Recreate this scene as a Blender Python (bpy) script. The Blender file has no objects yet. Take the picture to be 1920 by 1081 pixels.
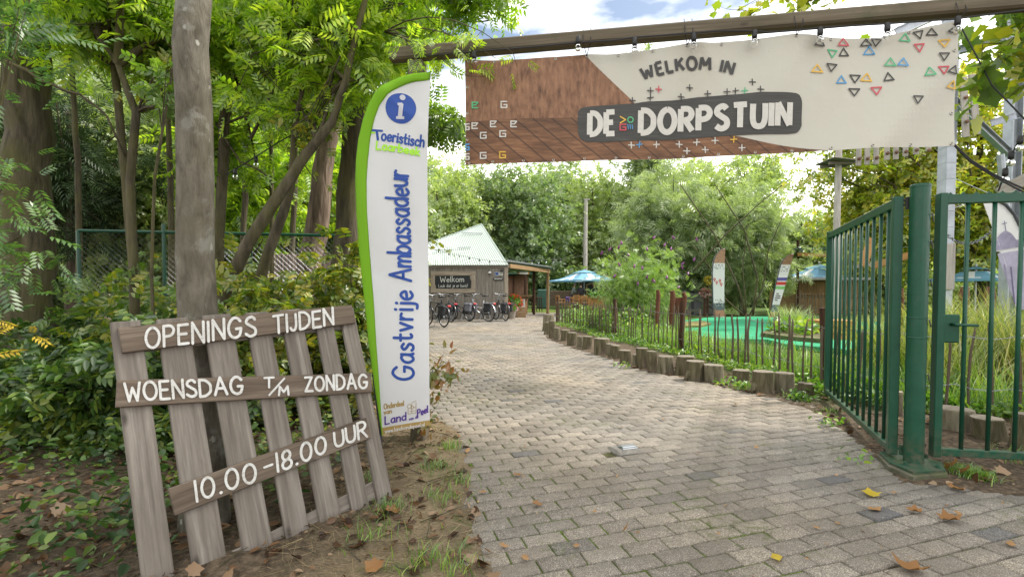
import bpy, math, random
import numpy as np
from mathutils import Vector, Matrix

R = math.radians
SC = bpy.context.scene
COL = SC.collection

# ------------------------------------------------------------------ camera
F, CH, HOR = 900.0, 1.2, 545.0          # focal length in photo pixels, eye height, horizon row
TH = R(1.8)
V0 = HOR + F * math.tan(TH)
cam_d = bpy.data.cameras.new("camera")
cam = bpy.data.objects.new("camera", cam_d)
COL.objects.link(cam)
cam.location = (0, 0, CH)
cam.rotation_euler = (R(90) - TH, 0, 0)
cam_d.sensor_width = 36.0
cam_d.lens = F / 1920 * 36
cam_d.shift_y = (V0 - 540.5) / 1920
cam_d.clip_start, cam_d.clip_end = 0.05, 2000
SC.camera = cam

# ------------------------------------------------------------------ sky, sun, exposure
SUN_EL, SUN_AZ = 51.0, 74.0            # azimuth clockwise from +Y
w = bpy.data.worlds.new("World"); SC.world = w; w.use_nodes = True
nt = w.node_tree; nt.nodes.clear()
out = nt.nodes.new("ShaderNodeOutputWorld"); bg = nt.nodes.new("ShaderNodeBackground")
sky = nt.nodes.new("ShaderNodeTexSky"); sky.sky_type = 'NISHITA'; sky.sun_disc = False
sky.sun_elevation = R(SUN_EL); sky.sun_rotation = R(SUN_AZ); sky.air_density = 1.0; sky.dust_density = 1.5
tc = nt.nodes.new("ShaderNodeTexCoord"); mp = nt.nodes.new("ShaderNodeMapping")
mp.inputs['Scale'].default_value = (1, 1, 3.0)
nz = nt.nodes.new("ShaderNodeTexNoise"); nz.inputs['Scale'].default_value = 1.7; nz.inputs['Detail'].default_value = 6
nz.inputs['Roughness'].default_value = .55
rp = nt.nodes.new("ShaderNodeValToRGB"); rp.color_ramp.elements[0].position = .42; rp.color_ramp.elements[1].position = .60
mx = nt.nodes.new("ShaderNodeMix"); mx.data_type = 'RGBA'
mx.inputs['B'].default_value = (12.5, 12.1, 11.6, 1)
nt.links.new(tc.outputs['Generated'], mp.inputs['Vector']); nt.links.new(mp.outputs[0], nz.inputs['Vector'])
nt.links.new(nz.outputs['Fac'], rp.inputs['Fac']); nt.links.new(rp.outputs['Color'], mx.inputs['Factor'])
sc_ = nt.nodes.new("ShaderNodeMix"); sc_.data_type = 'RGBA'; sc_.blend_type = 'MULTIPLY'; sc_.inputs['Factor'].default_value = 1
sc_.inputs['B'].default_value = (.80, .74, .66, 1)
nt.links.new(sky.outputs['Color'], sc_.inputs['A']); nt.links.new(sc_.outputs['Result'], mx.inputs['A'])
nt.links.new(mx.outputs['Result'], bg.inputs['Color'])
bg.inputs['Strength'].default_value = 0.12
nt.links.new(bg.outputs[0], out.inputs['Surface'])
sun_d = bpy.data.lights.new("sun", 'SUN'); sun = bpy.data.objects.new("sun", sun_d); COL.objects.link(sun)
sun_d.energy = 2.7; sun_d.angle = R(6); sun_d.color = (1, .95, .87)
sd = Vector((math.sin(R(SUN_AZ)) * math.cos(R(SUN_EL)), math.cos(R(SUN_AZ)) * math.cos(R(SUN_EL)), math.sin(R(SUN_EL))))
sun.rotation_euler = sd.to_track_quat('Z', 'Y').to_euler()
sun.location = sd * 60
SC.view_settings.view_transform = 'Standard'; SC.view_settings.look = 'None'
SC.view_settings.gamma = 1; SC.view_settings.exposure = 1.3
cy = SC.cycles
cy.max_bounces = 10; cy.diffuse_bounces = 6; cy.glossy_bounces = 2; cy.transmission_bounces = 8; cy.transparent_max_bounces = 4
cy.caustics_reflective = False; cy.caustics_refractive = False

# ------------------------------------------------------------------ pixel <-> place helpers
CAM = Vector((0, 0, CH)); FW = Vector((0, math.cos(TH), -math.sin(TH))); UP = Vector((0, math.sin(TH), math.cos(TH)))
def ray(u, v): return Vector((1, 0, 0)) * ((u - 960) / F) + FW + UP * ((V0 - v) / F)
def P(u, v, Y):
    r = ray(u, v); return CAM + r * (Y / r.y)
def G(u, v, z=0.0):
    r = ray(u, v); return CAM + r * ((z - CH) / r.z)
def onp(u, v, p0, n):
    r = ray(u, v); return CAM + r * ((p0 - CAM).dot(n) / r.dot(n))
def GX(u, Y): return Vector(((u - 960) / F * Y, Y, 0))          # ground point below column u at distance Y

# ------------------------------------------------------------------ mesh building
ORG = {}
class MB:
    def __init__(s): s.v = []; s.f = []; s.m = []; s.g = []
    def add(s, vs, fs, mi=0, gc=None):
        o = len(s.v); s.v += [tuple(p) for p in vs]; s.g += [tuple(p) for p in (gc if gc is not None else vs)]
        s.f += [tuple(i + o for i in f) for f in fs]; s.m += [mi] * len(fs)
    def box(s, c, sz, rot=None, mi=0, ch=0.0, seed=None):
        """chamfered box, centre c, full sizes sz, optional 3x3 rotation; gc runs along the box"""
        hx, hy, hz = [q / 2 for q in sz]; c = Vector(c); rot = rot or Matrix.Identity(3)
        ch = min(ch, hx * .6, hy * .6, hz * .6)
        vs, idx = [], {}
        if ch <= 0:
            for a in (-1, 1):
                for b in (-1, 1):
                    for d in (-1, 1): idx[(a, b, d)] = len(vs); vs.append(Vector((a * hx, b * hy, d * hz)))
            fs = [[idx[k] for k in q] for q in (
                ((-1,-1,-1),(-1,-1,1),(-1,1,1),(-1,1,-1)), ((1,-1,-1),(1,1,-1),(1,1,1),(1,-1,1)),
                ((-1,-1,-1),(1,-1,-1),(1,-1,1),(-1,-1,1)), ((-1,1,-1),(-1,1,1),(1,1,1),(1,1,-1)),
                ((-1,-1,-1),(-1,1,-1),(1,1,-1),(1,-1,-1)), ((-1,-1,1),(1,-1,1),(1,1,1),(-1,1,1)))]
        else:
            for a in (-1, 1):
                for b in (-1, 1):
                    for d in (-1, 1):
                        for ax in range(3):
                            p = [a * (hx - ch), b * (hy - ch), d * (hz - ch)]
                            p[ax] = (a * hx, b * hy, d * hz)[ax]
                            idx[(a, b, d, ax)] = len(vs); vs.append(Vector(p))
            fs = []
            for a in (-1, 1):
                fs.append([idx[(a, b, d, 0)] for b, d in ((-1,-1),(1,-1),(1,1),(-1,1))][::a])
                fs.append([idx[(b, a, d, 1)] for b, d in ((-1,-1),(-1,1),(1,1),(1,-1))][::a])
                fs.append([idx[(b, d, a, 2)] for b, d in ((-1,-1),(1,-1),(1,1),(-1,1))][::a])
            for a in (-1, 1):
                for b in (-1, 1):
                    q = [idx[(a,b,-1,0)], idx[(a,b,1,0)], idx[(a,b,1,1)], idx[(a,b,-1,1)]]; fs.append(q[::-a*b])
                    q = [idx[(a,-1,b,0)], idx[(a,-1,b,2)], idx[(a,1,b,2)], idx[(a,1,b,0)]]; fs.append(q[::-a*b])
                    q = [idx[(-1,a,b,1)], idx[(1,a,b,1)], idx[(1,a,b,2)], idx[(-1,a,b,2)]]; fs.append(q[::-a*b])
                    for d in (-1, 1):
                        q = [idx[(a,b,d,0)], idx[(a,b,d,1)], idx[(a,b,d,2)]]; fs.append(q[::a*b*d])
        rr = random.Random(seed if seed is not None else len(s.v) * 7 + int(c.x * 1000) + int(c.z * 770))
        off = Vector((rr.uniform(-50, 50), rr.uniform(-50, 50), rr.uniform(-50, 50)))
        k = max(range(3), key=lambda i: sz[i]); o1, o2 = (k + 1) % 3, (k + 2) % 3
        gc = [Vector((p[k], p[o1], p[o2])) + off for p in vs]
        s.add([c + rot @ p for p in vs], fs, mi, gc)
        return s
    def beam(s, a, b, w, t, up=Vector((0, 0, 1)), mi=0, ch=0.0, seed=None):
        """box from a to b; w across, t along 'up'-ish"""
        a, b = Vector(a), Vector(b); x = (b - a).normalized(); y = up.cross(x)
        if y.length < 1e-4: y = Vector((0, 1, 0)).cross(x)
        y.normalize(); z = x.cross(y)
        rot = Matrix((x, y, z)).transposed()
        return s.box((a + b) / 2, ((b - a).length, w, t), rot, mi, ch, seed)
    def tube(s, pts, rad, n=8, mi=0, cap=True, jit=0.0, rng=None, smooth=True):
        pts = [Vector(p) for p in pts]; k = len(pts)
        if not hasattr(rad, '__len__'): rad = [rad] * k
        vs, gc = [], []; ref = None; L = 0; off = random.Random(len(s.v) + 3).uniform(0, 40)
        for i, p in enumerate(pts):
            t = (pts[min(i + 1, k - 1)] - pts[max(i - 1, 0)]).normalized()
            if ref is None: ref = t.orthogonal().normalized()
            ref = (ref - t * ref.dot(t)); ref.normalize(); b = t.cross(ref)
            if i: L += (p - pts[i - 1]).length
            for j in range(n):
                a = 2 * math.pi * j / n; q = 1 + (rng.uniform(-jit, jit) if rng else 0)
                d = ref * math.cos(a) + b * math.sin(a)
                vs.append(p + d * rad[i] * q); gc.append(Vector((L + off, d.x * rad[i] + off, d.y * rad[i] + d.z * rad[i])))
        fs = [(i * n + j, i * n + (j + 1) % n, (i + 1) * n + (j + 1) % n, (i + 1) * n + j) for i in range(k - 1) for j in range(n)]
        if cap: fs.append(tuple(range(n))[::-1]); fs.append(tuple((k - 1) * n + j for j in range(n)))
        s.add(vs, fs, mi, gc); return s
    def lathe(s, prof, c, n=16, rot=None, mi=0):
        """prof = [(r, z)...] about local z"""
        c = Vector(c); vs = []
        for r, z in prof:
            for j in range(n):
                a = 2 * math.pi * j / n; p = Vector((r * math.cos(a), r * math.sin(a), z)); vs.append(c + (rot @ p if rot else p))
        k = len(prof); fs = [(i * n + j, i * n + (j + 1) % n, (i + 1) * n + (j + 1) % n, (i + 1) * n + j) for i in range(k - 1) for j in range(n)]
        if prof[0][0] > 1e-5: fs.append(tuple(range(n))[::-1])
        if prof[-1][0] > 1e-5: fs.append(tuple((k - 1) * n + j for j in range(n)))
        s.add(vs, fs, mi); return s
    def torus(s, c, Rr, r, axis, n=28, m=6, mi=0):
        c = Vector(c); z = Vector(axis).normalized(); x = z.orthogonal().normalized(); y = z.cross(x); vs = []
        for i in range(n):
            a = 2 * math.pi * i / n; d = x * math.cos(a) + y * math.sin(a)
            for j in range(m):
                b = 2 * math.pi * j / m; vs.append(c + d * (Rr + r * math.cos(b)) + z * (r * math.sin(b)))
        s.add(vs, [(i * m + j, ((i + 1) % n) * m + j, ((i + 1) % n) * m + (j + 1) % m, i * m + (j + 1) % m) for i in range(n) for j in range(m)], mi); return s
    def build(s, name, mats, parent=None, origin=None, smooth=False):
        if not isinstance(mats, (list, tuple)): mats = [mats]
        org = ORG[parent.name] if parent is not None else Vector(origin if origin is not None else (0, 0, 0))
        me = bpy.data.meshes.new(name)
        me.from_pydata([(a - org.x, b - org.y, c - org.z) for a, b, c in s.v], [], s.f)
        for m in mats: me.materials.append(m)
        me.polygons.foreach_set('material_index', s.m)
        at = me.attributes.new('gc', 'FLOAT_VECTOR', 'POINT'); at.data.foreach_set('vector', np.array(s.g, dtype=np.float32).ravel())
        if smooth: me.polygons.foreach_set('use_smooth', [True] * len(s.f))
        return link(name, me, parent, org)

def link(name, me, parent=None, org=Vector((0, 0, 0))):
    o = bpy.data.objects.new(name, me); COL.objects.link(o)
    if parent is not None: o.parent = parent
    else: o.location = org
    ORG[o.name] = Vector(org)
    return o
def arr_mesh(name, V, Fc, mats, parent=None, origin=(0, 0, 0), mi=None, smooth=False, attr=None):
    """mesh from numpy arrays (faces all of one size)"""
    org = ORG[parent.name] if parent is not None else Vector(origin)
    V = (np.asarray(V, dtype=np.float64) - np.array(org)).astype(np.float32); Fc = np.asarray(Fc, dtype=np.int32)
    me = bpy.data.meshes.new(name); k = Fc.shape[1]
    me.vertices.add(len(V)); me.vertices.foreach_set('co', V.ravel())
    me.loops.add(Fc.size); me.loops.foreach_set('vertex_index', Fc.ravel())
    me.polygons.add(len(Fc)); me.polygons.foreach_set('loop_start', np.arange(0, Fc.size, k, dtype=np.int32))
    if mi is not None: me.polygons.foreach_set('material_index', np.asarray(mi, dtype=np.int32))
    if smooth: me.polygons.foreach_set('use_smooth', np.ones(len(Fc), dtype=bool))
    for m in (mats if isinstance(mats, (list, tuple)) else [mats]): me.materials.append(m)
    if attr:
        for nm, a in attr.items():
            at = me.attributes.new(nm, 'FLOAT', 'POINT'); at.data.foreach_set('value', np.asarray(a, dtype=np.float32))
    me.update(calc_edges=True); me.validate()
    return link(name, me, parent, org)
def tag(o, label=None, cat=None, group=None, kind=None):
    if label: o['label'] = label
    if cat: o['category'] = cat
    if group: o['group'] = group
    if kind: o['kind'] = kind
    return o
def thing(name, label, cat, loc=(0, 0, 0), group=None):
    o = bpy.data.objects.new(name, None); COL.objects.link(o); o.location = loc; o.empty_display_size = .1
    ORG[o.name] = Vector(loc); return tag(o, label, cat, group)
def dup(root, loc, rotz=0, label=None, scale=None):
    def cp(o, par):
        c = o.copy(); COL.objects.link(c); ORG[c.name] = ORG[o.name]
        if par is not None: c.parent = par
        for ch in o.children: cp(ch, c)
        return c
    r = cp(root, None); r.location = loc; r.rotation_euler = (0, 0, rotz)
    if scale: r.scale = scale if hasattr(scale, '__len__') else (scale,) * 3
    if label: r['label'] = label
    return r

# ------------------------------------------------------------------ materials
class NT:
    def __init__(s, name):
        s.m = bpy.data.materials.new(name); s.m.use_nodes = True; s.t = s.m.node_tree; s.t.nodes.clear()
        s.out = s.n("ShaderNodeOutputMaterial")
    def n(s, typ, **kw):
        x = s.t.nodes.new(typ)
        for k, v in kw.items(): setattr(x, k, v)
        return x
    def l(s, a, b): s.t.links.new(a, b)
    def coord(s, kind='Object'): return s.n("ShaderNodeTexCoord").outputs[kind]
    def attr(s, nm, o='Vector'): return s.n("ShaderNodeAttribute", attribute_name=nm).outputs[o]
    def map(s, vec, sc=(1, 1, 1), rot=(0, 0, 0)):
        x = s.n("ShaderNodeMapping"); x.inputs['Scale'].default_value = sc; x.inputs['Rotation'].default_value = rot; s.l(vec, x.inputs['Vector']); return x.outputs[0]
    def noise(s, vec, scale, detail=4, rough=.55, dist=0):
        x = s.n("ShaderNodeTexNoise"); x.inputs['Scale'].default_value = scale; x.inputs['Detail'].default_value = detail
        x.inputs['Roughness'].default_value = rough; x.inputs['Distortion'].default_value = dist; s.l(vec, x.inputs['Vector']); return x.outputs['Fac']
    def ramp(s, fac, stops):
        x = s.n("ShaderNodeValToRGB"); e = x.color_ramp.elements
        while len(e) < len(stops): e.new(.5)
        for q, (p, c) in zip(e, stops): q.position = p; q.color = (*c, 1) if hasattr(c, '__len__') else (c, c, c, 1)
        s.l(fac, x.inputs['Fac']); return x.outputs['Color']
    def mix(s, fac, a, b, mode='MIX'):
        x = s.n("ShaderNodeMix", data_type='RGBA', blend_type=mode)
        for key, val in (('Factor', fac), ('A', a), ('B', b)):
            if hasattr(val, 'is_linked'): s.l(val, x.inputs[key])
            elif key == 'Factor': x.inputs['Factor'].default_value = val
            else: x.inputs[key].default_value = (*val, 1)
        return x.outputs['Result']
    def bump(s, h, strength=.5, dist=.01):
        x = s.n("ShaderNodeBump"); x.inputs['Strength'].default_value = strength; x.inputs['Distance'].default_value = dist; s.l(h, x.inputs['Height']); return x.outputs[0]
    def bsdf(s, col, rough=.8, nor=None, metal=0, spec=.5, sheen=0):
        b = s.n("ShaderNodeBsdfPrincipled")
        if hasattr(col, 'is_linked'): s.l(col, b.inputs['Base Color'])
        else: b.inputs['Base Color'].default_value = (*col, 1)
        if hasattr(rough, 'is_linked'): s.l(rough, b.inputs['Roughness'])
        else: b.inputs['Roughness'].default_value = rough
        b.inputs['Metallic'].default_value = metal; b.inputs['Specular IOR Level'].default_value = spec
        if nor is not None: s.l(nor, b.inputs['Normal'])
        s.l(b.outputs[0], s.out.inputs['Surface']); return b

def plain(name, c, rough=.7, var=.15, scale=9, metal=0, spec=.5, bump=0, coord='Object'):
    t = NT(name); v = t.coord(coord); nz = t.noise(v, scale, 5)
    lo = tuple(q * (1 - var) for q in c); hi = tuple(min(1, q * (1 + var)) for q in c)
    col = t.ramp(nz, [(.3, lo), (.7, hi)])
    t.bsdf(col, rough, t.bump(t.noise(v, scale * 6, 4), bump, .005) if bump else None, metal, spec); return t.m
def wood(name, dark, mid, light, grain=22, rough=.85, bump=.5, moss=None, along=1.3):
    t = NT(name); g = t.attr('gc')
    n1 = t.noise(t.map(g, (along, grain, grain)), 1.0, 8, .65, .35)
    n2 = t.noise(t.map(g, (.5, 3.2, 3.2)), 1.0, 3)
    fine = t.noise(t.map(g, (2.2, grain * 5, grain * 5)), 1.0, 3, .6)
    col = t.ramp(n1, [(.25, dark), (.5, mid), (.75, light)])
    col = t.mix(t.ramp(n2, [(.35, 0), (.7, 1)]), col, t.mix(.55, col, mid), 'MIX')
    col = t.mix(.45, col, t.ramp(fine, [(.3, .35), (.6, 1)]), 'MULTIPLY')
    # knots
    vo = t.n("ShaderNodeTexVoronoi"); vo.inputs['Scale'].default_value = 1; t.l(t.map(g, (3.2, 8, 8)), vo.inputs['Vector'])
    kn = t.ramp(vo.outputs['Distance'], [(.03, .75), (.13, 0)])
    col = t.mix(kn, col, tuple(q * .55 for q in dark))
    if moss:
        mm = t.ramp(t.noise(g, 5, 5, .6), [(.52, 0), (.66, .75)]); col = t.mix(mm, col, moss)
    t.bsdf(col, rough, t.bump(t.mix(.5, n1, fine), bump, .004), 0, .3); return t.m
def leafm(name, cols, transl=.35, rough=.45, tcol=1.5, gl=.08):
    """leaf: colour varies leaf by leaf; light passes through"""
    t = NT(name); ge = t.n("ShaderNodeNewGeometry"); k = len(cols)
    oi = t.n("ShaderNodeObjectInfo")
    big = t.noise(t.coord('Object'), .7, 3)
    ad = t.n("ShaderNodeMath", operation='ADD'); t.l(ge.outputs['Random Per Island'], ad.inputs[0])
    mu = t.n("ShaderNodeMath", operation='MULTIPLY_ADD'); t.l(big, mu.inputs[0]); mu.inputs[1].default_value = 1.6; mu.inputs[2].default_value = -.8
    t.l(mu.outputs[0], ad.inputs[1]); sat = ad; ad.use_clamp = True
    col = t.ramp(ad.outputs[0], [(i / max(1, k - 1), c) for i, c in enumerate(cols)])
    d = t.n("ShaderNodeBsdfDiffuse"); tr = t.n("ShaderNodeBsdfTranslucent"); g = t.n("ShaderNodeBsdfGlossy"); g.inputs['Roughness'].default_value = rough
    t.l(col, d.inputs['Color']); t.l(t.mix(1, col, (tcol, tcol * 1.05, tcol * .55), 'MULTIPLY'), tr.inputs['Color'])
    m1 = t.n("ShaderNodeMixShader"); m1.inputs[0].default_value = transl; t.l(d.outputs[0], m1.inputs[1]); t.l(tr.outputs[0], m1.inputs[2])
    m2 = t.n("ShaderNodeMixShader"); m2.inputs[0].default_value = gl; t.l(m1.outputs[0], m2.inputs[1]); t.l(g.outputs[0], m2.inputs[2])
    t.l(m2.outputs[0], t.out.inputs['Surface']); return t.m
def barkm(name, dark, light, moss=None, spots=None, vs=(10, 10, 2.2), bump=.9, mossamt=.5, bd=.02):
    t = NT(name); v = t.coord('Object')
    n = t.noise(t.map(v, vs), 1.6, 8, .62, .4); col = t.ramp(n, [(.3, dark), (.68, light)])
    if moss: col = t.mix(t.ramp(t.noise(v, 2.3, 5, .6), [(.42, 0), (.62, mossamt)]), col, moss)
    if spots:
        vo = t.n("ShaderNodeTexVoronoi"); vo.inputs['Scale'].default_value = 9; vo.inputs['Randomness'].default_value = 1; t.l(t.map(v, (1.2, 1.2, .8)), vo.inputs['Vector'])
        f = t.ramp(t.mix(.25, vo.outputs['Distance'], t.noise(v, 40, 3)), [(.17, 1), (.22, 0)])
        col = t.mix(f, col, spots)
        col = t.mix(t.ramp(t.noise(v, 6, 6, .65), [(.55, 0), (.62, .5)]), col, tuple(q * .75 for q in spots))
    t.bsdf(col, .9, t.bump(n, bump, bd), 0, .2); return t.m

# ------------------------------------------------------------------ leaves and trees
def t_rhomb(w=.42, fold=.12, droop=.1):
    return np.array([(0, 0, 0), (.45, w / 2, fold), (1, 0, -droop), (.45, -w / 2, fold)]), np.array([(0, 3, 2, 1)])
def t_ovate(w=.6, fold=.1, droop=.14):
    h = w / 2
    v = [(0, 0, 0), (.28, h * .9, fold), (.66, h * .8, fold * .6 - droop * .3), (1, 0, -droop), (.66, -h * .8, fold * .6 - droop * .3), (.28, -h * .9, fold)]
    return np.array(v), np.array([(0, 3, 2, 1), (0, 5, 4, 3)])
def t_maple():
    rr = [(0, 0), (.06, .10), (.02, .33), (.24, .30), (.44, .54), (.60, .34), (.70, .33), (.78, .18), (1, 0)]
    up = [(x, y, .10 * abs(y) * 2 - .12 * x * x) for x, y in rr]; lo = [(x, -y, z) for x, y, z in up[1:-1]]
    v = up + lo; c = len(v); v.append((.4, 0, -.02)); ring = list(range(9)) + list(range(c - 1, 8, -1))
    return np.array(v), np.array([(c, ring[i], ring[(i + 1) % len(ring)])[::-1] for i in range(len(ring))])
def t_spray(n=9, ln=.30, lw=.38, droop=.25, base=None):
    """a compound leaf: n leaflets along a drooping stalk, unit length"""
    bv, bf = base or t_rhomb(lw, .06, .12); V, Fc = [], []
    k = (n - 1) // 2
    for i in range(n):
        if i == n - 1: x, a = 1 - ln, 0.0
        else: x, a = .18 + .62 * (i // 2) / max(1, k - 1), (1 if i % 2 else -1) * 1.05
        ca, sa = math.cos(a), math.sin(a); z = -droop * x * x
        q = bv * (ln * (.8 + .25 * math.sin(math.pi * x)))
        Fc.append(bf + len(bv) * i)
        V.append(np.stack([x + q[:, 0] * ca - q[:, 1] * sa, q[:, 0] * sa + q[:, 1] * ca, z + q[:, 2] - .35 * abs(sa) * q[:, 0]], 1))
    return np.concatenate(V), np.concatenate(Fc)
TPL = dict(rhomb=t_rhomb(), ovate=t_ovate(), maple=t_maple(), willow=t_spray(9, .5, .17, .3), pinnate=t_spray(11, .32, .36, .3),
           twig=t_spray(7, .5, .55, .2, t_ovate(.55)), fern=t_spray(15, .26, .3, .35), clump=t_spray(5, .7, .62, .2), needle=t_spray(13, .3, .16, .25))
TPL['mapletwig'] = t_spray(5, .75, 1, .3, t_maple())

def scatter(tpl, pos, dirs, size, rng, roll=.8, up=1.0):
    """copies of a leaf template: pos (N,3), x axis along dirs, blade roughly facing up with random roll"""
    tv, tf = TPL[tpl] if isinstance(tpl, str) else tpl
    N = len(pos); x = dirs / (np.linalg.norm(dirs, axis=1, keepdims=True) + 1e-9)
    upv = np.tile([0, 0, up], (N, 1)) + rng.normal(0, roll, (N, 3))
    y = np.cross(upv, x); y /= np.linalg.norm(y, axis=1, keepdims=True) + 1e-9; z = np.cross(x, y)
    M = np.stack([x, y, z], 2)                                   # columns
    V = pos[:, None, :] + size[:, None, None] * np.einsum('nij,mj->nmi', M, tv)
    Fc = tf[None] + (np.arange(N) * len(tv))[:, None, None]
    return V.reshape(-1, 3), Fc.reshape(-1, tf.shape[1])

def bezier(a, b, sag, n=6):
    a, b = np.asarray(a, float), np.asarray(b, float); t = np.linspace(0, 1, n)[:, None]
    return a + (b - a) * t + np.array([0, 0, sag]) * (4 * t * (1 - t))

def crown_points(rng, starts, center, rad, n_limb, n_twig, n_leaf, spread, shell=.75):
    """limbs reach into an ellipsoid, twigs leave the limbs, leaves sit along the twigs"""
    center, rad = np.array(center, float), np.array(rad, float); limbs, twigs, lp, ld = [], [], [], []
    for i in range(n_limb):
        d = rng.normal(0, 1, 3); d /= np.linalg.norm(d); tip = center + d * rad * (rng.uniform(.2, 1) ** .5) * .92
        s = starts[rng.integers(len(starts))] if tip[2] > center[2] else starts[rng.integers(max(1, len(starts) // 2 + 1))]
        limbs.append(bezier(s, tip, rng.uniform(-.05, .18) * np.linalg.norm(tip - s)))
        for j in range(n_twig):
            b = limbs[-1][rng.integers(2, 6)]
            e = b + rng.normal(0, 1, 3) * rad * spread
            q = (e - center) / rad; r = np.linalg.norm(q)
            if r > 1.12: e = center + q / r * rad * rng.uniform(.85, 1.12)
            tw = bezier(b, e, -.06 * np.linalg.norm(e - b), 4); twigs.append(tw)
            t = rng.uniform(.25, 1.05, n_leaf)[:, None]; k = (b + (e - b) * t)
            sg = .22 * np.linalg.norm(e - b) + .02
            k = k + rng.normal(0, 1, k.shape) * sg * np.array([1, 1, .7])
            dd = (e - b) / (np.linalg.norm(e - b) + 1e-6) + rng.normal(0, .75, k.shape) + np.array([0, 0, -.25])
            lp.append(k); ld.append(dd)
    return limbs, twigs, np.concatenate(lp), np.concatenate(ld)

def make_tree(name, label, cat, trunk, radii, bark, crowns, group=None, seed=1, nseg=10, jit=.05, limbs_r=.045, twig_r=.008, flare=None, bend=None):
    """trunk: list of points from the ground up; crowns: dicts(center, rad, limbs, twigs, leaves, size, leaf, mat, spread)"""
    rng = np.random.default_rng(seed); rr = random.Random(seed)
    base = Vector(trunk[0]); t = thing(name, label, cat, base, group)
    mb = MB(); pts = [Vector(p) for p in trunk]; dense, dr = [], []
    for i in range(len(pts) - 1):
        k = max(2, int((pts[i + 1] - pts[i]).length / .35))
        for j in range(k):
            q = j / k; dense.append(pts[i].lerp(pts[i + 1], q) + Vector((rr.gauss(0, .1), rr.gauss(0, .1), 0)) * radii[i] * (0 if i + j == 0 else 1)); dr.append(radii[i] + (radii[i + 1] - radii[i]) * q)
    dense.append(pts[-1]); dr.append(radii[-1])
    if flare:
        for i, p in enumerate(dense):
            h = p.z - base.z; dr[i] *= 1 + flare * math.exp(-h / (radii[0] * 1.6))
    mb.tube([dense[0] - Vector((0, 0, .15))] + dense, [dr[0] * 1.05] + dr, nseg, 0, True, jit, rr)
    allV, allF, mats, mis = [], [], [], []; tot = 0
    for c in crowns:
        if c.get('starts'): starts = [np.array(q) for q in c['starts']]
        else:
            z0 = c['center'][2] - c['rad'][2]; starts = [np.array(p) for p in dense if p.z > z0 - .3] or [np.array(dense[-1])]
        lm, tw, lp, ld = crown_points(rng, starts, c['center'], c['rad'], c['limbs'], c['twigs'], c['leaves'], c.get('spread', .3))
        lr = c.get('limb_r', limbs_r)
        for l in lm: mb.tube([Vector(q) for q in l], [lr * (1 - .75 * i / 5) for i in range(6)], 5, 0, False)
        if c.get('draw_twigs', True):
            for l in tw: mb.tube([Vector(q) for q in l], [c.get('twig_r', twig_r) * (1 - .6 * i / 3) for i in range(4)], 3, 0, False)
        if c.get('cut'):
            ok = np.array([c['cut'](p) for p in lp]); lp, ld = lp[ok], ld[ok]
        sz = c['size'] * rng.uniform(.65, 1.3, len(lp))
        V, Fc = scatter(c['leaf'], lp, ld, sz, rng, c.get('roll', .8))
        if c['mat'] not in mats: mats.append(c['mat'])
        allV.append(V); allF.append(Fc + tot); tot += len(V); mis += [mats.index(c['mat'])] * len(Fc)
    mb.build('trunk', bark, t, smooth=True)
    if allV: arr_mesh('crown', np.concatenate(allV), np.concatenate(allF), mats, t, mi=mis)
    return t

# ------------------------------------------------------------------ brush lettering: every letter is a few strokes
def _c(*p):                                                       # smooth stroke (Catmull-Rom)
    p = list(p); closed = p[0] == p[-1]; o = []; n = len(p)
    for i in range(n - 1):
        p0 = p[i - 1] if i else (p[-2] if closed else p[0]); p1, p2 = p[i], p[i + 1]; p3 = p[i + 2] if i + 2 < n else (p[1] if closed else p[-1])
        for j in range(5):
            t = j / 5; a = [.5 * (2 * p1[k] + (p2[k] - p0[k]) * t + (2 * p0[k] - 5 * p1[k] + 4 * p2[k] - p3[k]) * t * t + (3 * p1[k] - p0[k] - 3 * p2[k] + p3[k]) * t ** 3) for k in (0, 1)]
            o.append(tuple(a))
    return o + [p[-1]]
def _l(*p): return [[p[i], p[i + 1]] for i in range(len(p) - 1)]
def _S(*parts):
    o = []
    for q in parts:
        if isinstance(q[0], list): o += q
        else: o.append(q)
    return o
def _o(cx, cy, rx, ry): return _c(*[(cx + rx * math.sin(a * math.pi / 4), cy + ry * math.cos(a * math.pi / 4)) for a in range(8)] + [(cx, cy + ry)])
_st = lambda x, a, b: _l((x, a), (x, b))
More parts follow.
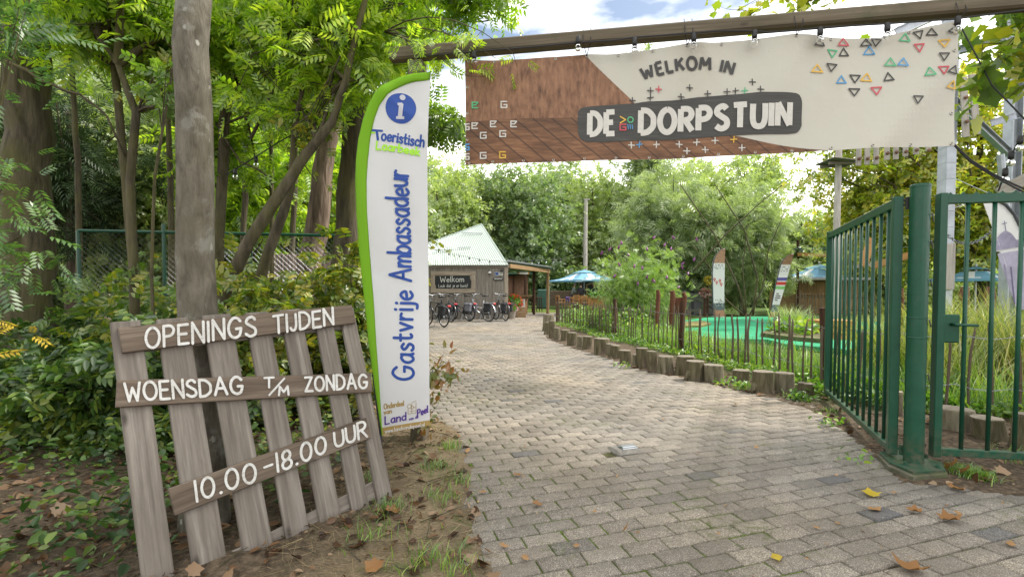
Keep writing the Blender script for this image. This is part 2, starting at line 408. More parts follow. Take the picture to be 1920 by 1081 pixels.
FONT = {
 'A': (.72, _S(_l((0, 0), (.34, 1), (.7, 0)), _l((.13, .36), (.57, .36)))), 'B': (.55, _S(_st(0, 0, 1), _c((0, 1), (.4, .93), (.42, .6), (0, .53)), _c((0, .53), (.5, .45), (.5, .08), (0, 0)))),
 'D': (.66, _S(_st(0, 0, 1), _c((0, 1), (.34, .96), (.6, .72), (.64, .5), (.6, .26), (.34, .04), (0, 0)))),
 'E': (.52, _S(_st(0, 0, 1), _l((0, 1), (.5, 1)), _l((0, 0), (.52, 0)), _l((0, .52), (.42, .52)))),
 'G': (.7, _S(_c((.64, .82), (.5, .96), (.3, 1), (.08, .8), (0, .48), (.09, .16), (.32, 0), (.58, .1), (.68, .42)), _l((.68, .44), (.42, .44)))),
 'I': (.04, _S(_st(.02, 0, 1))), 'J': (.4, _S(_c((.36, 1), (.37, .35), (.28, .05), (.1, .02), (0, .17)))),
 'K': (.58, _S(_st(0, 0, 1), _l((.54, 1), (0, .42)), _l((.18, .6), (.58, 0)))), 'L': (.48, _S(_st(0, 0, 1), _l((0, 0), (.48, 0)))),
 'M': (.8, _S(_l((0, 0), (.08, 1), (.4, .35), (.72, 1), (.8, 0)))), 'N': (.6, _S(_l((0, 0), (0, 1), (.6, 0), (.6, 1)))),
 'O': (.74, _S(_o(.37, .5, .37, .5))), 'P': (.56, _S(_st(0, 0, 1), _c((0, 1), (.38, .98), (.55, .76), (.4, .52), (0, .47)))),
 'R': (.58, _S(_st(0, 0, 1), _c((0, 1), (.38, .98), (.54, .77), (.4, .54), (0, .48)), _l((.24, .48), (.58, 0)))),
 'S': (.54, _S(_c((.5, .86), (.34, 1), (.1, .92), (.04, .72), (.26, .54), (.5, .36), (.5, .1), (.24, 0), (0, .14)))),
 'T': (.64, _S(_l((0, 1), (.64, 1)), _st(.32, 0, 1))), 'U': (.6, _S(_c((0, 1), (0, .35), (.1, .07), (.3, 0), (.5, .07), (.6, .35), (.6, 1)))),
 'W': (.88, _S(_l((0, 1), (.2, 0), (.44, .72), (.68, 0), (.88, 1)))), 'Z': (.58, _S(_l((0, 1), (.55, 1), (0, 0), (.58, 0)))),
 '0': (.58, _S(_o(.29, .5, .29, .5))), '1': (.04, _S(_st(.02, 0, 1))), '8': (.52, _S(_o(.26, .75, .22, .25), _o(.26, .25, .26, .25))),
 '.': (.06, _S(_l((.02, .01), (.05, .03)))), '-': (.3, _S(_l((0, .45), (.3, .47)))), '/': (.5, _S(_l((0, -.1), (.5, 1.05)))), '!': (.2, _S(_l((.2, 1.1), (.1, .3)), _l((.06, 0), (.07, .03)))),
 ' ': (.3, []),
 'a': (.46, _S(_c((.44, .5), (.26, .6), (.05, .45), (.02, .2), (.18, 0), (.38, .12), (.44, .4)), _c((.44, .6), (.43, .2), (.48, 0)))),
 'b': (.44, _S(_st(0, 0, 1.05), _c((0, .38), (.2, .6), (.42, .45), (.42, .15), (.22, 0), (0, .14)))), 'c': (.38, _S(_c((.38, .5), (.22, .6), (.03, .42), (.03, .17), (.2, 0), (.38, .1)))),
 'd': (.46, _S(_c((.44, .48), (.26, .6), (.04, .45), (.02, .18), (.2, 0), (.4, .14)), _st(.45, 0, 1.05))), 'e': (.44, _S(_c((.03, .3), (.42, .34), (.36, .55), (.2, .6), (.03, .42), (.04, .14), (.22, 0), (.42, .1)))),
 'h': (.42, _S(_st(0, 0, 1.05), _c((0, .36), (.2, .6), (.4, .48), (.41, 0)))), 'i': (.04, _S(_st(.02, 0, .6), _l((.02, .82), (.03, .85)))),
 'j': (.12, _S(_c((.12, .6), (.12, 0), (.05, -.24), (-.14, -.24)), _l((.12, .82), (.13, .85)))), 'k': (.4, _S(_st(0, 0, 1.05), _l((.36, .6), (.02, .26)), _l((.1, .34), (.4, 0)))),
 'l': (.08, _S(_c((.02, 1.05), (.02, .2), (.1, 0)))), 'm': (.66, _S(_st(0, 0, .6), _c((0, .36), (.16, .6), (.32, .46), (.32, 0)), _c((.32, .36), (.48, .6), (.64, .46), (.65, 0)))),
 'n': (.42, _S(_st(0, 0, .6), _c((0, .36), (.2, .6), (.4, .48), (.41, 0)))), 'o': (.48, _S(_o(.24, .3, .24, .3))),
 'p': (.44, _S(_st(0, -.35, .6), _c((0, .4), (.2, .6), (.42, .45), (.42, .15), (.22, 0), (0, .14)))), 'r': (.3, _S(_st(0, 0, .6), _c((0, .36), (.12, .58), (.3, .55)))),
 's': (.36, _S(_c((.34, .5), (.18, .6), (.04, .48), (.16, .33), (.34, .2), (.26, .02), (.1, 0), (0, .08)))), 't': (.3, _S(_c((.1, .95), (.1, .15), (.2, 0), (.3, .06)), _l((-.04, .6), (.28, .6)))),
 'u': (.44, _S(_c((0, .6), (.01, .2), (.16, 0), (.36, .12), (.42, .35)), _st(.43, 0, .6))), 'v': (.4, _S(_l((0, .6), (.18, 0), (.4, .6)))),
 'w': (.6, _S(_l((0, .6), (.14, 0), (.3, .5), (.46, 0), (.6, .6)))), 'g': (.46, _S(_c((.44, .5), (.26, .6), (.05, .45), (.02, .2), (.18, .02), (.38, .14), (.44, .4)), _c((.44, .6), (.44, -.1), (.3, -.3), (.05, -.24)))),
}
def stroke_geo(pts, w, flat=False):
    """2-D ribbon with round (or flat) ends -> verts, faces"""
    p = [np.array(q, float) for q in pts]; n = len(p); vs, fs = [], []
    tn = []
    for i in range(n):
        d = p[min(i + 1, n - 1)] - p[max(i - 1, 0)]; tn.append(d / (np.linalg.norm(d) + 1e-9))
    for q, t in zip(p, tn):
        nn = np.array((-t[1], t[0])) * w / 2; vs += [q + nn, q - nn]
    fs = [(2 * i, 2 * i + 1, 2 * i + 3, 2 * i + 2) for i in range(n - 1)]
    if not flat:
        for q, t, a0, L, Rr in ((p[0], -tn[0], 0, 1, 0), (p[-1], tn[-1], 0, 2 * n - 2, 2 * n - 1)):
            b = len(vs); nn = np.array((-t[1], t[0])); ring = []
            for k in range(1, 6):
                a = math.pi * k / 6; vs.append(q + (nn * math.cos(a) + t * math.sin(a)) * w / 2); ring.append(b + k - 1)
            fs.append(tuple([L] + ring[::1] + [Rr])[::-1])
    return vs, fs
class Marks:
    """flat painted marks; coordinates are photo pixels, carried to the real surface by surf(u, v, lift)"""
    def __init__(s, surf, lift=.002, step=.00015): s.mb = MB(); s.surf = surf; s.lift = lift; s.step = step; s.k = 0
    def stroke(s, pts, w, flat=False, mi=0):
        if len(pts) == 2:
            a, b = np.array(pts[0], float), np.array(pts[1], float); m = max(2, int(np.linalg.norm(b - a) / 12) + 2); pts = [tuple(a + (b - a) * i / (m - 1)) for i in range(m)]
        vs, fs = stroke_geo(pts, w, flat); s.k += 1; z = s.lift + s.step * (s.k % 40)
        s.mb.add([s.surf(q[0], q[1], z) for q in vs], fs, mi)
    def text(s, txt, a, b, cap, w, up=None, flat=False, mi=0, gap=.2, lean=0, squeeze=None, rng=None, base=None):
        """fit txt between pixel points a and b (baseline ends); base(t) may bend the baseline"""
        a, b = np.array(a, float), np.array(b, float); tot = sum(FONT[c][0] + gap for c in txt) - gap
        sx = np.linalg.norm(b - a) / tot; d = (b - a) / np.linalg.norm(b - a); up = np.array(up if up is not None else (d[1], -d[0]), float)
        x = 0
        for c in txt:
            adv, st = FONT[c]; ja = rng.uniform(-.03, .03) if rng else 0; js = rng.uniform(.95, 1.05) if rng else 1
            for q in st:
                pts = []
                for (px, py) in q:
                    X = x + px + lean * py; o = a + d * sx * X; uu = up
                    if base is not None:
                        o, uu, dd = base((x + adv / 2) / tot); o = np.array(o) + np.array(dd) * sx * (px - adv / 2); uu = np.array(uu)
                    pts.append(tuple(o + uu * cap * (py * js + ja)))
                s.stroke(pts, w, flat, mi)
            x += adv + gap
    def disc(s, c, r, n=28, mi=0):
        s.k += 1; z = s.lift + s.step * (s.k % 40); vs = [c] + [(c[0] + r * math.cos(2 * math.pi * i / n), c[1] + r * math.sin(2 * math.pi * i / n)) for i in range(n)]
        s.mb.add([s.surf(q[0], q[1], z) for q in vs], [(0, 1 + (i + 1) % n, 1 + i) for i in range(n)], mi)
    def poly_strip(s, top, bot, m, n, mi=0, lift=None):
        """grid between two pixel curves (lists of points, resampled)"""
        def rs(c, k):
            c = np.array(c, float); L = np.r_[0, np.cumsum(np.linalg.norm(np.diff(c, axis=0), axis=1))]; t = np.linspace(0, L[-1], k); return np.stack([np.interp(t, L, c[:, 0]), np.interp(t, L, c[:, 1])], 1)
        T, B = rs(top, m), rs(bot, m); vs, gc = [], []
        for i in range(m):
            for j in range(n):
                q = T[i] + (B[i] - T[i]) * j / (n - 1); vs.append(s.surf(q[0], q[1], lift if lift is not None else s.lift)); gc.append((q[0] / 100, q[1] / 100, 0))
        s.mb.add(vs, [(i * n + j, i * n + j + 1, (i + 1) * n + j + 1, (i + 1) * n + j) for i in range(m - 1) for j in range(n - 1)], mi, gc)
    def build(s, name, mats, parent): return s.mb.build(name, mats, parent)

# ------------------------------------------------------------------ ground and paving
def inside(px, py, poly):
    r = np.zeros(px.shape, bool); n = len(poly)
    for i in range(n):
        x1, y1 = poly[i]; x2, y2 = poly[(i + 1) % n]
        c = ((y1 > py) != (y2 > py)) & (px < (x2 - x1) * (py - y1) / (y2 - y1 + 1e-12) + x1); r ^= c
    return r
def edge_dist(px, py, poly):
    d = np.full(px.shape, 1e9); n = len(poly)
    for i in range(n):
        a = np.array(poly[i]); b = np.array(poly[(i + 1) % n]); ab = b - a
        t = np.clip(((px - a[0]) * ab[0] + (py - a[1]) * ab[1]) / (ab @ ab), 0, 1)
        d = np.minimum(d, np.hypot(px - a[0] - t * ab[0], py - a[1] - t * ab[1]))
    return d
def g2(u, v): p = G(u, v); return (p.x, p.y)
PATH = [(-.02, .7), g2(935, 1081), g2(900, 1010), g2(878, 930), g2(884, 880), g2(868, 835), g2(855, 800), g2(815, 785), g2(760, 720), g2(690, 650), g2(640, 622),
        g2(600, 606), g2(600, 596.5), g2(952, 596.5), g2(952, 580), g2(1048, 580), g2(1052, 598), g2(1024, 622), g2(1022, 634), g2(1052, 646), g2(1098, 660), g2(1150, 675), g2(1192, 692), g2(1228, 700), g2(1304, 713),
        g2(1362, 727), g2(1440, 747), g2(1520, 768), g2(1590, 812), g2(1655, 868), g2(1690, 905), g2(1790, 915), g2(1940, 935), g2(2500, 990), (4.2, 1.4), (3, .7)]
def vnoise(x, y, s, seed=0):
    """cheap smooth noise"""
    r = np.random.default_rng(seed); t = r.random((64, 64)); x = x / s; y = y / s
    xi, yi = np.floor(x).astype(int), np.floor(y).astype(int); fx, fy = x - xi, y - yi; fx = fx * fx * (3 - 2 * fx); fy = fy * fy * (3 - 2 * fy)
    g = lambda a, b: t[a % 64, b % 64]
    return (g(xi, yi) * (1 - fx) + g(xi + 1, yi) * fx) * (1 - fy) + (g(xi, yi + 1) * (1 - fx) + g(xi + 1, yi + 1) * fx) * fy
def ground_z(x, y):
    x, y = np.asarray(x, float), np.asarray(y, float)
    d = edge_dist(x, y, PATH); ins = inside(x, y, PATH)
    bump = (vnoise(x, y, .5, 1) - .4) * .05 + (vnoise(x, y, .14, 2) - .5) * .022 + (vnoise(x, y, 2.4, 3) - .3) * .12 * np.clip(-x / 4, 0, 1)
    out_ = .004 + bump * np.clip(d / .35, 0.15, 1) + np.clip(d - 1.4, 0, 3.0) * .04 * (x < 0)
    return np.where(ins, -.03, out_)
def gz(x, y): return float(ground_z(np.array([x]), np.array([y]))[0])

gx = np.unique(np.r_[np.linspace(-220, -9, 22), np.linspace(-9, 6.5, 250), np.linspace(6.5, 26, 40), np.linspace(26, 220, 18)])
gy = np.unique(np.r_[np.linspace(-30, .6, 8), np.linspace(.6, 8, 130), np.linspace(8, 22, 110), np.linspace(22, 60, 40), np.linspace(60, 600, 16)])
X, Y = np.meshgrid(gx, gy); Zg = ground_z(X.ravel(), Y.ravel())
nx, ny = len(gx), len(gy); I = np.arange(nx * ny).reshape(ny, nx)
Fq = np.stack([I[:-1, :-1], I[:-1, 1:], I[1:, 1:], I[1:, :-1]], -1).reshape(-1, 4)
xf, yf = X.ravel(), Y.ravel()
garden = np.clip((xf - (3.6 - yf * .105)) / .8, 0, 1) * np.clip((yf - 4.4) / 1.2, 0, 1)
verge = np.clip(1 - np.abs(xf + .45 + np.where(yf > 3.3, (yf - 3.3) * .25, 0)) / .62, 0, 1) * (yf < 5.5)
t = NT('soil'); v = t.coord('Object')
n1 = t.noise(v, 3.2, 6, .62); n2 = t.noise(v, 26, 5, .65); n3 = t.noise(v, 90, 3, .6)
soil = t.ramp(n2, [(.28, (.030, .023, .016)), (.5, (.09, .068, .046)), (.68, (.165, .125, .085)), (.8, (.25, .195, .135))])
straw = t.ramp(t.noise(t.map(v, (1, 2.2, 1)), 60, 4, .7), [(.3, (.12, .09, .055)), (.55, (.26, .205, .125)), (.75, (.42, .34, .215))])
green = t.ramp(n2, [(.3, (.025, .045, .010)), (.55, (.06, .11, .02)), (.75, (.12, .17, .035))])
fv = t.mix(1, t.attr('verge', 'Color'), t.ramp(n1, [(.3, .45), (.6, 1)]), 'MULTIPLY')
col = t.mix(fv, soil, straw)
col = t.mix(t.mix(1, t.attr('verge', 'Color'), t.ramp(t.noise(v, 5.5, 5, .6), [(.55, 0), (.68, .8)]), 'MULTIPLY'), col, green)
col = t.mix(t.mix(1, t.attr('garden', 'Color'), t.ramp(n1, [(.25, .2), (.5, 1)]), 'MULTIPLY'), col, green)
t.bsdf(col, .95, t.bump(t.mix(.5, n2, n3), .8, .03), 0, .15)
ground = arr_mesh('ground', np.stack([xf, yf, Zg], 1), Fq, t.m, attr=dict(garden=garden, verge=verge), smooth=True); tag(ground, kind='structure')

# bed under the pavers: sand and moss that shows in the joints
t = NT('joint_sand'); v = t.coord('Object')
n1 = t.noise(v, 1.1, 5, .6); n2 = t.noise(v, 40, 4, .6)
sand = t.ramp(n2, [(.3, (.025, .020, .013)), (.6, (.085, .068, .045)), (.8, (.16, .13, .09))])
moss = t.ramp(n2, [(.3, (.04, .065, .010)), (.6, (.11, .165, .025)), (.8, (.17, .22, .045))])
t.bsdf(t.mix(t.ramp(n1, [(.34, 0), (.50, 1)]), sand, moss), .95, t.bump(n2, .9, .01), 0, .1)
JOINT = t.m
mb = MB(); mb.add([(x, y, -.0105) for x, y in PATH], [tuple(range(len(PATH)))]); bed = mb.build('path_bed', JOINT); tag(bed, kind='structure')

rng = np.random.default_rng(4)
da = R(17.9); dv = np.array((math.cos(da), math.sin(da))); nv = np.array((-math.sin(da), math.cos(da)))
BL, BW, GAP = .214, .107, .0068
rows = np.arange(-70, 270); cols = np.arange(-80, 105)
RR, CC = np.meshgrid(rows, cols, indexing='ij'); RR, CC = RR.ravel(), CC.ravel()
cx = (CC + .5 * (RR % 2)) * BL * dv[0] + RR * BW * nv[0]; cyy = (CC + .5 * (RR % 2)) * BL * dv[1] + RR * BW * nv[1]
INLET = G(1172, 844)
ok = (inside(cx, cyy, PATH) | (edge_dist(cx, cyy, PATH) < .075)) & (cyy < 26.5) & ~((np.abs((cx - INLET.x) * dv[0] + (cyy - INLET.y) * dv[1]) < .12) & (np.abs((cx - INLET.x) * nv[0] + (cyy - INLET.y) * nv[1]) < .085))
cx, cyy = cx[ok], cyy[ok]; N = len(cx)
# half stones close the bond along the left edge
hl, hw, c_ = (BL - GAP) / 2, (BW - GAP) / 2, .006
hl = hl * (1 - .02 * rng.random(N)); hw = hw * (1 - .03 * rng.random(N))
loc = np.zeros((N, 12, 3))
for k, (sx, sy) in enumerate(((-1, -1), (1, -1), (1, 1), (-1, 1))):
    j = rng.normal(0, .0016, (N, 2))
    loc[:, k, 0] = sx * (hl - c_) + j[:, 0]; loc[:, k, 1] = sy * (hw - c_) + j[:, 1]; loc[:, k, 2] = 0
    loc[:, 4 + k, 0] = sx * hl + j[:, 0]; loc[:, 4 + k, 1] = sy * hw + j[:, 1]; loc[:, 4 + k, 2] = -c_ * .8
    loc[:, 8 + k] = loc[:, 4 + k]; loc[:, 8 + k, 2] = -.045
ang = rng.normal(0, .010, N); ca, sa = np.cos(ang), np.sin(ang); xx = loc[..., 0] * ca[:, None] - loc[..., 1] * sa[:, None]; yy = loc[..., 0] * sa[:, None] + loc[..., 1] * ca[:, None]
tx, ty = rng.normal(0, .010, N), rng.normal(0, .014, N)
z0 = rng.normal(0, .0016, N) + (vnoise(cx, cyy, .9, 7) - .5) * .007
V = np.empty((N, 12, 3)); V[..., 0] = cx[:, None] + xx * dv[0] + yy * nv[0]; V[..., 1] = cyy[:, None] + xx * dv[1] + yy * nv[1]
V[..., 2] = loc[..., 2] + z0[:, None] + loc[..., 0] * tx[:, None] + loc[..., 1] * ty[:, None]
tf = np.array([(0, 1, 2, 3)] + [(4 + k, 4 + (k + 1) % 4, (k + 1) % 4, k) for k in range(4)] + [(8 + k, 8 + (k + 1) % 4, 4 + (k + 1) % 4, 4 + k) for k in range(4)])
Fp = tf[None] + (np.arange(N) * 12)[:, None, None]
t = NT('concrete_pavers'); v = t.coord('Object'); ge = t.n("ShaderNodeNewGeometry").outputs['Random Per Island']
tone = t.ramp(ge, [(0, (.125, .124, .124)), (.025, (.14, .137, .132)), (.04, (.192, .174, .149)), (.6, (.226, .205, .173)), (1, (.266, .240, .201))])
sandy = t.ramp(t.noise(v, .45, 4, .55), [(.35, (.86, .88, .92)), (.65, (1.08, 1.02, .94))])
col = t.mix(1, tone, sandy, 'MULTIPLY')
sp = t.noise(v, 210, 2, .6); col = t.mix(.9, col, t.ramp(sp, [(.36, .45), (.46, .92), (.56, 1.0), (.64, 2.1)]), 'MULTIPLY')
n = t.noise(v, 34, 5, .65); col = t.mix(.55, col, t.ramp(n, [(.3, .55), (.65, 1.15)]), 'MULTIPLY')
st = t.noise(v, 1.9, 6, .62); col = t.mix(t.ramp(st, [(.46, 0), (.68, .5)]), col, (.10, .088, .07))
ms = t.mix(1, t.ramp(t.noise(v, 1.3, 4, .6), [(.54, 0), (.66, 1)]), t.ramp(t.noise(v, 24, 4, .6), [(.48, 0), (.62, .7)]), 'MULTIPLY')
col = t.mix(ms, col, (.085, .10, .03))
t.bsdf(col, .92, t.bump(t.mix(.6, sp, n), .55, .004), 0, .25)
path = arr_mesh('path', V.reshape(-1, 3), Fp.reshape(-1, 4), t.m); tag(path, kind='structure')
print('pavers', N)

# drop bolt block set in the paving
MET = plain('galvanised_steel', (.32, .34, .36), .38, .12, 14, .85)
CONC = plain('concrete', (.17, .16, .14), .95, .3, 40, bump=.6)
BLACK = plain('black_rubber', (.012, .012, .013), .6, .2)
b = thing('bolt_socket', 'small concrete block with a steel bolt socket set into the paving', 'bolt socket', (INLET.x, INLET.y, 0))
rz = Matrix.Rotation(da, 3, 'Z')
mb = MB(); mb.box((INLET.x, INLET.y, -.018), (.22, .17, .08), rz, 0, .02); mb.build('concrete_block', CONC, b)
mb = MB(); q = Vector((INLET.x + .02, INLET.y + .0, .024)); mb.box(q, (.13, .08, .012), rz, 0, .003)
mb.box(q + Vector((0, 0, .008)), (.115, .05, .012), rz, 0, .004); mb.build('steel_socket', MET, b)

# ------------------------------------------------------------------ pallet with the opening hours
WOODP = wood('weathered_pallet_wood', (.052, .043, .034), (.19, .165, .138), (.38, .345, .30), 15, .9, 1.0)
WOODB = wood('sign_board_wood', (.055, .040, .028), (.15, .115, .085), (.26, .215, .168), 20, .9, .8)
WPAINT = plain('white_paint', (.60, .60, .575), .6, .08, 30)
t = NT('worn_white_paint'); v = t.coord('Object'); f = t.ramp(t.noise(t.map(v, (1, 1, 3)), 75, 5, .7), [(.55, 0), (.66, .85)]); t.bsdf(t.mix(f, t.mix(t.ramp(t.noise(v, 14, 4), [(.4, 0), (.7, 1)]), (.60, .60, .57), (.50, .49, .45)), (.22, .18, .145)), .75, t.bump(t.noise(v, 90, 3), .3, .002), 0, .25); WORNP = t.m
pbl, pbr, ptl, ptr = P(300, 1120, 1.90), P(722, 948, 2.69), P(226, 600, 2.14), P(640, 572, 2.86)
wx = ((pbr - pbl) + (ptr - ptl)).normalized(); wz = ((ptl - pbl) + (ptr - pbr)); wz = (wz - wx * wz.dot(wx)).normalized(); wn = wx.cross(wz)   # towards the back
if wn.y < 0: wn = -wn
pc = (pbl + pbr + ptl + ptr) / 4
def onpal(u, v, lift=0): return onp(u, v, pc - wn * lift, wn)
pal = thing('pallet_sign', 'old wooden pallet leaning on a grey trunk with white hand painted opening hours', 'pallet sign', (pc.x, pc.y, 0))
slats = [((208, 603), (262, 600), (268, 1135), (336, 1110)), ((296, 597), (350, 595), (362, 1105), (436, 1082)), ((380, 590), (432, 588), (462, 1082), (522, 1060)),
         ((462, 586), (500, 583), (540, 1045), (590, 1023)), ((526, 581), (562, 578), (604, 1008), (647, 988)), ((590, 578), (616, 575), (660, 974), (699, 958)), ((638, 578), (660, 574), (708, 948), (741, 938))]
mats3 = Matrix((wx, wn, wz)).transposed()
for i, (a, b_, c, d) in enumerate(slats):
    A, B, C_, D = onpal(*a), onpal(*b_), onpal(*c), onpal(*d)
    top, bot = (A + B) / 2, (C_ + D) / 2; wd = ((B - A).length + (D - C_).length) / 2 * .97
    mb = MB(); rot_z = (top - bot).normalized(); rx = wn.cross(rot_z); rx = -rx if rx.dot(wx) < 0 else rx
    mb.box((top + bot) / 2 + wn * .012, (wd, .026, (top - bot).length), Matrix((rx, wn, rot_z)).transposed(), 0, .004, seed=i * 13 + 5)
    # nails
    mb.build('slat', WOODP, pal)
def pboard(name, tl, bl, tr, br, lift, mat, thick=.022):
    A, B, C_, D = [onpal(*q, lift) for q in (tl, bl, tr, br)]
    l, r = (A + B) / 2, (C_ + D) / 2; x = (r - l).normalized(); z = wn.cross(x); z = -z if z.z < 0 else z
    mb = MB(); mb.box((l + r) / 2, ((r - l).length, thick, ((A - B).length + (C_ - D).length) / 2), Matrix((x, wn, z)).transposed(), 0, .003, seed=int(tl[1]))
    return mb.build(name, mat, pal)
pboard('rail', (330, 1085), (350, 1120), (716, 893), (722, 925), -.036, WOODP)
pboard('rail', (240, 628), (243, 662), (655, 592), (657, 616), -.036, WOODP)
bt = pboard('board', (222, 613), (228, 664), (660, 573), (664, 605), .013, WOODB)
bm = pboard('board', (217, 712), (218, 765), (694, 700), (697, 734), .013, WOODB)
bb = pboard('board', (316, 916), (326, 966), (688, 781), (693, 821), .013, WOODB)
rr = random.Random(3)
sf = lambda u, v, z: onpal(u, v, .0255 + z)
m_ = Marks(sf); m_.text('OPENINGS', (274, 652), (480, 629), 37, 5.3, up=(-.03, -1), rng=rr, gap=.24); m_.text('TIJDEN', (514, 625), (625, 608), 31, 4.7, up=(-.05, -1), rng=rr, gap=.22); m_.build('lettering', WORNP, bt)
m_ = Marks(sf); m_.text('WOENSDAG', (236, 752), (456, 737), 32, 5.2, up=(-.08, -1), rng=rr, gap=.22); m_.text('T', (496, 726), (513, 725), 18, 4.2, up=(0, -1)); m_.stroke([(505, 740), (533, 709)], 3.6); m_.text('M', (523, 740), (541, 739), 15.5, 4.2, up=(0, -1))
m_.text('ZONDAG', (573, 733), (689, 727), 26, 4.4, up=(-.04, -1), rng=rr, gap=.24); m_.build('lettering', WORNP, bm)
m_ = Marks(sf); m_.text('10.00', (369, 940), (481, 900), 36, 5.2, up=(-.12, -1), rng=rr, gap=.26); m_.text('-', (497, 889), (512, 884), 30, 4.4, up=(-.1, -1)); m_.text('18.00', (521, 884), (612, 847), 32, 5, up=(-.1, -1), rng=rr, gap=.26)
m_.text('UUR', (629, 838), (688, 818), 28, 4.6, up=(-.1, -1), rng=rr, gap=.22); m_.build('lettering', WORNP, bb)
NAIL = plain('rusty_nail', (.03, .02, .015), .6, .2)
for i, (a, b_, c, d) in enumerate(slats):
    for (f, k) in ((.97, .3), (.955, .7), (.05, .4)):
        u = a[0] + (c[0] - a[0]) * f + ((b_[0] - a[0]) * (1 - f) + (d[0] - c[0]) * f) * k; v = a[1] + (c[1] - a[1]) * f + ((b_[1] - a[1]) * (1 - f) + (d[1] - c[1]) * f) * k
        q = onpal(u, v, .0015); mb = MB(); mb.lathe([(.0075, 0), (.006, .002), (0, .0025)], q, 8, Vector((0, 0, 1)).rotation_difference(-wn).to_matrix()); mb.build('nail', NAIL, pal)

# ------------------------------------------------------------------ tall feather flag
def cloth(name, c, transl=.35, bumps=.3):
    t = NT(name); v = t.coord('Object'); n = t.noise(v, 7, 4); d = t.n("ShaderNodeBsdfPrincipled"); d.inputs['Roughness'].default_value = .75; d.inputs['Base Color'].default_value = (*c, 1); d.inputs['Specular IOR Level'].default_value = .2
    tr = t.n("ShaderNodeBsdfTranslucent"); tr.inputs['Color'].default_value = (*c, 1); nb = t.bump(t.mix(.5, n, t.noise(t.map(v, (3, 3, .7)), 5, 3)), bumps, .02); t.l(nb, d.inputs['Normal'])
    m = t.n("ShaderNodeMixShader"); m.inputs[0].default_value = transl; t.l(d.outputs[0], m.inputs[1]); t.l(tr.outputs[0], m.inputs[2]); t.l(m.outputs[0], t.out.inputs['Surface']); return t.m
FWHITE = cloth('white_flag_cloth', (.76, .76, .78)); FGREEN = cloth('lime_flag_cloth', (.24, .50, .028)); FGOLD = cloth('gold_flag_print', (.40, .28, .10), .1)
BLUE = plain('blue_print', (.018, .065, .30), .7, .05); LIME = plain('lime_print', (.34, .70, .03), .7, .05); PURP = plain('purple_print', (.075, .03, .24), .7, .05); GOLD = plain('gold_print', (.36, .25, .09), .7, .05)
FY = 3.44
fn = Vector((.14, -1, .02)).normalized(); f0 = P(735, 480, FY)
def fsurf(u, v, z):
    q = onp(u, v, f0, fn); w_ = .016 * math.sin((u - 690) * .035 + v * .004) + .007 * math.sin((u - 690) * .07 - v * .03) * (v < 520) + .010 * math.sin(v * .017 + u * .02) * min(1, (v - 100) / 300) + .018 * math.exp(-((v - 190 - (u - 740) * .9) / 22) ** 2) * (1 if v < 330 else 0)
    return q + fn * (w_ + z)
Lc = [(134, 806), (136, 790), (139, 772), (145, 752), (152, 735), (163, 718), (178, 703), (200, 690), (225, 680), (260, 672), (300, 668), (340, 667), (400, 669), (470, 674), (560, 683), (640, 691), (720, 702), (790, 712), (816, 716)]
Ic = [(134, 807), (149, 805), (151, 790), (154, 775), (159, 760), (167, 743), (178, 729), (200, 712), (225, 702), (260, 694), (300, 690), (340, 688), (400, 689), (470, 693), (560, 700), (640, 705), (720, 711), (790, 715), (816, 716.5)]
Rc = [(134, 808), (200, 804), (300, 801), (420, 802), (560, 804), (700, 805), (800, 806), (816, 806)]
it = lambda c, v: float(np.interp(v, [q[0] for q in c], [q[1] for q in c]))
def bend(u, v):                                                    # the hem curves up to the right
    if v > 720: v = v - (v - 720) / 96 * max(0, (u - 716)) / 90 * 20
    return v
fl = thing('feather_flag', 'tall white feather flag with a lime green edge and blue lettering', 'flag', (G(712, 858).x, FY, 0))
rowsv = list(np.r_[np.linspace(134.3, 160, 12), np.linspace(165, 220, 12), np.linspace(230, 816, 60)])
def strip(cl, cr, n, lift=0, inset=0):
    mb = MB(); vs = []
    for v in rowsv:
        a, b_ = it(cl, v), it(cr, v)
        for j in range(n):
            u = a + (b_ - a) * j / (n - 1); vs.append(fsurf(u, bend(u, v), lift))
    mb.add(vs, [(i * n + j, (i + 1) * n + j, (i + 1) * n + j + 1, i * n + j + 1) for i in range(len(rowsv) - 1) for j in range(n - 1)]); return mb
strip(Ic, Rc, 12).build('cloth', FWHITE, fl, smooth=True)
# the sleeve is a flattened tube round the pole
mb = MB(); n = 8; vs = []
for v in rowsv:
    a, b_ = it(Lc, v), it(Ic, v) + .6
    for j in range(n):
        an = 2 * math.pi * j / n; u = (a + b_) / 2 - (b_ - a) / 2 * math.cos(an); vs.append(fsurf(u, v, .004 + .012 * math.sin(an)))
mb.add(vs, [(i * n + j, i * n + (j + 1) % n, (i + 1) * n + (j + 1) % n, (i + 1) * n + j) for i in range(len(rowsv) - 1) for j in range(n)])
mb.build('sleeve', FGREEN, fl, smooth=True)
mb = MB(); mb.tube([G(713, 862) - Vector((0, 0, .1)), fsurf(714, 815, 0), fsurf(700, 700, 0)], [.011, .011, .010], 8); mb.build('pole', plain('black_pole', (.02, .02, .022), .4), fl)
fm = lambda u, v, z: fsurf(u, bend(u, v), z)
m_ = Marks(fm, .003); m_.disc((752, 204), 28.5); m_.mb.build('information_emblem', BLUE, fl)
m_ = Marks(fm, .0075); m_.disc((755, 184), 5.5); m_.stroke([(753, 196), (750, 222)], 8, True); m_.stroke([(746, 198), (755, 196.5)], 5, True); m_.stroke([(743, 222), (758, 222)], 5, True); m_.mb.build('information_letter', FWHITE, fl)
m_ = Marks(fm, .003)
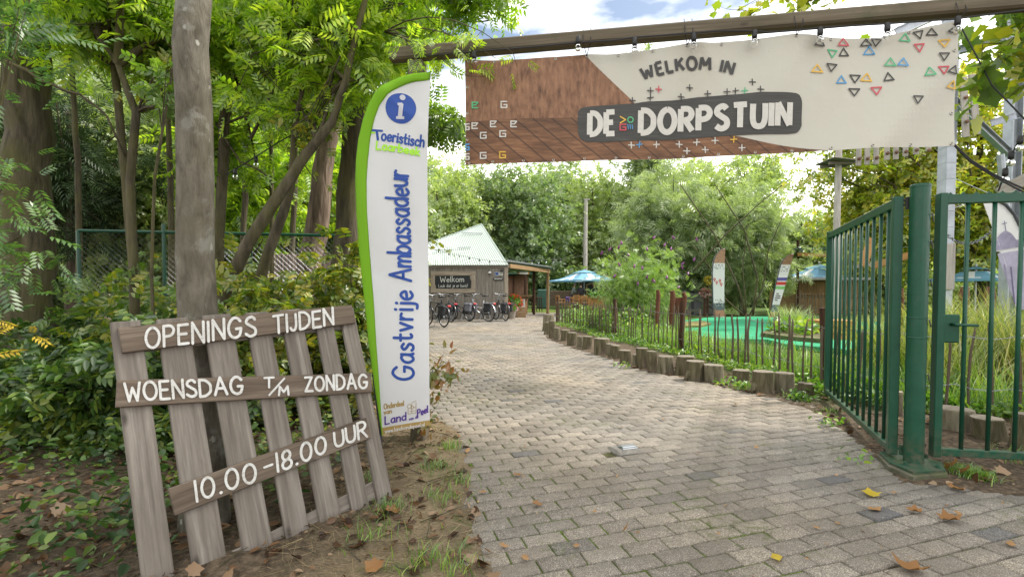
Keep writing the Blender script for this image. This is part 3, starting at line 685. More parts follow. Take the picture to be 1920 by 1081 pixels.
m_.stroke([(697, 245), (717, 247.5)], 4.0, False, 0); m_.stroke([(707, 247), (709, 263)], 4.6, False, 0); m_.text('oeristisch', (716, 264.5), (794, 274.5), 19, 3.6, mi=0, gap=.2, up=(.1, -1))
m_.stroke([(698, 250), (703, 250.5)], 3, False, 1); m_.text('Laarbeek', (706, 281), (786, 291), 14.5, 3.2, mi=1, gap=.2, up=(.1, -1)); m_.build('lettering', [BLUE, LIME], fl)
m_ = Marks(fm, .003); rr = random.Random(8)
m_.text('Gastvrije', (775, 711), (772, 546), 37, 5.4, up=(-1, .06), rng=rr, gap=.2, lean=.08); m_.text('Ambassadeur', (770, 526), (764, 322), 38, 5.3, up=(-1, .03), rng=rr, gap=.17, lean=.08)
m_.build('lettering', BLUE, fl)
m_ = Marks(fm, .003); m_.text('Onderdeel', (720, 767), (757, 764), 9.5, 1.9, mi=0, up=(0, -1)); m_.text('van', (720, 777), (734, 776), 8, 1.9, mi=0, up=(0, -1))
m_.text('Land', (722, 796.5), (761, 794.5), 15, 2.7, mi=1, up=(0, -1)); m_.text('van de', (767, 797), (784, 794.5), 6, 1.2, mi=1, up=(0, -1)); m_.text('Peel', (783, 791), (802, 785), 15, 2.6, mi=1, up=(0, -1)); m_.build('lettering', [GOLD, PURP], fl)
m_ = Marks(fm, .003)
for q in ([(765, 783), (765, 772)], [(765, 783), (780, 783)], [(780, 783), (780, 760)], [(772, 783), (772, 762)], [(772, 760), (780, 756)], [(768, 778), (778, 778)], [(775, 770), (779, 770)]): m_.stroke(q, 1)
m_.stroke(_o(767.5, 767, 3.5, 4.5), 1); m_.stroke(_o(773, 770, 2.5, 3.5), 1); m_.build('line_drawing', GOLD, fl)
m_ = Marks(fm, .0025); m_.poly_strip([(713.5, 802), (806, 804)], [(716, 816), (806, 816)], 12, 3); m_.build('hem_band', FGOLD, fl)
m_ = Marks(fm, .0055); m_.text('www.landvandepeel.nl', (722, 813.5), (796, 815), 7.5, 1.2, up=(0, -1)); m_.build('lettering', FWHITE, fl)

# ------------------------------------------------------------------ beam, banner and festoon lights over the gate
BEAMW = wood('beam_wood', (.062, .050, .034), (.145, .118, .080), (.235, .198, .145), 13, .85, .6, (.085, .085, .05), along=.8)
bl3 = 3.80; hb = .86
bL = P(873, 310, bl3); zb = bL.z
bR = None
for k in range(400):                                                # distance of the right end at the same height
    yy = 2.9 + k * .003; q = P(1793, 272, yy)
    if q.z >= zb: bR = q; break
bx = Vector((bR.x - bL.x, bR.y - bL.y, 0)).normalized(); bn = Vector((bx.y, -bx.x, 0))       # towards the viewer
def bsurf(u, v, z):
    q = onp(u, v, bL, bn); s_ = (q - bL).dot(bx); h = q.z - zb
    w_ = .014 * math.sin(s_ * 3.1 + h * 1.6) + .009 * math.sin(s_ * 7.3 - h * 4) + .022 * math.exp(-((s_ - 2.95 - h * .75) / .16) ** 2) * (h < .95)
    for e_ in (.03, .98, 1.74, 2.5, 3.58): w_ += .012 * math.exp(-((s_ - e_ - .45 * (.86 - h)) / .05) ** 2 - max(0, .9 - h) / .22) + .012 * math.exp(-((s_ - e_ + .45 * (.86 - h)) / .05) ** 2 - max(0, .9 - h) / .22)
    return q + bn * (w_ + z)
A_, B_ = P(722, 108, 4.12), P(2080, -14, 3.02)
bA = bL + bn * -.10; bz = P(1330, 74, 3.6).z
d_ = bx; a0 = bL - bx * .78; b0 = bR + bx * .9
cA = onp(873, 93, bL - bn * .02, bn); cB = onp(1800, 15, bL - bn * .02, bn)
dirb = (cB - cA).normalized(); e0 = cA - dirb * .62; e1 = cB + dirb * .95
beam = thing('gate_beam', 'long weathered timber beam spanning the entrance above the banner', 'beam', (e0.x, e0.y, 0))
mb = MB(); mb.beam(e0, e1, .10, .098, Vector((0, 0, 1)), 0, .014, seed=5); mb.build('timber', BEAMW, beam)
for e in (e0 + dirb * .225, e1 - dirb * .1):
    mb = MB(); mb.box((e.x, e.y, (e.z - .07) / 2 - .1), (.12, .12, e.z - .07 + .2), Matrix.Rotation(math.atan2(bx.y, bx.x), 3, 'Z'), 0, .01); mb.build('post', BEAMW, beam)

CREAM = NT('cream_vinyl'); v = CREAM.coord('Object')
cc = CREAM.mix(CREAM.ramp(CREAM.noise(CREAM.map(v, (1, 1, .5)), 2.2, 5, .55), [(.5, 0), (.75, .5)]), (.50, .485, .415), (.45, .40, .31))
cc = CREAM.mix(CREAM.ramp(CREAM.noise(v, 60, 2), [(.70, 0), (.76, .5)]), cc, (.35, .32, .27))
CREAM.bsdf(cc, .5, CREAM.bump(CREAM.noise(v, 4, 3), .25, .03), 0, .35); CREAM = CREAM.m
t = NT('brown_plank_print'); g = t.attr('gc'); n = t.noise(t.map(g, (9, 2.2, 1)), 1.5, 8, .68, .3); n2 = t.noise(g, 3, 5, .6); sc2 = t.noise(t.map(g, (40, 40, 1), (0, 0, .6)), 1, 5, .7)
c_ = t.ramp(n, [(.30, (.055, .026, .014)), (.48, (.18, .085, .042)), (.68, (.31, .165, .09))]); c_ = t.mix(t.ramp(n2, [(.4, 0), (.7, .5)]), c_, (.35, .18, .10)); c_ = t.mix(t.ramp(sc2, [(.64, 0), (.72, .5)]), c_, (.42, .27, .17))
t.bsdf(c_, .5, None, 0, .35); BROWN = t.m
t = NT('dark_plank_print'); g = t.attr('gc'); n = t.noise(t.map(g, (1.2, 9, 1), (0, 0, -.82)), 1.5, 8, .65, .2); c_ = t.ramp(n, [(.28, (.075, .034, .016)), (.5, (.19, .088, .040)), (.75, (.31, .16, .08))])
wv = t.n("ShaderNodeTexWave"); wv.inputs['Scale'].default_value = 1.35; wv.inputs['Distortion'].default_value = .7; wv.inputs['Detail'].default_value = 2; t.l(t.map(g, (1, 1, 1), (0, 0, .88)), wv.inputs['Vector'])
c_ = t.mix(t.ramp(wv.outputs['Fac'], [(.01, .8), (.05, 0)]), c_, (.05, .026, .015)); c_ = t.mix(.6, c_, t.ramp(t.noise(g, 1.1, 4), [(.35, .45), (.6, 1.15)]), 'MULTIPLY')
t.bsdf(c_, .5, None, 0, .35); DBROWN = t.m
t = NT('charcoal_print'); g = t.attr('gc'); n = t.noise(t.map(g, (1.2, 26, 1)), 1.4, 6, .6); t.bsdf(t.ramp(n, [(.35, (.038, .037, .033)), (.6, (.058, .057, .050)), (.75, (.10, .10, .085))]), .5, None, 0, .35); CHAR = t.m
OFFW = plain('offwhite_print', (.56, .54, .49), .55, .06, 40); INK = plain('charcoal_ink', (.045, .043, .040), .6, .1)
PRED = plain('red_print', (.52, .07, .09), .6, .05); PYEL = plain('yellow_print', (.66, .40, .05), .6, .05); PGRN = plain('green_print', (.08, .40, .19), .6, .05); PBLU = plain('sky_blue_print', (.08, .28, .52), .6, .05)
top = [(873, 114), (925, 114), (985, 111.5), (1045, 107), (1097, 101), (1140, 99.5), (1200, 95), (1250, 89), (1290, 82), (1340, 80.5), (1400, 76.5), (1450, 71), (1490, 65.5), (1545, 70), (1600, 71), (1650, 69), (1700, 58), (1750, 47), (1796, 40)]
bot = [(873, 310), (985, 306), (1100, 302), (1250, 297), (1400, 291), (1560, 283), (1700, 276), (1793, 272)]
ban = thing('welcome_banner', 'wide cream and brown welcome banner hung below the timber beam', 'banner', (bL.x, bL.y, 0))
m_ = Marks(bsurf, 0); m_.poly_strip(top, bot, 110, 22, 0); m_.build('sheet', CREAM, ban)
ft = lambda c, u: float(np.interp(u, [q[0] for q in c], [q[1] for q in c]))
m_ = Marks(bsurf, .0025); us = list(np.linspace(873.5, 1097, 40)); m_.poly_strip([(u, ft(top, u) + .8) for u in us], [(u, 229 - (u - 873) * .045 + (0 if u < 1080 else 0)) for u in us], 40, 16)
us = list(np.linspace(1097, 1192, 22)); m_.poly_strip([(u, 102 + (u - 1097) * .98) for u in us], [(u, 219 - (u - 1097) * .05) for u in us], 22, 12); m_.build('plank_print', BROWN, ban)
m_ = Marks(bsurf, .0025); us = list(np.linspace(873.5, 1380, 70)); m_.poly_strip([(u, 229 - (u - 873) * .045) if u < 1192 else (u, 214.6 + (u - 1192) * .22) for u in us], [(u, ft(bot, u) - .5) for u in us], 70, 12)
us = list(np.linspace(1380, 1558, 24)); m_.poly_strip([(u, 256 + (u - 1380) / 178 * 28 - 4 * math.sin((u - 1380) / 178 * math.pi) * -1) for u in us], [(u, ft(bot, u) - .5) for u in us], 24, 5); m_.build('plank_print', DBROWN, ban)
m_ = Marks(bsurf, .005)
m_.poly_strip([(1083, 225), (1084, 208), (1090, 201), (1110, 198.5), (1190, 194), (1210, 190.5), (1260, 188), (1310, 181.5), (1390, 178), (1425, 175), (1480, 175.5), (1496, 177), (1503, 190), (1501, 210)],
              [(1083, 226), (1084, 250), (1088, 262), (1096, 266), (1130, 267), (1200, 263), (1260, 261), (1310, 258), (1400, 254), (1440, 252.5), (1480, 252), (1496, 249), (1502, 238), (1501, 212)], 60, 14); m_.build('name_panel', CHAR, ban)
rr = random.Random(5)
m_ = Marks(bsurf, .008); m_.text('DE', (1105.5, 253), (1152, 251), 41, 10.5, up=(.02, -1), flat=True, gap=.34); m_.text('DORPSTUIN', (1201, 249.5), (1478, 236.5), 42, 11, up=(.02, -1), flat=True, gap=.30); m_.build('lettering', OFFW, ban)
m_ = Marks(bsurf, .004)
def arc(tt):
    u = 1207 + tt * 164; v = 150 - 19.5 * (1 - ((tt - .62) / .62) ** 2) + (0 if tt < .62 else (tt - .62) ** 2 * 20)
    sl = 19.5 * 2 * (tt - .62) / .62 ** 2 / 164 + (0 if tt < .62 else 40 * (tt - .62) / 164); d = Vector((1, sl, 0)).normalized(); return (u, v), (d.y, -d.x), (d.x, d.y)
m_.text('WELKOM IN', (1207, 150), (1371, 140), 22, 5.6, up=(0, -1), gap=.26, base=arc, flat=True)
K = dict(d=0, r=1, y=2, g=3, b=4, w=5)
def cross(x, y, c, s=5.6):
    a = rr.uniform(-.12, .12); ca, sa = math.cos(a) * s, math.sin(a) * s
    m_.stroke([(x - ca, y - sa), (x + ca, y + sa)], 2.0, False, K[c]); m_.stroke([(x - sa * .6 + rr.uniform(-.6, .6), y - ca), (x + sa * .6, y + ca)], 2.0, False, K[c])
for x, y, c in ((1035,600,'d'),(1143,542,'d'),(1192,533,'r'),(1143,583,'d'),(1378,523,'d'),(1328,577,'d'),(1485,560,'d'),(1597,552,'d'),(1647,548,'d'),(1700,547,'g')): cross(860 + x / 3.18, y / 3.18, c)
for x, y in ((92, 497), (140, 541)): cross(1380 + x / 3.18, y / 3.18, 'd')
for x, y, c in ((1030,865,'w'),(1078,860,'b'),(1181,858,'w'),(1317,857,'w'),(1420,847,'w'),(1527,840,'w'),(1636,835,'y'),(1362,898,'w'),(1470,893,'w'),(1685,885,'w')): cross(860 + x / 3.18, y / 3.18, c)
tri = [(493,258,'d',.1),(640,250,'r',.0),(778,250,'d',0),(838,240,'d',3.3),(798,300,'b',.0),(575,310,'g',3.2),(645,310,'d',-.05),(1010,222,'g',.1),(1090,195,'d',-1.3),(1165,190,'d',0),(1093,273,'r',3.1),(1238,250,'y',3.1),(1235,330,'d',3.2),
       (480,412,'y',0),(568,393,'d',3.25),(918,372,'g',.05),(993,370,'b',.1),(1150,430,'g',-.1),(1235,410,'r',3.1),(628,475,'b',0),(710,458,'d',3.2),(778,462,'y',.1),(907,460,'d',-.1),(702,540,'d',3.15),(833,533,'r',3.1),(1075,587,'d',3.2),(1293,418,'d',.3),(1293,180,'d',.3),(1290,503,'y',.2)]
for x, y, c, a in tri:
    x, y = 1380 + x / 3.18, y / 3.18; s = 10.5; pts = []
    for k in range(3):
        an = a + k * 2 * math.pi / 3; pts.append((x + s * 1.05 * math.sin(an) * rr.uniform(.9, 1.1), y - s * .85 * math.cos(an) * rr.uniform(.9, 1.1) + 2))
    if x > 1784: pts = [(min(p[0], 1792), p[1]) for p in pts]
    for k in range(3): m_.stroke([pts[k], pts[(k + 1) % 3]], 2.5, False, K[c])
def spiral(x, y, c, fl_=1, x0=873.5):
    s = 5.3; q = [(1, -1), (-1, -1), (-1, 1), (1, 1), (1, 0), (0, 0)] if fl_ > 0 else [(-.6, 0), (.3, 0), (.3, .0), (1, -.9), (-1, -1), (-1, 1), (.9, 1)]
    q = [(max(x0, x + a * s), y + b_ * s) for a, b_ in q]
    for i in range(len(q) - 1):
        if abs(q[i][0] - q[i + 1][0]) + abs(q[i][1] - q[i + 1][1]) > .5: m_.stroke([q[i], q[i + 1]], 2.4, False, K[c])
for x, y, c, k in ((100,630,'g',-1),(273,631,'w',1),(46,757,'w',1),(98,752,'w',-1),(210,745,'w',-1),(332,747,'w',-1),(150,812,'w',1),(267,805,'w',1),(150,932,'w',1),(265,929,'y',1),(46,878,'b',1),(46,935,'w',1)): spiral(860 + x / 3.18, y / 3.18, c, k)
m_.build('printed_pattern', [INK, PRED, PYEL, PGRN, PBLU, OFFW], ban)
m_ = Marks(bsurf, .008)
m_.stroke([(1163, 219), (1173, 225)], 2.2, False, 2); m_.stroke([(1173, 225), (1163, 231)], 2.2, False, 2); m_.stroke(_o(1182, 225, 5, 5), 2.2, False, 3)
spiral(1168, 239, 'r', 1)
for k in (-4, 0, 4): m_.stroke([(1181 + k, 234), (1182 + k, 242)], 1.6, False, 4)
m_.build('emblem', [INK, PRED, PYEL, PGRN, PBLU, OFFW], ban)
EYE = plain('brass_eyelet', (.45, .43, .38), .3, .1, 10, .9)
eye_no = 0
eyes = [(u, ft(top, u) + 4) for u in (880, 927, 1042, 1100, 1160, 1224, 1288, 1353, 1420, 1491, 1558, 1629, 1706, 1790)] + [(u, ft(bot, u) - 4) for u in (880, 925, 982, 1038, 1096, 1155, 1218, 1282, 1347, 1415, 1484, 1556, 1631, 1708, 1787)] + [(1788, y) for y in (96, 154, 211)] + [(876.5, y) for y in (165, 213, 262)]
for u, v in eyes: MB().torus(bsurf(u, v, .003), .0075, .003, bn, 12, 5).build('eyelet', EYE, ban)
CORD = plain('black_cord', (.015, .015, .016), .6)
mb = MB()
for u in (880, 1100, 1288, 1491, 1790):
    q = bsurf(u, ft(top, u) + 4, .004); up_ = onp(u, ft([(873, 93), (1800, 15)], u), bL - bn * .02, bn)
    for k in (-.012, .014): mb.tube([q, up_ + Vector((k * 2.2, 0, -.05)) + bn * .07, up_ + Vector((k * 2.2, 0, .075)) + bn * .02], .0028, 5)
mb.build('tie_cords', CORD, ban)

GLASS = NT('clear_bulb_glass'); g_ = GLASS.n("ShaderNodeBsdfGlass"); g_.inputs['Roughness'].default_value = .02; g_.inputs['IOR'].default_value = 1.3; GLASS.l(g_.outputs[0], GLASS.out.inputs['Surface']); GLASS = GLASS.m
def festoon(label, pts, bulbs, cable_r=.0055, s=1.0, group=None):
    f_ = thing('festoon_light', label, 'string light', (pts[0].x, pts[0].y, 0), group)
    mb = MB(); mb.tube(pts, cable_r, 6); mb.build('cable', CORD, f_)
    for q in bulbs:
        mb = MB(); mb.lathe([(.010 * s, .012 * s), (.017 * s, .006 * s), (.019 * s, -.03 * s), (.016 * s, -.045 * s)], q, 10); so = mb.build('socket', CORD, f_, smooth=True)
        mb = MB(); mb.lathe([(.013 * s, -.045 * s), (.022 * s, -.062 * s), (.024 * s, -.076 * s), (.017 * s, -.092 * s), (.004 * s, -.099 * s)], q, 12); mb.build('bulb', GLASS, so, smooth=True)
    return f_
lb = lambda u, v: onp(u, v, bL + bn * .075, bn)
cab = [(800, 105), (860, 100), (889, 97), (1000, 88), (1084, 80), (1150, 76), (1190, 70), (1301, 62), (1350, 58), (1415, 58), (1440, 61), (1500, 57), (1540, 52), (1660, 45), (1790, 36), (1850, 28), (1930, 18), (2000, 10)]
festoon('black festoon cable with clear bulbs running along the banner top', [lb(*q) for q in cab], [lb(u, v) for u, v in ((889, 99), (1084, 71), (1190, 74), (1301, 66), (1415, 60), (1538, 54), (1664, 46), (1796, 34))])
festoon('short festoon cable with bulbs dangling right of the banner', [P(1796, 40, 3.7), P(1860, 160, 3.6), P(1935, 238, 3.4), P(1912, 262, 3.45), P(1895, 292, 3.5), P(1884, 325, 3.55), P(1872, 358, 3.6)], [P(1913, 258, 3.45), P(1896, 286, 3.5), P(1885, 318, 3.55)])
mb = MB()
for k in (0, 4): mb.tube([P(1787, 269 + k * .3, 3.3), P(1820, 300 + k, 3.32), P(1860, 325 + k, 3.3), P(1900, 345 + k * 1.3, 3.25), P(1960, 372 + k * 2, 3.2)], .006, 6)
cbl = mb.build('power_cable', CORD, origin=P(1787, 269, 3.3)); tag(cbl, 'pair of thick black cables sagging from the banner corner', 'cable')

# ------------------------------------------------------------------ green steel gate
GREEN = NT('green_powder_coat'); v = GREEN.coord('Object'); n = GREEN.noise(v, 8, 5, .6)
gc_ = GREEN.ramp(n, [(.3, (.008, .058, .032)), (.7, (.013, .080, .044))]); ag = GREEN.n("ShaderNodeSeparateXYZ"); GREEN.l(v, ag.inputs[0])
dirt = GREEN.mix(1, GREEN.ramp(ag.outputs['Z'], [(.0, .9), (.28, 0)]), GREEN.ramp(GREEN.noise(v, 22, 5, .65), [(.40, 0), (.62, 1)]), 'MULTIPLY')
gc_ = GREEN.mix(dirt, gc_, (.11, .095, .065)); gc_ = GREEN.mix(GREEN.ramp(GREEN.noise(GREEN.map(v, (1, 1, .35)), 34, 6, .7), [(.56, 0), (.70, .35)]), gc_, (.06, .085, .06)); gc_ = GREEN.mix(GREEN.ramp(GREEN.noise(v, 55, 3, .6), [(.70, 0), (.73, .8)]), gc_, (.10, .045, .022)); GREEN.bsdf(gc_, GREEN.ramp(n, [(.3, .28), (.7, .42)]), GREEN.bump(GREEN.noise(v, 60, 2), .05, .002), 0, .35); GREEN = GREEN.m
gp = G(1712, 876)
post = thing('gate_post', 'stout round green gate post on a bolted base plate', 'gate post', gp)
top_z = P(1738, 352, gp.y).z
mb = MB(); mb.lathe([(.056, .012), (.056, top_z), (.058, top_z + .001), (.058, top_z + .016), (.052, top_z + .022), (0, top_z + .024)], (gp.x, gp.y, 0), 32); mb.build('tube', GREEN, post, smooth=False)
mb = MB(); q = [G(1648, 858), G(1668, 878), G(1712, 897), G(1772, 893), G(1765, 878), G(1690, 848)]
k = len(q); vs = [(p.x, p.y, .030) for p in q] + [(p.x, p.y, .044) for p in q]; mb.add(vs, [tuple(range(k))[::-1], tuple(range(k, 2 * k))] + [(i, (i + 1) % k, k + (i + 1) % k, k + i) for i in range(k)])
mb.build('base_plate', GREEN, post)
mb = MB(); q = [G(1644, 859), G(1666, 882), G(1712, 902), G(1777, 897), G(1768, 877), G(1690, 846)]
vs = [(p.x, p.y, -.06) for p in q] + [(p.x, p.y, .029) for p in q]; mb.add(vs, [tuple(range(k))[::-1], tuple(range(k, 2 * k))] + [(i, (i + 1) % k, k + (i + 1) % k, k + i) for i in range(k)]); mb.build('footing', barkm('mossy_concrete', (.06, .055, .04), (.16, .15, .12), (.08, .10, .03), None, (8, 8, 8), .8, .6), post)
for u, v in ((1664, 857), (1697, 882), (1757, 888), (1735, 868)):
    p = G(u, v); mb = MB(); mb.lathe([(.020, .016), (.020, .019), (.013, .0195), (.013, .030), (.007, .031), (.007, .038), (0, .039)], (p.x, p.y, .029), 6); mb.build('bolt', GREEN, post)
for z in (.62, .98, 1.25, 1.5, 1.68):
    a = gp + Vector((.042, -.03, z)); mb = MB(); mb.tube([a + Vector((-.012, -.03, .03)), a + Vector((.014, -.012, -.005)), a + Vector((.024, .0, -.02))], .0045, 5); mb.build('wire_hook', MET, post)
for z in (P(1720, 595, gp.y).z, P(1720, 632, gp.y).z): MB().torus((gp.x, gp.y, z), .0565, .004, (0, 0, 1), 32, 5).build('clamp_ring', GREEN, post)

def leaf(label, a, b, z0, z1, nb, stile=.052, group=None, bars=None, spikes=False, bar_r=.013):
    """gate leaf from ground point a (hinge) to b"""
    g_ = thing('gate_leaf', label, 'gate', (a.x, a.y, 0), group); d = (b - a); L = d.length; d.normalize(); up = Vector((0, 0, 1))
    pt = lambda s, z: Vector((a.x, a.y, 0)) + d * s + up * z
    mb = MB(); mb.beam(pt(0, z1 - .03), pt(L, z1 - .03), .045, .06, up, 0, .004); mb.build('top_rail', GREEN, g_)
    mb = MB(); mb.beam(pt(0, z0 + .025), pt(L, z0 + .025), .045, .05, up, 0, .004); mb.build('bottom_rail', GREEN, g_)
    for s in (0, L): mb = MB(); mb.beam(pt(s, z0 - .01), pt(s, z1 + .012), .056, stile, d, 0, .004); mb.build('stile', GREEN, g_)
    for i in range(nb):
        s = bars[i] if bars else L * (i + 1) / (nb + 1)
        mb = MB(); mb.tube([pt(s, z0 + .03), pt(s, z1 - .04)], bar_r, 10); mb.build('bar', GREEN, g_, smooth=True)
    if spikes:
        mb = MB(); nrm = d.cross(up) * .0015; s = .05
        while s < L:
            q = [pt(s - .032, z1 - .002), pt(s - .012, z1 + .006), pt(s, z1 + .020), pt(s + .012, z1 + .006), pt(s + .032, z1 - .002)]
            mb.add([p + nrm for p in q] + [p - nrm for p in q], [(0, 1, 2, 3, 4), (9, 8, 7, 6, 5)] + [(i, i + 5, i + 6, i + 1) for i in range(4)]); s += .075
        mb.build('spike_strip', GREEN, g_)
    return g_, pt, L
la, lbp = G(1671, 866), G(1550, 748)
zt = P(1688, 372, la.y).z
lf, ptf, Lf = leaf('open green bar gate leaf swung inwards along the log edging', la, lbp, .07, zt, 11, bar_r=.0125)
mb = MB(); q = ptf(0, zt - .03); e = Vector((gp.x, gp.y, q.z)); mb.tube([q + Vector((0, 0, .012)), e + Vector((0, 0, .012))], .009, 6); mb.tube([q - Vector((0, 0, .018)), e - Vector((0, 0, .018))], .009, 6); mb.tube([q.lerp(e, .45) - Vector((0, 0, .05)), q.lerp(e, .45) + Vector((0, 0, .03))], .013, 8)
mb.build('hinge', CORD, lf)
mb = MB(); q = ptf(0, .11); e = Vector((gp.x, gp.y, q.z)); mb.tube([q, e], .010, 6); mb.tube([q.lerp(e, .45) - Vector((0, 0, .04)), q.lerp(e, .45) + Vector((0, 0, .03))], .014, 8); mb.build('hinge', GREEN, lf)
ra = G(1752, 872); rb = ra + Vector((2.3, -.42, 0)); zr = P(1765, 366, ra.y).z
rl, ptr_, Lr = leaf('closed green bar gate leaf right of the round post', ra, rb, .075, zr, 13, stile=.05, spikes=True, bars=[.155 * (i + 1) for i in range(13)])
lz = P(1775, 615, ra.y).z
mb = MB(); mb.box(ptr_(.055, lz), (.12, .05, .19), Matrix.Rotation(math.atan2(-.42, 2.3), 3, 'Z'), 0, .008); lk = mb.build('lock_box', GREEN, rl)
mb = MB(); q = ptr_(.055, lz + .03) - Vector((0, .03, 0)); mb.tube([q, q - Vector((0, .035, 0)), q + Vector((.13, -.05, -.005))], .010, 8); mb.build('handle', GREEN, lk, smooth=True)
mb = MB(); c0 = ptr_(.02, P(1765, 420, ra.y).z); c1 = ptr_(.36, P(1835, 425, ra.y).z)
for i in range(26):
    t_ = i / 25; q = c0.lerp(c1, t_) + Vector((0, .05, -.12 * 4 * t_ * (1 - t_))); ax = Vector((0, 1, 0)) if i % 2 else Vector((.2, .1, 1)); mb.torus(q, .0085, .003, ax, 10, 5)
mb.build('chain', MET, rl)

# ------------------------------------------------------------------ split chestnut fence
PICK = wood('split_chestnut', (.055, .042, .028), (.150, .118, .082), (.25, .205, .15), 16, .9, .9)
PDARK = wood('brown_fence_post', (.020, .010, .006), (.060, .028, .016), (.105, .052, .03), 16, .85, .8)
REDP = wood('red_brown_post', (.05, .018, .010), (.13, .050, .028), (.20, .085, .05), 14, .85, .8)
fence_px = [(1042, 606), (1068, 611), (1100, 619), (1150, 634), (1212, 649), (1275, 664), (1335, 679), (1400, 696), (1465, 714), (1530, 733), (1600, 750), (1690, 768), (1790, 778), (1900, 790), (2050, 800)]
fp = [G(*q) for q in fence_px]
fen = thing('picket_fence', 'split chestnut picket fence along the garden beside the path', 'fence', fp[0])
cum = [0]
for i in range(1, len(fp)): cum.append(cum[-1] + (fp[i] - fp[i - 1]).length)
def along(s):
    i = max(0, min(len(fp) - 2, int(np.searchsorted(cum, s)) - 1)); t_ = (s - cum[i]) / (cum[i + 1] - cum[i]); return fp[i].lerp(fp[i + 1], t_)
def picket(mb, b, h, r, rr, tilt=.05):
    tl = Vector((rr.gauss(0, tilt), rr.gauss(0, tilt * .5), 0)); bow = Vector((rr.gauss(0, .02), rr.gauss(0, .01), 0))
    mb.tube([b - Vector((0, 0, .12)), b + tl * h * .35 + bow + Vector((0, 0, h * .35)), b + tl * h * .7 + bow + Vector((0, 0, h * .7)), b + tl * h * .94 + Vector((0, 0, h * .94)), b + tl * h + Vector((0, 0, h))], [r, r * 1.02, r * .95, r * .9, r * .3], 6, 0, True, .22, rr)
rr = random.Random(21); s = .15; tops = []
while s < cum[-1]:
    b = along(s); h = rr.uniform(.80, .94) * (1.0 if b.y > 6 else .97)
    mb = MB(); picket(mb, b, h, rr.uniform(.009, .014) * (1.2 if b.y < 7.5 else 1), rr, .035); mb.build('picket', PICK, fen, smooth=False); s += rr.uniform(.125, .185)
print('pickets', sum(1 for c in fen.children if c.name.startswith('picket')), cum[-1])
for k, sg in enumerate([.02, cum[3], cum[5], cum[9] + .1]):
    b = along(sg) + Vector((.05, .06, 0)); mb = MB(); mb.tube([b - Vector((0, 0, .2)), b + Vector((0, 0, .5)), b + Vector((rr.gauss(0, .01), 0, 1.0))], [.048, .047, .045], 8, 0, True, .08, rr); mb.build('post', PDARK, fen)
mb = MB()
for z in (.30, .78):
    for i in range(len(fp) - 1):
        n = 5
        for d in (-.02, .02): mb.tube([fp[i].lerp(fp[i + 1], j / n) + Vector((d, 0, z + rr.gauss(0, .006) - .03 * math.sin(math.pi * j / n))) for j in range(n + 1)], .0028, 4)
mb.build('tie_wires', MET, fen)

# ------------------------------------------------------------------ log stumps edging the path
ENDG = NT('end_grain'); g = ENDG.coord('Object'); n = ENDG.noise(g, 14, 6, .65)
wv = ENDG.n("ShaderNodeTexWave", wave_type='RINGS', rings_direction='Z'); wv.inputs['Scale'].default_value = 22; wv.inputs['Distortion'].default_value = 3; wv.inputs['Detail'].default_value = 3; ENDG.l(g, wv.inputs['Vector'])
ec = ENDG.mix(.35, ENDG.ramp(n, [(.3, (.12, .10, .075)), (.7, (.30, .27, .22))]), ENDG.ramp(wv.outputs['Fac'], [(.2, .35), (.7, 1)]), 'MULTIPLY'); ENDG.bsdf(ec, .95, ENDG.bump(n, .7, .01), 0, .15); ENDG = ENDG.m
SBARK = barkm('stump_bark', (.042, .032, .022), (.27, .215, .16), (.11, .115, .045), None, (9, 9, 2), 1, .45, .03)
SBARK2 = barkm('bare_stump_wood', (.065, .052, .036), (.34, .29, .225), (.14, .145, .065), None, (12, 12, 2), .8, .35, .02)
stumps = [(1016,1038,589,622),(1020,1031,604,629),(1029,1041,601,636),(1038,1051,614,639),(1051,1068,618,641),(1063,1083,623,650),(1081,1093,630,654),(1091,1111,630,657),(1113,1145,634,667),(1137,1156,644,671),(1148,1168,647,675),(1163,1188,656,684),
          (1186,1200,664,688),(1196,1222,652,692),(1215,1235,658,697),(1232,1265,667,702),(1265,1302,667,705),(1287,1325,676,716),(1321,1360,683,719),(1373,1409,693,721),(1410,1455,695,740),(1453,1493,698,738),(1497,1532,717,742),(1662,1700,733,787),(1745,1832,764,816),(1826,1906,782,834),(1900,1960,775,850)]
ORDN = ['first', 'second', 'third', 'fourth', 'fifth', 'sixth', 'seventh', 'eighth', 'ninth', 'tenth', 'eleventh', 'twelfth', 'thirteenth', 'fourteenth', 'fifteenth', 'sixteenth', 'seventeenth', 'eighteenth', 'nineteenth', 'twentieth', 'twenty-first', 'twenty-second', 'twenty-third', 'twenty-fourth', 'twenty-fifth', 'twenty-sixth', 'twenty-seventh']
LOOK = ['tall pale log stump', 'slim dark log stump', 'leaning log stump', 'narrow log stump', 'round cut log stump', 'mossy log stump', 'thin mossy log stump', 'squat log stump', 'wide grey log stump', 'pale mossy log stump', 'narrow mossy log stump', 'dark flared log stump', 'small shaded log stump', 'tall grey log stump', 'slim upright log stump', 'broad mossy log stump', 'wide dark bark log stump', 'twin lobed log stump with a root', 'smooth wide log stump', 'low log stump', 'knotty log stump with a shoulder', 'cracked log stump', 'low dark log stump', 'tall split log stump']
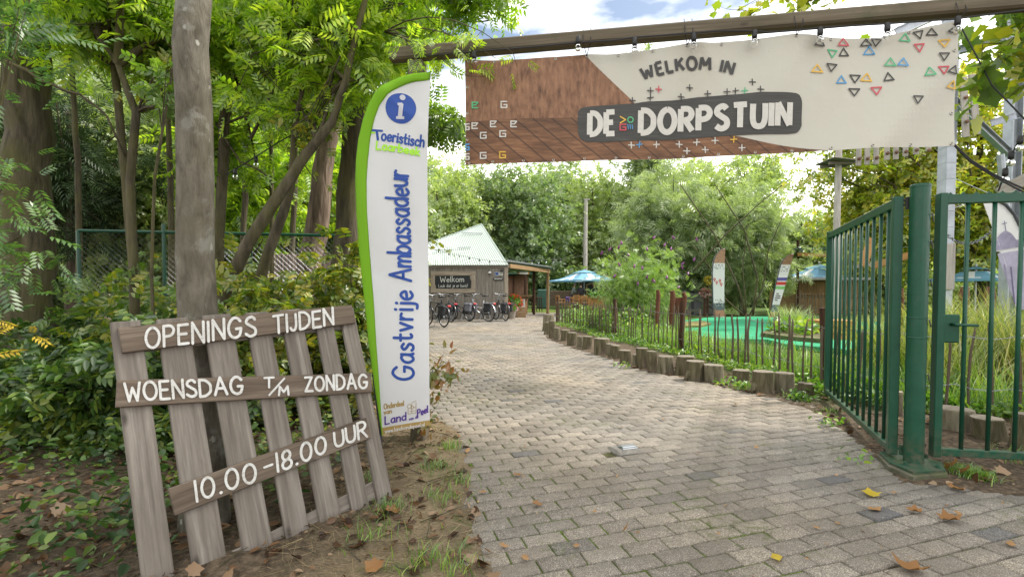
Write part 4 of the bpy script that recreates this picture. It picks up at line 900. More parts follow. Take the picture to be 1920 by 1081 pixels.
for i, (u0, u1, v0_, v1) in enumerate(stumps):
    b = G((u0 + u1) / 2, v1 - 1.5); wdt = (u1 - u0) / F * b.y; b.y += wdt * .45; b.x = ((u0 + u1) / 2 - 960) / F * b.y
    h = P(960, (v0_), b.y).z; r = wdt / 2 * .93 * math.cos(math.atan(((u0 + u1) / 2 - 960) / F)); rs = random.Random(i * 5 + 2); n = 22; lob = [rs.uniform(0, 6.28) for _ in range(3)]
    rad = lambda a, z: r * (1 + .05 * math.sin(2 * a + lob[0]) + .05 * math.sin(3 * a + lob[1]) + .03 * math.sin(7 * a + lob[2])) * (1 + .10 * (1 - z) ** 4 * (1 + math.sin(2 * a + lob[1])))
    tl = Vector((rs.gauss(0, .05), rs.gauss(0, .03), 0)); mb = MB(); vs = []
    if i == 25: tl = Vector((-.25, 0, 0))
    zz = [-.1, .0, .12, .35, .65, .9, .975, 1]
    for z in zz:
        for j in range(n):
            a = 2 * math.pi * j / n; q = rad(a, max(z, 0)) * (1 if z < .98 else .965) * rs.uniform(.985, 1.015)
            vs.append(b + Vector((q * math.cos(a), q * math.sin(a), h * z)) + tl * h * z)
    k = len(zz); fs = [(ii * n + j, ii * n + (j + 1) % n, (ii + 1) * n + (j + 1) % n, (ii + 1) * n + j) for ii in range(k - 1) for j in range(n)]; mb.add(vs, fs, 0)
    if i in (17, 20):
        d = Vector((-1, -.35, 0)); mb.tube([b + d * r * .5 + Vector((0, 0, h * .55)), b + d * r * 1.05 + Vector((0, 0, h * .25)), b + d * r * 1.5 + Vector((0, 0, .0))], [r * .45, r * .32, r * .12], 10)
    cen = len(mb.v); ctr = sum((Vector(q) for q in vs[-n:]), Vector()) / n
    mb.add(vs[-n:] + [ctr + Vector((0, 0, rs.uniform(-.004, .006)))], [(j, (j + 1) % n, n) for j in range(n)], 1)
    o = mb.build('log_stump', [SBARK if i % 3 else SBARK2, ENDG], origin=b + tl * h + Vector((0, 0, h)), smooth=True)
    if i < 24: lb_ = LOOK[i] + ' edging the path, ' + ORDN[i] + ' counted from the hut'
    else: lb_ = ['large flat log stump lying behind the right gate leaf', 'tilted log stump behind the bars of the right gate leaf', 'log stump at the frame edge behind the right gate leaf'][i - 24]
    tag(o, lb_, 'log stump', 'log stumps edging the path')

# ------------------------------------------------------------------ plank hut with the green roof
HUTW = wood('hut_planks', (.12, .10, .084), (.26, .23, .20), (.40, .365, .33), 9, .9, .7)
TIMB = wood('fresh_timber', (.16, .095, .045), (.30, .19, .095), (.42, .29, .16), 12, .8, .4)
FRAMEW = wood('frame_timber', (.22, .17, .125), (.38, .315, .25), (.50, .44, .36), 12, .8, .4)
ORAN = wood('orange_timber', (.26, .12, .035), (.43, .22, .075), (.56, .33, .13), 12, .7, .3)
t = NT('pale_green_sheeting'); v = t.coord('Object'); t.bsdf(t.mix(t.ramp(t.noise(v, 1.6, 5, .6), [(.45, 0), (.7, .6)]), (.36, .43, .385), (.45, .485, .455)), .55, None, .1, .4); ROOF = t.m
DGRN = plain('dark_green_sheet', (.03, .10, .075), .6, .2, 4)
YH = 20.5
hut = thing('plank_hut', 'grey plank hut with a steep pale green corrugated roof', 'hut', GX(850, YH))
xl, xr = GX(640, YH).x, GX(950, YH).x; ze = P(850, 500, YH).z; ZH = P(850, 497, YH).z
mb = MB(); x = xl; rr = random.Random(2)
while x < xr - .05:
    wd = min(rr.uniform(.12, .19), xr - x); mb.box((x + wd / 2, YH + rr.uniform(-.008, .008), ze / 2), (wd - .006, .03, ze), None, 0, .004); x += wd
for k in range(22): mb.box((xr - .015, YH + .10 + k * .17, ze / 2), (.03, .164, ze), None, 0, .004)
mb.box((xl, YH + 1.9, ze / 2), (.04, 3.7, ze), None, 0); mb.box(((xl + xr) / 2, YH + 3.8, ze / 2), (xr - xl, .04, ze), None, 0)
mb.build('wall', HUTW, hut)
mb = MB(); mb.box((xr - .02, YH - .03, ze / 2), (.16, .05, ze), None, 0, .006); mb.build('corner_post', FRAMEW, hut)
# roof: corrugated pyramid faces rising to an off-centre apex
apex = P(903, 420, YH + 2.0); e = .16
cs = [Vector((xl - e, YH - e, ZH)), Vector((xr + e * .35, YH - e, ZH)), Vector((xr + e, YH + 4.0, ZH)), Vector((xl - e, YH + 4.0, ZH))]
ridge = Vector((xl + 1.0, apex.y, apex.z - 2.2)); ridge = P(740, 497 - 4, YH + 2.0)
mb = MB()
def corr(a, b, top_a, top_b, m):
    nrm = (b - a).cross(top_a - a); nrm = nrm.normalized() if nrm.length > 0 else Vector((0, 0, 1))
    if nrm.z < 0: nrm = -nrm
    L = (b - a).length; n = int(L / .025); vs = []
    for r_ in range(m + 1):
        q = r_ / m
        for i in range(n + 1):
            p = a.lerp(b, i / n).lerp(top_a.lerp(top_b, i / n), q); vs.append(p + nrm * .012 * math.sin(i * .025 / .10 * 2 * math.pi) * (1 if r_ < m or top_a != top_b else .3) + nrm * (.0 if r_ % 2 else .004))
    mb.add(vs, [(r_ * (n + 1) + i, r_ * (n + 1) + i + 1, (r_ + 1) * (n + 1) + i + 1, (r_ + 1) * (n + 1) + i) for r_ in range(m) for i in range(n)])
left_top = P(742, 494, YH + 1.4)
corr(cs[0], cs[1], P(700, 492, YH + .3), apex, 3)
corr(cs[1], cs[2], apex, apex + Vector((0, .6, 0)), 3)
roof = mb.build('roof', ROOF, hut)
mb = MB(); mb.add([cs[2], cs[3], cs[0], P(700, 492, YH + .3), apex, apex + Vector((0, .6, 0))], [(0, 5, 4, 3, 2, 1)])
mb.build('rear_roof', ROOF, hut)
mb = MB(); mb.tube([P(700, 492, YH + .3), apex], .03, 6); mb.tube([apex, cs[1]], .025, 6); mb.build('ridge_cap', ROOF, roof)
mb = MB()
for (u0, v0_, u1, v1) in ((866, 437, 905, 438), (858, 465, 883, 464), (815, 470, 850, 469)):
    a, b_ = [onp(uu, vv, cs[0], (cs[1] - cs[0]).cross(apex - cs[0]).normalized()) for uu, vv in ((u0, v0_), (u1, v1))]; mb.tube([a + Vector((0, -.03, .02)), b_ + Vector((0, -.03, .02))], .018, 5)
mb.build('sheet_laps', MET, roof)
mb = MB(); mb.box(((xl + xr) / 2, YH - .05, ZH - .05), (xr - xl + .2, .05, .11), None, 0, .006); mb.build('eave_board', HUTW, hut)
hp = lambda u, v, z: Vector(((u - 960) / F * YH, 0, 0)) + Vector((0, YH - .02 - z, P(u, v, YH).z))
SLATE = plain('blackboard', (.022, .024, .026), .8, .25, 12)
bd = thing('blackboard_sign', 'chalk blackboard reading Welkom in a pale timber frame on the hut', 'blackboard', hp(850, 530, .0))
mb = MB()
for (a, b_, c, d) in ((808, 508.5, 892, 516), (808, 541, 892, 549)): p, q = hp(a, b_, .03), hp(c, d, .03); mb.box(((p + q) / 2), (abs(q.x - p.x), .05, abs(p.z - q.z)), None, 0, .01)
for (a, b_, c, d) in ((808, 516, 816, 541), (884, 516, 892, 541)): p, q = hp(a, b_, .028), hp(c, d, .028); mb.box(((p + q) / 2), (abs(q.x - p.x), .05, abs(p.z - q.z)), None, 0, .01)
mb.build('frame', FRAMEW, bd)
mb = MB(); p, q = hp(815, 515, .015), hp(885, 542, .015); mb.box((p + q) / 2, (q.x - p.x, .02, p.z - q.z), None, 0)
mb.build('backing_board', FRAMEW, bd)
mb = MB(); q = [(816.5, 517), (881, 516.5), (882, 523), (884, 526), (883, 540.5), (818, 541.5), (818, 536), (816, 532)]; vs = [hp(u, v, .028) for u, v in q] + [hp(u, v, .037) for u, v in q]; k = len(q)
mb.add(vs, [tuple(range(k)), tuple(range(k, 2 * k))[::-1]] + [(i, (i + 1) % k, k + (i + 1) % k, k + i) for i in range(k)]); mb.build('slate', SLATE, bd)
m_ = Marks(lambda u, v, z: hp(u, v, .038 + z), .001)
rr = random.Random(4); m_.text('Welkom', (826, 528.5), (870, 528), 10, 1.25, up=(0, -1), rng=rr); m_.text('Leuk dat je er bent!', (823, 538.3), (877, 538), 5.4, .62, up=(0, -1), rng=rr); m_.build('chalk_lettering', WPAINT, bd)
# small plates and lamps on the wall
def plate(name, label, cat, u0, v0_, u1, v1, mat, marks=None, z=.03):
    p, q = hp(u0, v0_, z), hp(u1, v1, z); o = thing(name, label, cat, (p + q) / 2); mb = MB(); mb.box((p + q) / 2, (q.x - p.x, .03, p.z - q.z), None, 0, .004); mb.build('panel', mat, o)
    if marks:
        m = Marks(lambda u, v, zz: hp(u, v, z + .0165 + zz), .001); mats = marks(m); m.build('print', mats, o)
    return o
def mk1(m): m.poly_strip([(928.6, 510.6), (935, 510.6)], [(928.6, 515.6), (935, 515.6)], 3, 2, 0); m.stroke([(936, 514.2), (942, 514.2)], .9, True, 1); m.stroke([(936, 512), (940.5, 512)], .7, True, 1); return [BLUE, INK]
plate('wall_plaque', 'small blue and white plaque near the hut corner', 'plaque', 928, 510, 943, 516.5, WPAINT, mk1)
def mk2(m): m.text('dorpstuin', (927, 523.5), (941.5, 523), 2.6, .5, up=(0, -1)); return [WPAINT]
plate('name_board', 'small black board with pale lettering under the wall plaque', 'sign', 925, 520.3, 943.5, 525.5, INK, mk2)
for (u, v, lb_) in ((918.5, 509.5, 'small white wall lamp left of the hut plaque'), (941.5, 506.5, 'small dark wall lamp above the hut plaque')):
    o = thing('wall_lamp', lb_, 'wall lamp', hp(u, v, .02)); q = hp(u, v, .05); mb = MB(); mb.box(q, (.10, .06, .06), None, 0, .01); mb.build('bracket', CORD, o); mb = MB(); mb.lathe([(.05, 0), (.075, -.08), (.06, -.09), (0, -.085)], q + Vector((0, -.04, .02)), 12); mb.build('shade', WPAINT if u < 930 else CORD, o)

# ------------------------------------------------------------------ open lean-to shelter
sh = thing('open_shelter', 'open timber lean-to with a green sheet roof right of the hut', 'shelter', GX(1000, 23))
A0, A1, B0, B1 = P(951, 491.5, YH + .2), P(1034, 503.5, 23.6), P(940, 490, 28.5), P(1023, 505, 28.5)
mb = MB(); dz = Vector((0, 0, .05)); vs = [A0, A1, B1, B0, A0 + dz, A1 + dz, B1 + dz, B0 + dz]; mb.add(vs, [(0, 1, 2, 3), (7, 6, 5, 4), (0, 4, 5, 1), (1, 5, 6, 2), (2, 6, 7, 3), (3, 7, 4, 0)]); mb.build('roof', DGRN, sh)
mb = MB(); mb.beam(A0 + Vector((0, -.03, .06)), A1 + Vector((0, -.03, .06)), .06, .07, ch=.006); mb.build('roof_edge', MET, sh)
mb = MB(); mb.beam(A0 + Vector((.1, .05, -.16)), A1 + Vector((-.1, .05, -.12)), .10, .18, ch=.01); mb.build('front_beam', TIMB, sh)
for k in range(4): mb = MB(); q = (k + 1) / 5; mb.beam(A0.lerp(B0, q) - Vector((-.1, 0, .12)), A1.lerp(B1, q) - Vector((.1, 0, .12)), .07, .14, ch=.008); mb.build('rafter', TIMB, sh)
for (u, v, r) in ((1027, 587.5, .085), (1001, 589.5, .075), (984.5, 582, .07), (963, 580, .06)):
    b = G(u, v); mb = MB(); zt_ = (A1.z if u > 1010 else A0.lerp(A1, .6).z if u > 990 else A0.lerp(A1, .35).z) - .12; mb.tube([b, b + Vector((0, 0, zt_ * .5)), b + Vector((0, 0, zt_))], [r, r * .97, r * .93], 10, 0, True, .04, random.Random(u)); mb.build('post', TIMB if u > 1010 else PDARK, sh)
b0 = GX(952, 23.5); b1 = GX(982, 24.5)
ct = thing('bar_counter', 'orange brown plank counter under the lean-to roof', 'counter', (b0 + b1) / 2)
mb = MB(); mb.beam(b0 + Vector((0, .25, .45)), b1 + Vector((0, .25, .45)), .5, .88, ch=.01); mb.build('front', wood('counter_planks', (.12, .06, .03), (.22, .12, .06), (.32, .19, .10), 8), ct)
mb = MB(); mb.beam(b0 + Vector((-.2, .2, .95)), b1 + Vector((.2, .2, .95)), .7, .06, ch=.01); mb.build('top', TIMB, ct)
b0, b1 = GX(948, 31), GX(990, 31)
bk = thing('plank_shed', 'red brown plank shed standing behind the lean-to', 'shed', (b0 + b1) / 2)
mb = MB()
for k in range(16): q = b0.lerp(b1, (k + .5) / 16); mb.box(q + Vector((0, .0, 1.1)), ((b1 - b0).length / 16 - .01, .05, 2.2), None, 0, .006)
mb.box((b0 + b1) / 2 + Vector((0, 1, 1.1)), ((b1 - b0).length, 1.9, 2.15)); mb.build('wall', wood('red_brown_planks', (.13, .06, .04), (.24, .13, .09), (.33, .2, .15), 8), bk)
mb = MB(); mb.beam(b0 + Vector((-.2, .6, 2.28)), b1 + Vector((.3, .6, 2.3)), 2.6, .06); mb.build('roof', DGRN, bk)
# low wall / bins behind the terrace
b0, b1 = GX(1030, 38), GX(1200, 38)
lw = MB(); lw.box((b0 + b1) / 2 + Vector((0, 0, .6)), ((b1 - b0).length, .3, 1.2), None, 0, .02); o = lw.build('low_wall', barkm('brown_brush', (.05, .035, .022), (.15, .11, .075), None, None, (4, 4, 4)), origin=(b0 + b1) / 2); tag(o, 'low brown wattle wall behind the terrace tables', 'wall')
b = GX(1019, 33); o = MB().box(b + Vector((0, 0, .65)), (.85, .6, 1.3), None, 0, .05).build('green_cabinet', DGRN, origin=b); tag(o, 'dark green cabinet against the hedge behind the lean-to', 'cabinet')
# stools at the counter
st0 = thing('bar_stool', 'dark bar stool beside the middle post of the lean-to', 'bar stool', GX(992, 27)); b = GX(992, 27); mb = MB()
mb.box(b + Vector((0, 0, .80)), (.36, .36, .05), None, 0, .01); mb.build('seat', PDARK, st0)
for sx in (-1, 1):
    for sy in (-1, 1): mb = MB(); mb.beam(b + Vector((sx * .17, sy * .17, 0)), b + Vector((sx * .14, sy * .14, .79)), .04, .04, Vector((0, 1, 0))); mb.build('leg', PDARK, st0)
mb = MB(); mb.box(b + Vector((0, -.155, .3)), (.3, .03, .04)); mb.build('foot_bar', PDARK, st0); st0['group'] = 'bar stools under the lean-to'
dup(st0, GX(1009, 28), .4, 'dark bar stool between the two front posts of the lean-to')
# red and white panel, plants and wooden crate in front of the counter
pA, pB = G(952, 592), G(984, 592.5)
pn = thing('advert_panel', 'white panel with red circles leaning on the counter', 'panel', (pA + pB) / 2)
mb = MB(); mb.beam(pA + Vector((0, 0, .45)), pB + Vector((0, 0, .45)), .03, .72); mb.build('board', WPAINT, pn)
mb = MB()
RED = plain('red_paint', (.50, .03, .025), .5, .1)
for k, (q, r, z) in enumerate(((.15, .17, .6), (.72, .13, .55), (.82, .09, .35))): c = pA.lerp(pB, q) + Vector((0, -.02, z)); mb.lathe([(r, 0), (0, .0005)], c, 20, Matrix.Rotation(R(90), 3, 'X'))
mb.build('red_dots', RED, pn)
def flower_tub(label, b, s, cols, seed, pot, n=420, tall=.5, size=.075):
    o = thing('flower_tub', label, 'flower tub', b, None); mb = MB(); mb.lathe([(.15 * s, 0), (.20 * s, .25 * s), (.21 * s, .27 * s), (.185 * s, .27 * s), (.17 * s, .2 * s), (0, .2 * s)], b, 16); mb.build('pot', pot, o)
    r_ = np.random.default_rng(seed); d = r_.normal(0, 1, (n, 3)); d /= np.linalg.norm(d, axis=1)[:, None]; p = np.array(b) + np.array((0, 0, .27 * s + tall * .42)) + d * np.array((.26 * s, .26 * s, tall * .5)) * r_.uniform(.4, 1, (n, 1)); V, Fc = scatter('ovate', p, d + (0, 0, .3), np.full(n, size), r_); arr_mesh('leaves', V, Fc, LG, o)
    k = int(n * .22); p = np.array(b) + np.array((0, 0, .27 * s + tall * .42)) + d[:k] * np.array((.28 * s, .28 * s, tall * .55)) * r_.uniform(.85, 1.05, (k, 1)); V, Fc = scatter('maple', p, d[:k], np.full(k, size * .9), r_); arr_mesh('flowers', V, Fc, cols, o); return o
LG = leafm('fresh_green_leaf', [(.06, .15, .015), (.11, .24, .03), (.17, .32, .05)], .3)
FRED = leafm('red_petal', [(.5, .03, .02), (.6, .12, .05)], .2, tcol=1); FPINK = leafm('pink_petal', [(.45, .04, .16), (.6, .22, .33), (.65, .40, .45)], .2, tcol=1); FPURP = leafm('purple_petal', [(.14, .02, .13), (.24, .04, .22)], .2, tcol=1); FYELP = leafm('yellow_petal', [(.6, .38, .02), (.65, .5, .05)], .2, tcol=1)
POT = plain('grey_stone_pot', (.24, .21, .18), .9, .2, 20)
flower_tub('bushy lime green plant with red flowers in a tub at the hut corner', G(961, 594), 1.5, FRED, 1, POT, 520, .62, .12)
flower_tub('low grey tub of green plants beside the rearmost bicycle', G(957, 597), 1.2, FPINK, 2, POT, 260, .28, .09)
cr = thing('wooden_crate', 'orange wooden crate with a dark opening in front of the panel', 'crate', G(977, 594)); b = G(977, 594)
mb = MB()
for k in range(4): mb.box(b + Vector((0, -.19, .06 + k * .115)), (.42, .02, .10), None, 0, .003); mb.box(b + Vector((-.21, 0, .06 + k * .115)), (.02, .38, .10), None, 0, .003); mb.box(b + Vector((.21, 0, .06 + k * .115)), (.02, .38, .10), None, 0, .003)
mb.box(b + Vector((0, 0, .02)), (.40, .36, .02)); mb.build('slats', TIMB, cr)
b = b + Vector((0, 0, 0)); pl_ = MB()
# hanging board in the shelter
o = thing('hanging_board', 'white and orange name board hanging under the lean-to roof', 'sign', P(982, 512, 22)); p = P(982, 512, 22); mb = MB(); mb.box(p, (.5, .03, .10), None, 0, .004); mb.build('board', WPAINT, o)
mb = MB(); mb.box(p + Vector((-.22, -.016, 0)), (.06, .004, .10)); mb.box(p + Vector((.22, -.016, 0)), (.06, .004, .10)); mb.build('ends', ORAN, o)
mb = MB(); mb.tube([p + Vector((-.2, 0, .04)), p + Vector((-.2, 0, .3))], .006, 4); mb.tube([p + Vector((.2, 0, .04)), p + Vector((.2, 0, .3))], .006, 4); mb.build('cords', CORD, o)
# festoon strings from hut to trees
festoon('thin festoon string sweeping along the hut roof', [P(806, 466, 20.0), P(860, 478, 20.1), P(905, 487, 20.2), P(951, 491, 20.3)], [P(u, v, 20.1) for u, v in ((822, 470.5), (842, 475), (861, 479), (880, 483), (899, 486.5), (918, 489))], .008, 1.5)
festoon('festoon string of pale bulbs stretched above the lean-to', [P(940, 486, 24), P(1000, 488, 25), P(1060, 485, 27), P(1140, 470, 30)], [P(u, v, 25.5) for u, v in ((982, 488), (997, 488.5), (1010, 488), (1024, 487.5), (1038, 487), (1051, 486))], .008, 1.9)

# ------------------------------------------------------------------ bicycles
TYRE = plain('tyre_rubber', (.012, .012, .012), .8, .2); FRB = plain('black_frame_paint', (.012, .013, .016), .3, .1); FRS = plain('silver_frame_paint', (.45, .46, .48), .3, .1, 10, .6); SADD = plain('saddle_leather', (.02, .018, .018), .6, .2)
BAGD = plain('dark_pannier_cloth', (.03, .032, .04), .85, .3, 20); BAGG = plain('grey_pannier_cloth', (.20, .20, .24), .85, .3, 20); TAIL = plain('red_tail_lens', (.5, .02, .02), .3, .1)
def make_bike(label, frame, bag, step=True, both=True):
    o = thing('bicycle', label, 'bicycle', (0, 0, 0), 'bicycles parked in front of the hut'); Vv = lambda *a: Vector(a); rw = .345
    for x, nm in ((0, 'wheel'), (1.10, 'wheel')):
        mb = MB(); c = Vv(x, 0, rw)
        for k in range(18): a = k * 2 * math.pi / 18; mb.tube([c + Vv(0, .018 * (-1) ** k, 0), c + Vv(math.cos(a) * .315, 0, math.sin(a) * .315)], .0022, 3, cap=False)
        mb.tube([c + Vv(0, -.05, 0), c + Vv(0, .05, 0)], .022, 8); wheel = mb.build('wheel', MET, o)
        mb = MB(); mb.torus(c, .326, .022, (0, 1, 0), 32, 7); mb.build('tyre', TYRE, wheel, smooth=True)
        mb = MB(); mb.torus(c, .305, .012, (0, 1, 0), 32, 5); mb.build('rim', MET, wheel, smooth=True)
        mb = MB(); vs = []; n = 15
        for i in range(n):
            a = R(-15 + 190 * i / (n - 1)) if x == 0 else R(10 + 150 * i / (n - 1))
            for y in (-.03, 0, .03): vs.append(c + Vv(-math.cos(a + math.pi) * (.365 - abs(y) * .4), y, math.sin(a) * (.365 - abs(y) * .4)))
        mb.add(vs, [(i * 3 + j, i * 3 + j + 1, i * 3 + j + 4, i * 3 + j + 3) for i in range(n - 1) for j in range(2)]); mb.build('mudguard', frame, o, smooth=True)
    bb, st, hd, hb_ = Vv(.46, 0, .30), Vv(.30, 0, .82), Vv(.93, 0, .86), Vv(.98, 0, .66)
    mb = MB(); mb.tube([bb, st], .017, 8); mb.tube([hd, hb_], .020, 8); mb.tube([hb_, Vv(1.0, .055, .58), Vv(1.10, .055, rw)], .012, 6); mb.tube([hb_, Vv(1.0, -.055, .58), Vv(1.10, -.055, rw)], .012, 6)
    if step: mb.tube([hb_ + Vv(-.01, 0, .04), Vv(.72, 0, .42), bb], .024, 8); mb.tube([hd + Vv(0, 0, -.07), Vv(.68, 0, .55), Vv(.38, 0, .52)], .016, 8)
    else: mb.tube([hb_, bb], .020, 8); mb.tube([hd + Vv(.01, 0, -.04), st + Vv(.01, 0, -.04)], .017, 8)
    for y in (-.055, .055): mb.tube([bb + Vv(0, y * .5, 0), Vv(0, y, rw)], .010, 6); mb.tube([st + Vv(0, y * .3, -.06), Vv(0, y, rw)], .009, 6)
    mb.build('frame', frame, o, smooth=True)
    mb = MB(); mb.tube([st, st + Vv(-.035, 0, .14)], .013, 8); mb.build('seat_post', MET, o)
    mb = MB(); s_ = st + Vv(-.05, 0, .17); vs = []
    for x_, w_, z_ in ((-.14, .085, .01), (-.09, .105, .02), (0, .075, .015), (.08, .03, .01), (.14, .018, .0)):
        for k in range(8): a = 2 * math.pi * k / 8; vs.append(s_ + Vv(x_, w_ * math.cos(a), z_ + .03 * math.sin(a)))
    mb.add(vs, [(i * 8 + j, i * 8 + (j + 1) % 8, (i + 1) * 8 + (j + 1) % 8, (i + 1) * 8 + j) for i in range(4) for j in range(8)] + [tuple(range(8))[::-1], tuple(range(32, 40))]); mb.build('saddle', SADD, o, smooth=True)
    mb = MB(); mb.tube([hd, hd + Vv(-.045, 0, .18)], .014, 8); h = hd + Vv(-.05, 0, .19)
    mb.tube([h + Vv(-.17, -.30, .02), h + Vv(-.04, -.27, .04), h + Vv(.05, -.12, .03), h, h + Vv(.05, .12, .03), h + Vv(-.04, .27, .04), h + Vv(-.17, .30, .02)], .011, 7); hbo = mb.build('handlebar', MET, o, smooth=True)
    for y in (-1, 1): mb = MB(); mb.tube([h + Vv(-.18, y * .302, .02), h + Vv(-.07, y * .28, .035)], .017, 8); mb.build('grip', TYRE, hbo)
    mb = MB(); mb.lathe([(.0, 0), (.04, .01), (.045, .06), (.02, .07)], hd + Vv(.07, 0, .0), 10, Matrix.Rotation(R(-90), 3, 'Y')); mb.build('headlight', MET, o)
    mb = MB()
    for y in (-.06, .06): mb.tube([st + Vv(-.02, y, -.10), Vv(-.26, y, .735), Vv(-.27, y, .72)], .007, 5); mb.tube([Vv(-.15, y, .73), Vv(0, y, rw)], .006, 5)
    for x_ in (.1, 0, -.12, -.25): mb.tube([Vv(x_, -.06, .735), Vv(x_, .06, .735)], .006, 5)
    mb.build('rear_rack', frame, o)
    mb = MB(); mb.box(Vv(-.30, 0, .70), (.04, .13, .06), None, 0, .012); mb.build('tail_light', TAIL, o)
    for y in ((-1, 1) if both else (1,)):
        mb = MB(); mb.box(Vv(-.06, y * .135, .55), (.36, .12, .34), Matrix.Rotation(R(3 * y), 3, 'X'), 0, .035); mb.box(Vv(-.06, y * .145, .67), (.38, .135, .09), None, 0, .03); mb.build('pannier', bag, o)
    mb = MB(); mb.box(Vv(.22, -.05, .33), (.56, .03, .13), Matrix.Rotation(R(-3), 3, 'Y'), 0, .014); mb.build('chain_case', FRB, o)
    mb = MB(); mb.tube([bb + Vv(0, -.07, 0), bb + Vv(.10, -.07, -.13)], .009, 6); mb.box(bb + Vv(.10, -.12, -.13), (.09, .09, .02)); mb.tube([bb + Vv(0, .05, 0), bb + Vv(-.10, .05, .13)], .009, 6); mb.box(bb + Vv(-.10, .10, .13), (.09, .09, .02)); mb.build('pedals', MET, o)
    mb = MB(); mb.tube([Vv(.36, .05, .28), Vv(.30, .21, .01)], .011, 6); mb.build('kickstand', MET, o)
    return o
bikes = [('black bicycle with a bare rack, nearest the white flag', FRB, BAGD, False, False, (832, 613), 128, False), ('black bicycle with dark panniers, second from the flag', FRB, BAGD, True, True, (846, 603.5), 124, True), ('dark bicycle with striped grey panniers below the blackboard', FRB, BAGG, True, True, (880, 602), 133, True),
         ('silver bicycle with a pale saddle, right of the blackboard', FRS, BAGD, True, False, (916, 602.5), 138, True), ('black bicycle with drooping dark panniers by the hut corner', FRB, BAGD, True, True, (948, 601.5), 112, True)]
for lb_, fr, bg_, step, both, (u, v), yaw, _ in bikes:
    o = make_bike(lb_, fr, bg_, step, both); o.location = G(u, v); o.rotation_euler = (R(3), 0, R(yaw))

# ------------------------------------------------------------------ terrace: parasol, people, chairs
PARB = cloth('blue_parasol_cloth', (.17, .36, .50), .25, .1); PARW = cloth('white_parasol_cloth', (.72, .74, .76), .25, .1)
def parasol(label, base, half, ze_, zp, rot, group='blue and white parasols', cut=True):
    o = thing('parasol', label, 'parasol', base, group); b = Vector(base); up = Vector((0, 0, 1)); rz_ = Matrix.Rotation(rot, 3, 'Z')
    cr_ = [b + rz_ @ Vector((sx * half, sy * half, ze_)) for sx, sy in ((-1, -1), (1, -1), (1, 1), (-1, 1))]; vt = .30
    tp = b + up * (ze_ + (zp - ze_) * .80); mb = MB(); mw = MB(); a = [c.lerp(tp, 1 - vt) for c in cr_]
    a = [c.lerp(b + up * zp, .70) - up * .06 for c in cr_]
    for i in range(4):
        c0, c1, q0, q1 = cr_[i], cr_[(i + 1) % 4], a[i], a[(i + 1) % 4]; n = 8; vs = []
        for r_ in range(n + 1):
            for k in range(n + 1):
                p = c0.lerp(c1, k / n).lerp(q0.lerp(q1, k / n), r_ / n); vs.append(p - up * .10 * math.sin(math.pi * r_ / n) - up * .05 * math.sin(math.pi * k / n) * (1 - r_ / n))
        fs, fw = [], []
        for r_ in range(n):
            for k in range(n):
                f = (r_ * (n + 1) + k, r_ * (n + 1) + k + 1, (r_ + 1) * (n + 1) + k + 1, (r_ + 1) * (n + 1) + k); m = (k + .5) / n; y_ = (r_ + .5) / n
                (fw if (.10 + y_ * .32 < m < .90 - y_ * .32 and not (abs(m - .5) < .16 and y_ < .5)) else fs).append(f)
        mb.add(vs, fs); mw.add(vs, fw)
        hem = [c0, c1, c1 - up * .10, c0 - up * .10]; mb.add(hem, [(0, 1, 2, 3)])
    mb.build('canopy', PARB, o, smooth=True); mw.build('white_panel', PARW, o, smooth=True)
    mb = MB(); cap = [c.lerp(b + up * zp, .68) + up * .02 for c in cr_] + [b + up * zp]; mb.add(cap, [(0, 1, 4), (1, 2, 4), (2, 3, 4), (3, 0, 4)]); mb.build('vent_cap', PARB, o)
    mb = MB(); mb.tube([b, b + up * (zp + .1)], .035, 10); mb.build('pole', MET, o)
    mb = MB()
    for c in cr_: mb.tube([b + up * (ze_ + .15), c.lerp(b + up * zp, .5) - up * .12], .012, 5)
    mb.build('ribs', MET, o); return o
parasol('large blue and white parasol shading the terrace tables', GX(1095, 34.5), 1.95, 1.95, 2.72, R(24))

